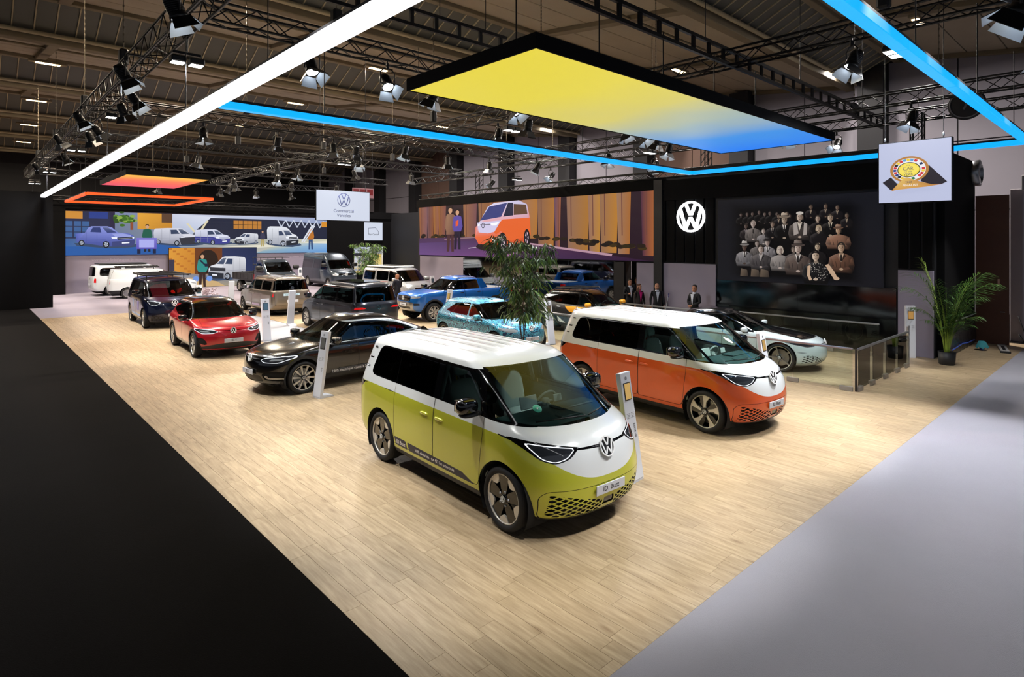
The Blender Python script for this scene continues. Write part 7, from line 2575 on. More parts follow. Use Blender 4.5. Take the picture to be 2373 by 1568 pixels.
T6_SPEC = dict(VAN_SPEC, rows=T6, wf=1.5, wr=-1.5, r=.345, ra=.41, track=.95, rim=.235,
               windows=[('front_door_window', [(.45, 1.24), (1.22, 1.24), (.92, 1.66), (.45, 1.77)], [.03, .03, .1, .03], 1), ('quarter_window', [(1.30, 1.24), (1.58, 1.25), (1.05, 1.66), (1.0, 1.68)], .02, 1),
                        ('sliding_door_window', [(-.82, 1.25), (.35, 1.25), (.35, 1.76), (-.82, 1.76)], .05, 0), ('rear_window', [(-2.12, 1.25), (-.98, 1.25), (-.98, 1.76), (-2.08, 1.76)], .06, 0)],
               surrounds=[('window_surround', [(.41, 1.21), (1.66, 1.225), (1.08, 1.68), (.94, 1.70), (.41, 1.80)], .03, 2)],
               doors=[([(.40, .40), (1.14, .40), (1.26, .75), (1.28, 1.2), (.96, 1.72), (.40, 1.82)], .04), ([(-.92, .40), (.38, .40), (.38, 1.83), (-.92, 1.83)], .04)],
               handles=[(.55, .945, 1.05), (.15, .945, 1.05)], mirror=(1.28, .92, 1.28), hood=(.66, 1.03, 7.03),
               front=[('*headlamp', [(.50, .86), (.88, .92), (.90, .80), (.56, .78)], .02, M_lens, .003), ('radiator_grille', [(0, .78), (.52, .78), (.50, .92), (0, .94)], [0, .02, .02, 0], M_black, .01), ('lower_grille', [(0, .36), (.6, .36), (.7, .52), (0, .52)], .02, M_plastic, .01)],
               rear=[('*tail_light', [(.83, .84), (.97, .84), (.97, 1.12), (.83, 1.12)], .02, M_tail, -.004)], tailgate=[(.80, .50), (.84, 1.15), (.75, 1.86)], rs=(7.1, 7.9, .86, -1.9),
               badge=(2.40, .88, .08, .15), rbadge=(-2.48, 1.05, .08), rplate=(-2.485, .70, None), cabin=(.6, .82))
white_camper = make_car('camper_van', 'white camper van seen from its rear corner by the lilac wall', 'van', (8.44, 45.84), R(3),
    dict(T6_SPEC, paint=M_white))
MB().box((-.75, 0, 2.0), (2.7, 1.35, .07), bev=.03).build('pop_up_roof', M_plastic, white_camper)
M_reflex = paint_mat('reflex silver paint', hexc('b9bfc6'), 0.5, 0.3, 0.08)
silver_camper = make_car('camper_van', 'silver white camper van with pop-up roof behind the blue pickup', 'van', (18.35, 29.5), R(273),
    dict(T6_SPEC, paint=M_reflex, hi=1, mirror_mat=M_reflex))
MB().box((-.75, 0, 2.0), (2.7, 1.45, .09), bev=.035).build('pop_up_roof', M_white, silver_camper)
MB().prism([(-.95, 1.12), (.4, 1.17), (.4, 1.185), (-.95, 1.16)], -.945, -.943, 'xz').build('side_stripe', M_tail, silver_camper)

CRAFT = [   # tall cargo van
    (2.50, .50, 2.6, -3.00, .20, 3.6, .88, .26, .26, .32),
    (2.70, .60, 2.6, -3.10, .24, 3.6, .97, .34, .34, .42),
    (2.82, .62, 2.6, -3.14, .24, 3.8, 1.01, .56, .56, .58),
    (2.83, .60, 2.6, -3.15, .24, 3.8, 1.02, .85, .85, .88),
    (2.76, .60, 2.5, -3.14, .24, 3.8, 1.015, 1.10, 1.12, 1.15),
    (2.58, .62, 2.5, -3.13, .24, 3.8, 1.00, 1.25, 1.30, 1.32),
    (2.36, .56, 2.5, -3.12, .24, 3.8, .99, 1.34, 1.38, 1.40),
    (2.16, .50, 2.5, -3.11, .24, 3.8, .985, 1.41, 1.43, 1.44),
    (1.48, .34, 2.8, -3.05, .22, 3.8, .90, 2.06, 2.02, 2.06),
    (.98, .40, 2.6, -3.02, .22, 3.4, .86, 2.44, 2.36, 2.46),
    (.70, .40, 2.6, -2.95, .22, 3.0, .60, 2.55, 2.54, 2.54),
    (.50, .40, 2.6, -2.90, .22, 3.0, .004, 2.58, 2.59, 2.56)]
CRAFT_SPEC = dict(VAN_SPEC, rows=CRAFT, wf=1.83, wr=-1.83, r=.36, ra=.43, track=1.01, rim=.235, rs=None, low=.40, low_rear=.45, sill=.45,
                  windows=[('front_door_window', [(.62, 1.42), (1.55, 1.40), (1.42, 1.68), (1.12, 1.98), (.62, 1.98)], [.04, .03, .1, .1, .04], 1)],
                  surrounds=[('window_surround', [(.58, 1.38), (1.66, 1.37), (1.50, 1.70), (1.15, 2.02), (.58, 2.02)], .04, 2)],
                  doors=[([(.52, .48), (1.36, .48), (1.60, .9), (1.66, 1.36), (1.46, 1.74), (1.14, 2.06), (.52, 2.06)], .05), ([(-.82, .48), (.50, .48), (.50, 2.30), (-.82, 2.30)], .05)],
                  handles=[(.66, 1.0, 1.22), (.30, 1.0, 1.22)], mirror=(1.62, .98, 1.62), mirror_size=1.5, mirror_mat=M_plastic, hood=(.70, 1.22, 7.03),
                  front=[('*headlamp', [(.56, 1.02), (.92, 1.08), (.93, .94), (.62, .94)], .02, M_lens, .003), ('radiator_grille', [(0, .96), (.58, .96), (.56, 1.10), (0, 1.12)], [0, .02, .02, 0], M_black, .012),
                         ('lower_grille', [(0, .46), (.66, .46), (.72, .66), (0, .66)], .02, M_plastic, .012)],
                  rear=[('*tail_light', [(.93, .85), (1.03, .85), (1.03, 1.25), (.93, 1.25)], .02, M_tail, -.004)], tailgate=None, rplate=None, badge=(2.80, 1.03, .1, .1), rbadge=None, cabin=(.9, .95), cab_floor=.8, seats=1)
M_steel = paint_mat('dark steel grey paint', hexc('39434e'), 0.55, 0.3, 0.1)
crafter = make_car('cargo_van', 'tall dark steel grey cargo van beside the lilac wall', 'van', (20.75, 43.0), R(268.6),
    dict(CRAFT_SPEC, paint=M_steel, hi=1, side=[('side_panel', [(-2.85, 1.42), (-1.0, 1.42), (-1.0, 2.05), (-2.85, 2.05)], .1, M_indium, .008), ('side_panel', [(-.75, 1.42), (.44, 1.42), (.44, 2.05), (-.75, 2.05)], .1, M_indium, .008)]))

# ---- dropside truck: cab, ladder frame and open bed
CAB = [r_[:] for r_ in shift(CRAFT)]
for i, r_ in enumerate(CAB):
    r_[3] = (.30, .24, .22, .21, .21, .22, .23, .24, .38, .50, .60, .66)[i]
    r_[4] = .12
    r_[7:10] = r_[7:10] if i < 8 else ((2.05, 2.02, 2.03), (2.20, 2.17, 2.15), (2.26, 2.25, 2.22), (2.28, 2.27, 2.23))[i - 8]
    if i >= 8:
        r_[0] = (1.48, 1.34, 1.2, 1.1)[i - 8]
truck = make_car('dropside_truck', 'grey dropside truck with a dark open bed in front of the orange picture wall', 'truck', (15.25, 41.0), R(274),
    dict(CRAFT_SPEC, rows=CAB, kr=1, ns=8, paint=M_steel, doors=[CRAFT_SPEC['doors'][0]], handles=[CRAFT_SPEC['handles'][0]], wr=-2.1, mirror_size=1.6))
bd = MB()
bd.box((-1.45, 0, .86), (3.3, 2.1, .10), bev=.02)
for sg in (1, -1):
    bd.box((-1.45, sg * 1.04, 1.10), (3.3, .04, .40), bev=.01)
    for k in range(6):
        bd.box((-2.9 + k * .58, sg * 1.065, 1.10), (.04, .02, .40))
    bd.box((-1.2, sg * .42, .70), (3.6, .09, .16))
bd.box((-3.08, 0, 1.10), (.04, 2.1, .40), bev=.01)
bd.build('load_bed', plain('bed dark grey', hexc('24262b'), .5), truck)
hb = MB()
for yy in (-1.0, -.5, 0, .5, 1.0):
    hb.tube((.16, yy, .9), (.16, yy, 2.36), .025, 8)
for zz in (1.5, 1.9, 2.36):
    hb.tube((.16, -1.03, zz), (.16, 1.03, zz), .025, 8)
for yy in (-.85, .85):
    hb.tube((.16, yy, 2.36), (1.5, yy, 2.36), .02, 6)
hb.tube((1.5, -.85, 2.36), (1.5, .85, 2.36), .02, 6)
hb.build('headboard_rack', M_plastic, truck)
# ---------------------------------------------------------------- glass barrier
M_pane = glass_mat('barrier glass', (.90, .95, .92), ior=1.28)
M_rail = plain('rail brushed steel', hexc('a9aaac'), .3, metal=.85)
M_shoe = plain('barrier foot', hexc('9a958f'), .45, metal=.4)


def barrier(label, p, q, n, post=True):
    p, q = Vector((*p, 0)), Vector((*q, 0))
    d = q - p
    L = d.length
    t = empty('glass_barrier', (p.x, p.y, 0), math.atan2(d.y, d.x), label, 'barrier')
    for k in range(n):
        w = L / n
        MB().box((w * (k + .5), 0, .50), (w - .02, .012, .86), bev=.002).build('glass_pane', M_pane, t)
    for k in range(n + 1):
        x = min(max(L * k / n, .14), L - .14)
        MB().box((x, 0, .055), (.28, .05, .11), bev=.008).build('barrier_foot', M_shoe, t)
    MB().box((L / 2, 0, .965), (L, .05, .05), bev=.01).build('handrail', M_rail, t)
    return t


barrier('glass barrier facing the grey carpet, from the corner post to the wall', (14.95, 4.63), (18.95, 4.63), 4)
barrier('glass barrier between the orange van and the pale concept car', (14.88, 4.72), (14.88, 11.4), 5)
barrier('glass barrier between the rally suv and the camouflaged hatchback', (14.88, 12.2), (14.88, 17.6), 4)
barrier('glass barrier behind the concept car in front of the black gloss wall', (19.9, 5.6), (19.9, 11.2), 4)
barrier('glass barrier at the door where the people stand', (19.3, 11.4), (19.3, 16.8), 4)
o = MB().box((14.91, 4.66, .49), (.045, .045, .96), bev=.006).build('corner_post', plain('post black', hexc('16161a'), .4))
tag(o, 'slim black corner post of the glass barrier', 'post')
o = MB().box((19.02, 4.66, .55), (.09, .05, 1.1), bev=.006).build('barrier_end_post', M_rail)
tag(o, 'pale steel end post of the glass barrier near the wall', 'post')

# ---------------------------------------------------------------- leaning information posts
M_kiosk = plain('post white', hexc('d9dde6'), .4)
M_grey_print = plain('grey print', hexc('8b8f98'), .6)


def kiosk(loc, face, label, scr='c9a565', name=None, h=1.42, w=.27, lean=9):
    """white slab leaning back, its face looking along the angle face"""
    t = empty('information_post', (loc[0], loc[1], 0), R(face + 90), label, 'information post')
    rot = Matrix.Rotation(R(-lean), 3, 'X')
    e = rot.to_euler()
    b = MB().box((0, 0, h / 2 + .01), (w, .075, h), bev=.006).build('slab', M_kiosk, t, (0, 0, .015), e)
    MB().prism([(-.03, .0), (.34, .0), (.30, .03), (.05, .06), (-.03, .06)], -w / 2, w / 2, 'yz').build('foot', M_kiosk, t)
    MB().box((0, -.040, h - .26), (w * .62, .012, .25), bev=.003).build('screen_bezel', M_plastic, b)
    MB().box((0, -.0465, h - .26), (w * .52, .004, .22)).build('screen', emitter('post screen ' + scr, hexc(scr), .75), b)
    roundel(.026, M_grey_print, 'emblem', b, (0, -.039, h - .075), (1, 0, 0), (0, 0, 1), .002)
    for i, zz in enumerate((.57, .59, .61, .63)):
        for xx in (-.055, .055):
            MB().box((xx, -.039, h - zz), (.075 - .012 * (i % 3), .002, .007)).build('text_line', M_grey_print, b)
    if name:
        put_text(name, .05, (.07, -.0395, h - .82), (0, 0, 1), (-1, 0, 0), M_print, b, depth=.0008)
    return t


kiosk((5.72, 12.45), 190, 'white leaning information post in front of the black coupe suv', '55524e', 'ID.5')
kiosk((7.08, 5.05), 275, 'white leaning information post beside the lime van', 'd0a860', 'ID. BUZZ', 1.50)
kiosk((7.72, 20.75), 268, 'white information post beside the red suv', '4a6a80', 'ID.4')
kiosk((9.9, 24.1), 90, 'white information post seen from behind next to the bronze compact van', '4a6a80')
kiosk((20.45, 4.95), 225, 'white information post by the lilac wall next to the palm', 'b88a4c', None, 1.5, .27, 1)
kiosk((12.75, 5.65), 272, 'white information post between the orange van and the concept car', 'd0a860')
kiosk((14.35, 13.6), 268, 'white information post beside the camouflaged hatchback', '6a5a44')
kiosk((14.6, 19.8), 185, 'white information post in front of the blue pickup', 'c9a050')
kiosk((19.95, 28.2), 268, 'white information post between the silver camper and the wall', '3a4048')
kiosk((8.0, 29.6), 268, 'white information post showing above the roof of the red suv', '2f5a66')
kiosk((10.0, 31.8), 90, 'beige-shadowed information post seen from behind by the nose of the bronze van', '2f5a66')
kiosk((18.9, 44.0), 262, 'small distant information post between the truck and the cargo van', '5a6068')
kiosk((20.2, 34.0), 262, 'information post beneath the bamboo next to the silver camper', '5a6068')

# ---------------------------------------------------------------- plants
M_leaf_dark = plain('bamboo leaf dark', hexc('2c4a1c'), .5, var=.35, vscale=9)
M_leaf_light = plain('bamboo leaf light', hexc('5f8232'), .5, var=.3, vscale=9)
M_stem = plain('bamboo stem', hexc('3a2f22'), .6)
M_pot = plain('pot dark', hexc('17181a'), .5)


def leaf_mesh(name, l, w, mat, droop=.25):
    n = 5
    V = []
    for k in range(n + 1):
        t = k / n
        hw = w * math.sin(math.pi * min(1, t * .92 + .06)) ** .8 if k < n else .0
        z = -droop * l * t * t
        V += [(l * t, -hw, z + hw * .35), (l * t, 0, z), (l * t, hw, z + hw * .35)]
    F = []
    for k in range(n):
        for j in (0, 1):
            a = k * 3 + j
            F.append((a, a + 1, a + 4, a + 3))
    return MB().add(V, F, 0, True).mesh(name, mat)


def bamboo(loc, h, label, spread, nst, nl, light, seed, lo=.28, planter=True):
    rn = random.Random(seed)
    t = empty('bamboo', (loc[0], loc[1], 0), 0, label, 'plant')
    if planter:
        MB().lathe([(0, 0), (.26, 0), (.30, .02), (.32, .46), (.28, .46), (.27, .40), (0, .40)], 28).build('pot', M_pot, t)
    lm = [leaf_mesh('leaf', .26, .017, M_leaf_dark, .35), leaf_mesh('leaf', .22, .015, M_leaf_light if light else M_leaf_dark, .5), leaf_mesh('leaf', .30, .018, M_leaf_light, .6)]
    spots = []
    for s_ in range(nst):
        a = rn.uniform(0, 6.28)
        top = h * rn.uniform(.80, 1.0)
        pts = [Vector((.05 * math.cos(a), .05 * math.sin(a), .35))]
        for k in range(1, 8):
            q = k / 7
            pts.append(Vector((spread * .38 * q * q * math.cos(a) + rn.gauss(0, .015), spread * .38 * q * q * math.sin(a) + rn.gauss(0, .015), .35 + (top - .35) * q)))
        MB().path(pts, [.016 * (1 - .6 * k / 7) for k in range(8)], 6).build('stem', M_stem, t)
        for k in range(2, 8):
            spots += [pts[k]] * (2 if k < 7 else 3)
    leaves = []
    tw = MB()
    per = max(1, nl // (len(spots) * 6))
    for p in spots:
        if p.z < h * lo:
            continue
        for b in range(per):
            a = rn.uniform(0, 6.28)
            L = rn.uniform(.10, spread * .42) * (1.15 - .45 * p.z / h)
            e = p + Vector((math.cos(a) * L, math.sin(a) * L, rn.uniform(-.05, .22)))
            tw.path([p, (p + e) / 2 + Vector((0, 0, .05)), e], [.005, .004, .002], 4)
            for k in range(6):
                q = rn.uniform(.45, 1.05)
                c = p.lerp(e, min(q, 1)) + Vector((rn.gauss(0, .03), rn.gauss(0, .03), rn.gauss(0, .03)))
                leaves.append((c, a + rn.gauss(0, .9), rn.uniform(.1, .9), rn.gauss(0, .5), rn.choice((0, 0, 1, 2))))
    tw.build('twigs', M_stem, t)['kind'] = 'stuff'
    rn.shuffle(leaves)
    for c, a, pt, rl, m in leaves[:280]:
        link('leaf', lm[m], t, c, (rl, pt, a))
    if len(leaves) > 280:
        bm = [MB(), MB(), MB()]
        for c, a, pt, rl, m in leaves[280:]:
            M4 = Matrix.Translation(c) @ Matrix.Rotation(a, 4, 'Z') @ Matrix.Rotation(pt, 4, 'Y') @ Matrix.Rotation(rl, 4, 'X')
            src = lm[m]
            bm[m].add([M4 @ v.co for v in src.vertices], [tuple(p.vertices) for p in src.polygons], 0, True)
        al = MB()
        for m in range(3):
            al.add(bm[m].v, bm[m].f, m, True)
        al.build('inner_leaves', [M_leaf_dark, M_leaf_light if light else M_leaf_dark, M_leaf_light], t)['kind'] = 'stuff'
    return t


bamboo((10.72, 11.2), 3.42, 'tall dark green leafy bamboo between the lime van and the camouflaged car', 1.75, 5, 2300, False, 5, .40)
bamboo((22.6, 40.6), 3.25, 'bright green bushy bamboo below the van centre sign', 2.0, 9, 2600, True, 8, .25)

# feathery palm in a black pot
pm = empty('potted_palm', (20.1, 4.0, 0), 0, 'feathery areca palm in a black pot beside the lilac wall', 'plant')
MB().lathe([(0, 0), (.17, 0), (.19, .02), (.21, .36), (.18, .36), (.17, .31), (0, .31)], 28).build('pot', M_pot, pm)
rn = random.Random(11)
M_palm = plain('palm leaf', hexc('3f6426'), .5, var=.3, vscale=7)
M_palm2 = plain('palm leaf pale', hexc('77902f'), .5, var=.25, vscale=7)
fr_spec = [(150, 2.55, 1.5), (128, 2.25, 2.0), (318, 2.55, 1.55), (300, 2.35, 1.85), (335, 2.2, 1.5), (95, 2.65, .45), (225, 2.3, 1.4), (265, 1.9, 1.7), (180, 1.9, 1.9), (345, 1.7, 2.2), (120, 1.6, 2.2), (205, 1.5, 2.2), (285, 1.4, 2.3), (320, 1.3, 2.4), (150, 1.25, 2.4), (250, 1.6, 1.0), (310, 2.1, .9), (165, 2.2, 1.0), (250, 1.9, 1.6), (232, 1.5, 2.0), (330, 1.5, 2.1), (220, 1.3, 2.4), (195, 1.1, 2.5), (300, 1.1, 2.5), (190, 2.1, 1.3), (270, 2.4, 1.1)]
for a, L, bend in fr_spec:
    a = R(a) + rn.gauss(0, .08)
    pts, n = [], 14
    ang = R(84)
    p = Vector((.05 * math.cos(a), .05 * math.sin(a), .3))
    for k in range(n + 1):
        pts.append(p.copy())
        st_ = L / n
        p = p + Vector((math.cos(a) * math.cos(ang) * st_, math.sin(a) * math.cos(ang) * st_, math.sin(ang) * st_))
        ang -= bend * (.15 + 1.5 * (k / n) ** 1.5) / n
    fm = MB().path(pts, [.013 * (1 - .78 * k / n) for k in range(n + 1)], 6)
    fo = fm.build('frond', M_palm2, pm)
    side = Vector((-math.sin(a), math.cos(a), 0))
    lf = MB()
    NL = 24
    for k in range(NL):
        q = .38 + .60 * k / (NL - 1)
        i = min(int(q * n), n - 1)
        c = pts[i].lerp(pts[i + 1], q * n - i)
        tan = (pts[i + 1] - pts[i]).normalized()
        up_v = side.cross(tan)
        ll = L * (.10 + .17 * math.sin(math.pi * (.15 + .70 * k / (NL - 1))))
        for sg in (1, -1):
            d = (side * sg * .72 + tan * .70 + up_v * .18 + Vector((rn.gauss(0, .06), rn.gauss(0, .06), rn.gauss(0, .06)))).normalized()
            e = c + d * ll + Vector((0, 0, -ll * .30))
            m_ = c + d * ll * .5 + Vector((0, 0, -ll * .02))
            wv = d.cross(side * sg * .3 + Vector((0, 0, 1))).normalized() * .011
            lf.add([c - wv * .3, c + wv * .3, m_ + wv, e, m_ - wv], [(0, 1, 2, 4), (4, 2, 3)], 0, False)
    lf.build('leaflets', M_palm2 if bend < .5 else M_palm, fo)['kind'] = 'stuff'

# ---------------------------------------------------------------- small things on the floor by the end wall
M_teal = plain('teal cloth', hexc('2f7c86'), .9)
cl = MB()
V = []
for k in range(20):
    a = 2 * math.pi * k / 20
    V += [(.03 * math.cos(a), .03 * math.sin(a), .30), (.09 * math.cos(a), .09 * math.sin(a), .28), ((.15 + .03 * (k % 2)) * math.cos(a), (.15 + .03 * (k % 2)) * math.sin(a), .12 - .03 * (k % 3))]
cl.add(V, [(3 * k, 3 * ((k + 1) % 20), 3 * ((k + 1) % 20) + 1, 3 * k + 1) for k in range(20)] + [(3 * k + 1, 3 * ((k + 1) % 20) + 1, 3 * ((k + 1) % 20) + 2, 3 * k + 2) for k in range(20)] + [tuple(3 * k for k in range(20))], 0, True)
o = cl.build('cleaning_cloth', M_teal, None, (23.55, 3.78, 0))
tag(o, 'teal cloth draped over a blue bottle by the plastic sheet', 'cloth')
bt = MB().lathe([(0, 0), (.06, 0), (.065, .02), (.065, .17), (.03, .22), (.03, .27), (0, .275)], 20).build('spray_bottle', plain('blue bottle', hexc('3a4a9a'), .3), None, (23.55, 3.78, 0))
tag(bt, 'blue bottle standing under the teal cloth', 'bottle')
tb = empty('cable_trunking', (24.2, 3.35, 0), R(12), 'pale metal trunking lying on the floor beside the door leaf', 'trunking')
MB().box((0, 0, .03), (1.5, .22, .05), bev=.008).build('channel', plain('trunking white', hexc('b9b6b4'), .5), tb)
MB().box((-.1, 0, .058), (.9, .08, .006)).build('slot', M_plastic, tb)
MB().box((-.78, 0, .035), (.06, .26, .06), bev=.01).build('end_cap', M_plastic, tb)
rb = MB().path([(21.5, 4.15, .20), (22.2, 4.15, .22), (22.9, 4.15, .24), (23.6, 4.15, .18), (24.6, 4.15, .17)], .018, 8).build('blue_tape', plain('blue tape', hexc('3a55b8'), .5))
tag(rb, 'blue tape strip along the foot of the plastic sheet', 'tape')
cb = MB().path([(26.3, 3.25, .9), (26.35, 3.1, .4), (26.2, 3.0, .05), (25.9, 2.95, .03), (25.8, 3.15, .25), (26.1, 3.2, .3), (26.4, 3.1, .03), (27.0, 3.0, .02)], .016, 8).build('black_cable', M_plastic)
tag(cb, 'loose black cable hanging down the pale grey post', 'cable')
cr = MB().box((27.6, 2.95, .45), (.9, .6, .9), bev=.02).build('wooden_crate', plain('crate wood', hexc('7a5030'), .7, var=.2))
tag(cr, 'brown wooden crate half hidden at the edge of the picture', 'crate')
# crossed sticks leaning by the lilac panel
for i, (a, b) in enumerate(((-.10, .14), (.14, -.10))):
    st2 = MB().tube((20.55 - .02 * i, 13.30 + a, .0), (20.62, 13.30 + b, 1.30), .014, 8)
    st2.tube((20.62, 13.30 + b, 1.20), (20.63, 13.30 + b * 1.12, 1.36), .022, 8, mat=1)
    o = st2.build('floor_stick', [M_kiosk, plain('stick blue tip', hexc('2c2a80'), .5)])
    tag(o, ('white stick with blue tip by the pillar, top towards the bald man', 'white stick with blue tip by the pillar, top towards the screen')[i], 'stick')
# low white pedestal covered with flowers near the bronze van
fl = empty('white_shrub', (9.1, 32.5, 0), 0, 'pale pinkish dried flower bush beside the bronze van', 'plant')
MB().lathe([(0, 0), (.2, 0), (.22, .35), (0, .35)], 20).build('pot', M_kiosk, fl)
mb = MB()
rn = random.Random(3)
for k in range(260):
    a, r_, z = rn.uniform(0, 6.28), rn.uniform(0, .55), rn.uniform(.4, 1.05)
    mb.blob((r_ * math.cos(a), r_ * math.sin(a), z), (.036, .036, .034), 7, 5)
mb.build('blossom', plain('dried blossom', hexc('c3b2bc'), .9), fl)['kind'] = 'stuff'

# ---------------------------------------------------------------- people
M_skin = plain('skin', hexc('b98468'), .6)
M_suit = plain('dark suit', hexc('0e0f16'), .8)
M_suit_navy = plain('navy suit', hexc('171c2e'), .8)
M_hair = plain('dark hair', hexc('17110f'), .7)
M_brownhair = plain('brown hair', hexc('4a2e20'), .7)
M_shirt = plain('white shirt', hexc('cdd2e0'), .8)
M_pink = plain('pink top', hexc('d0187c'), .8)


def person(loc, face, label, coat, legs, shirt, hair, height=1.78, look=0, bald=False, long_hair=False, arms='front', kind='man'):
    """one continuous clothed figure grown from a skeleton, with head, hair, hands and shirt front"""
    k = height / 1.78
    t = empty('person', (loc[0], loc[1], 0), R(face), label, 'person')
    t.scale = (k, k, k)
    J, E, rad = [], [], []

    def j(p, r, par=None):
        J.append(p)
        rad.append(r)
        if par is not None:
            E.append((par, len(J) - 1))
        return len(J) - 1
    sh_w = .19 if kind == 'man' else .165
    pel = j((0, 0, .95), (.155, .125))
    wst = j((0, 0, 1.12), (.15 if kind == 'man' else .125, .11), pel)
    chest = j((0, 0, 1.32), (.17 if kind == 'man' else .15, .125), wst)
    neck = j((0, 0, 1.47), (.075, .075), chest)
    for s_ in (1, -1):
        hip = j((0, s_ * .09, .88), (.095, .095), pel)
        kn = j((.02, s_ * .10, .50), (.068, .068), hip)
        an = j((-.01, s_ * .105, .11), (.055, .055), kn)
        j((.10, s_ * .12, .045), (.045, .040), an)
        so = j((0, s_ * sh_w, 1.415), (.072, .068), chest)
        if arms == 'front':
            el = j((.03, s_ * (sh_w + .085), 1.15), (.055, .055), so)
            j((.22, s_ * .06, 1.03), (.042, .042), el)
        elif arms == 'up':
            el = j((.04, s_ * (sh_w + .07), 1.15), (.055, .055), so)
            j((.24, s_ * .12, 1.18), (.042, .042), el)
        else:
            el = j((-.01, s_ * (sh_w + .07), 1.14), (.055, .055), so)
            j((.06, s_ * (sh_w + .075), .90), (.042, .042), el)
    me = bpy.data.meshes.new('figure')
    me.from_pydata(J, E, [])
    ob = bpy.data.objects.new('figure', me)
    C.objects.link(ob)
    sk = ob.modifiers.new('skin', 'SKIN')
    sk.use_smooth_shade = True
    for i, v in enumerate(me.skin_vertices[0].data):
        v.radius = rad[i]
        v.use_root = (i == 0)
    sb = ob.modifiers.new('sub', 'SUBSURF')
    sb.levels = sb.render_levels = 2
    dg = bpy.context.evaluated_depsgraph_get()
    m2 = bpy.data.meshes.new_from_object(ob.evaluated_get(dg))
    bpy.data.objects.remove(ob)
    m2.materials.clear()
    for mm in (coat, legs, plain('black shoes', hexc('0a0a0b'), .4)):
        m2.materials.append(mm)
    for f in m2.polygons:
        z = f.center.z
        f.use_smooth = True
        f.material_index = 2 if z < .10 else (1 if z < (.84 if kind == 'man' else .92) and abs(f.center.y) < .24 and not (abs(f.center.y) > .19 and z > .8) else 0)
    body = link('body', m2, t)
    # jacket skirt, shirt front, collar
    MB().prism([(-.07, 1.44), (.07, 1.44), (.035, 1.25), (0, 1.02), (-.035, 1.25)], .125, .142, 'yz').build('shirt_front', shirt, t)
    MB().lathe([(.078, 1.44), (.082, 1.47), (.070, 1.505), (.064, 1.50)], 16).build('collar', shirt, t)
    # head
    hd = MB()
    prof = [(0.0, 1.515), (.045, 1.52), (.068, 1.545), (.078, 1.59), (.083, 1.64), (.082, 1.69), (.070, 1.735), (.045, 1.765), (0, 1.775)]
    hd.lathe(prof, 20)
    hd.v = [(x * 1.16 + (.012 if z < 1.60 else 0), y, z) for x, y, z in hd.v]
    hd.lathe([(.056, 1.44), (.052, 1.50), (.056, 1.56)], 14)
    hd.add([(.088, -.014, 1.645), (.088, .014, 1.645), (.112, .016, 1.605), (.112, -.016, 1.605), (.092, 0, 1.598), (.096, 0, 1.66)], [(0, 3, 2, 1), (3, 4, 2), (0, 1, 5), (0, 5, 3), (1, 2, 5)], 0)
    for s_ in (1, -1):
        hd.blob((0, s_ * .082, 1.63), (.018, .010, .030), 8, 6)
        hd.blob((.088, s_ * .030, 1.652), (.008, .014, .008), 8, 6, mat=1)
        hd.box((.094, s_ * .031, 1.672), (.008, .034, .007), mat=1)
    hd.box((.097, 0, 1.572), (.010, .044, .010), mat=2, bev=.003)
    head = hd.build('head', [M_skin, M_hair, plain('lips', hexc('8a4a42'), .6)], t, None, (0, 0, R(look)))
    if not bald:
        hh = MB()
        hh.lathe([(.084, 1.675), (.086, 1.70), (.075, 1.75), (.048, 1.775), (0, 1.785)], 20)
        hh.v = [(x * 1.16 - .016, y, z + (.012 if x > .02 else -.0)) for x, y, z in hh.v]
        hh.blob((-.055, 0, 1.64), (.050, .080, .085), 14, 8)
        if long_hair:
            hh.blob((-.06, 0, 1.50), (.055, .095, .20), 14, 10)
            for s_ in (1, -1):
                hh.blob((.015, s_ * .085, 1.50), (.04, .028, .17), 10, 8)
        hh.build('hair', hair, head)
    elif kind == 'beard':
        pass
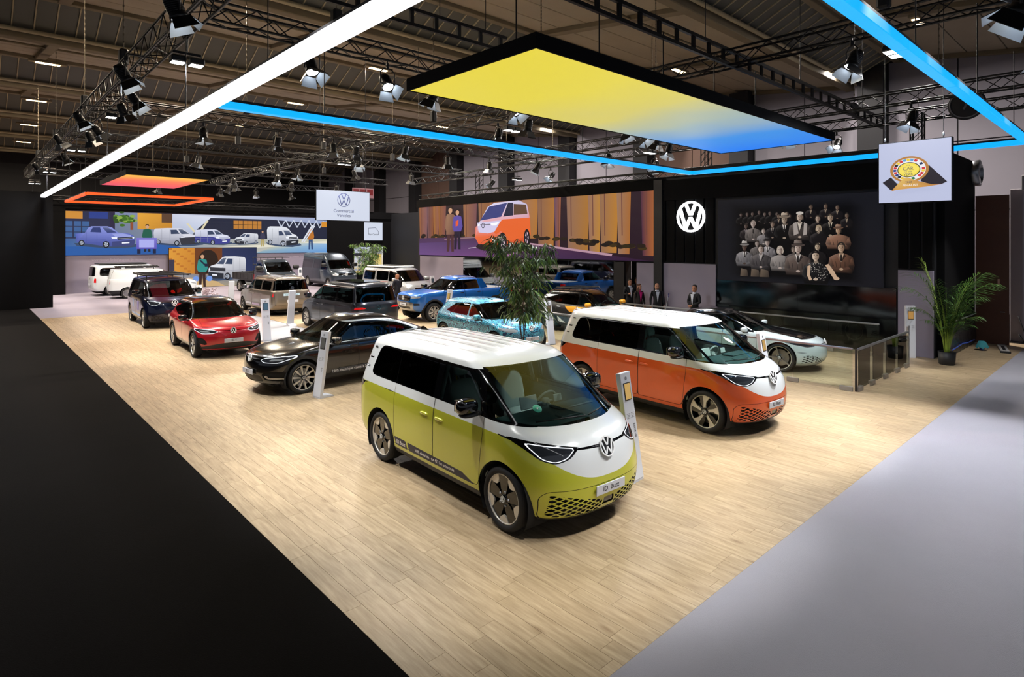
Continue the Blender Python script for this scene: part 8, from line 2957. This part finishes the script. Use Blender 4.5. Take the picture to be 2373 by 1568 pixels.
    if bald == 'beard':
        MB().blob((.055, 0, 1.555), (.045, .06, .04), 12, 8).build('beard', M_hair, head)
    # hands: palm with five fingers
    for s_ in (1, -1):
        if arms == 'front':
            c, d = Vector((.235, s_ * .05, 1.02)), Vector((.5, -s_ * .8, -.3)).normalized()
        elif arms == 'up':
            c, d = Vector((.26, s_ * .115, 1.19)), Vector((.9, -s_ * .3, .25)).normalized()
        else:
            c, d = Vector((.065, s_ * (sh_w + .075), .86)), Vector((.15, 0, -1)).normalized()
        hm = MB()
        a = d.orthogonal().normalized()
        b = d.cross(a)
        hm.path([c - d * .03, c + d * .02, c + d * .05], [.026, .034, .030], 8)
        for i in range(4):
            o_ = a * (i - 1.5) * .017
            l_ = (.055, .066, .062, .048)[i]
            hm.path([c + d * .045 + o_, c + d * (.045 + l_ * .6) + o_ + b * .006, c + d * (.045 + l_) + o_ + b * .024], [.0085, .008, .0065], 6)
        hm.path([c + a * .026, c + a * .045 + d * .03, c + a * .045 + d * .058 + b * .01], [.010, .0095, .007], 6)
        hm.build('hand', M_skin, t)
    return t


person((15.9, 25.6), 100, 'balding man in a navy suit standing with his back turned by the silver camper', M_suit_navy, M_suit_navy, M_shirt, M_hair, 1.82, 20, bald=True, arms='front')
person((20.35, 13.55), 225, 'bald bearded man in a black suit with white shirt by the doorway', M_suit, M_suit, M_shirt, M_hair, 1.76, 0, bald='beard', arms='down')
person((20.2, 14.3), 250, 'woman with long brown hair in a dark coat and pink top', plain('brown coat', hexc('1c1414'), .8), M_suit, M_pink, M_brownhair, 1.70, 30, long_hair=True, arms='down', kind='woman')
person((20.75, 15.15), 235, 'dark-haired man in a black jacket and pale shirt inside the doorway', M_suit, M_suit, M_shirt, M_hair, 1.84, 0, arms='up')
person((21.6, 15.4), 215, 'man almost hidden in the dark doorway behind the others', M_suit, M_suit, plain('dark shirt', hexc('2a2022'), .8), M_hair, 1.86, 0, arms='down')
person((20.1, 11.75), 170, 'man in a black suit and open white collar with folded hands by the lilac panel', M_suit, M_suit, M_shirt, M_hair, 1.80, 15, arms='front')
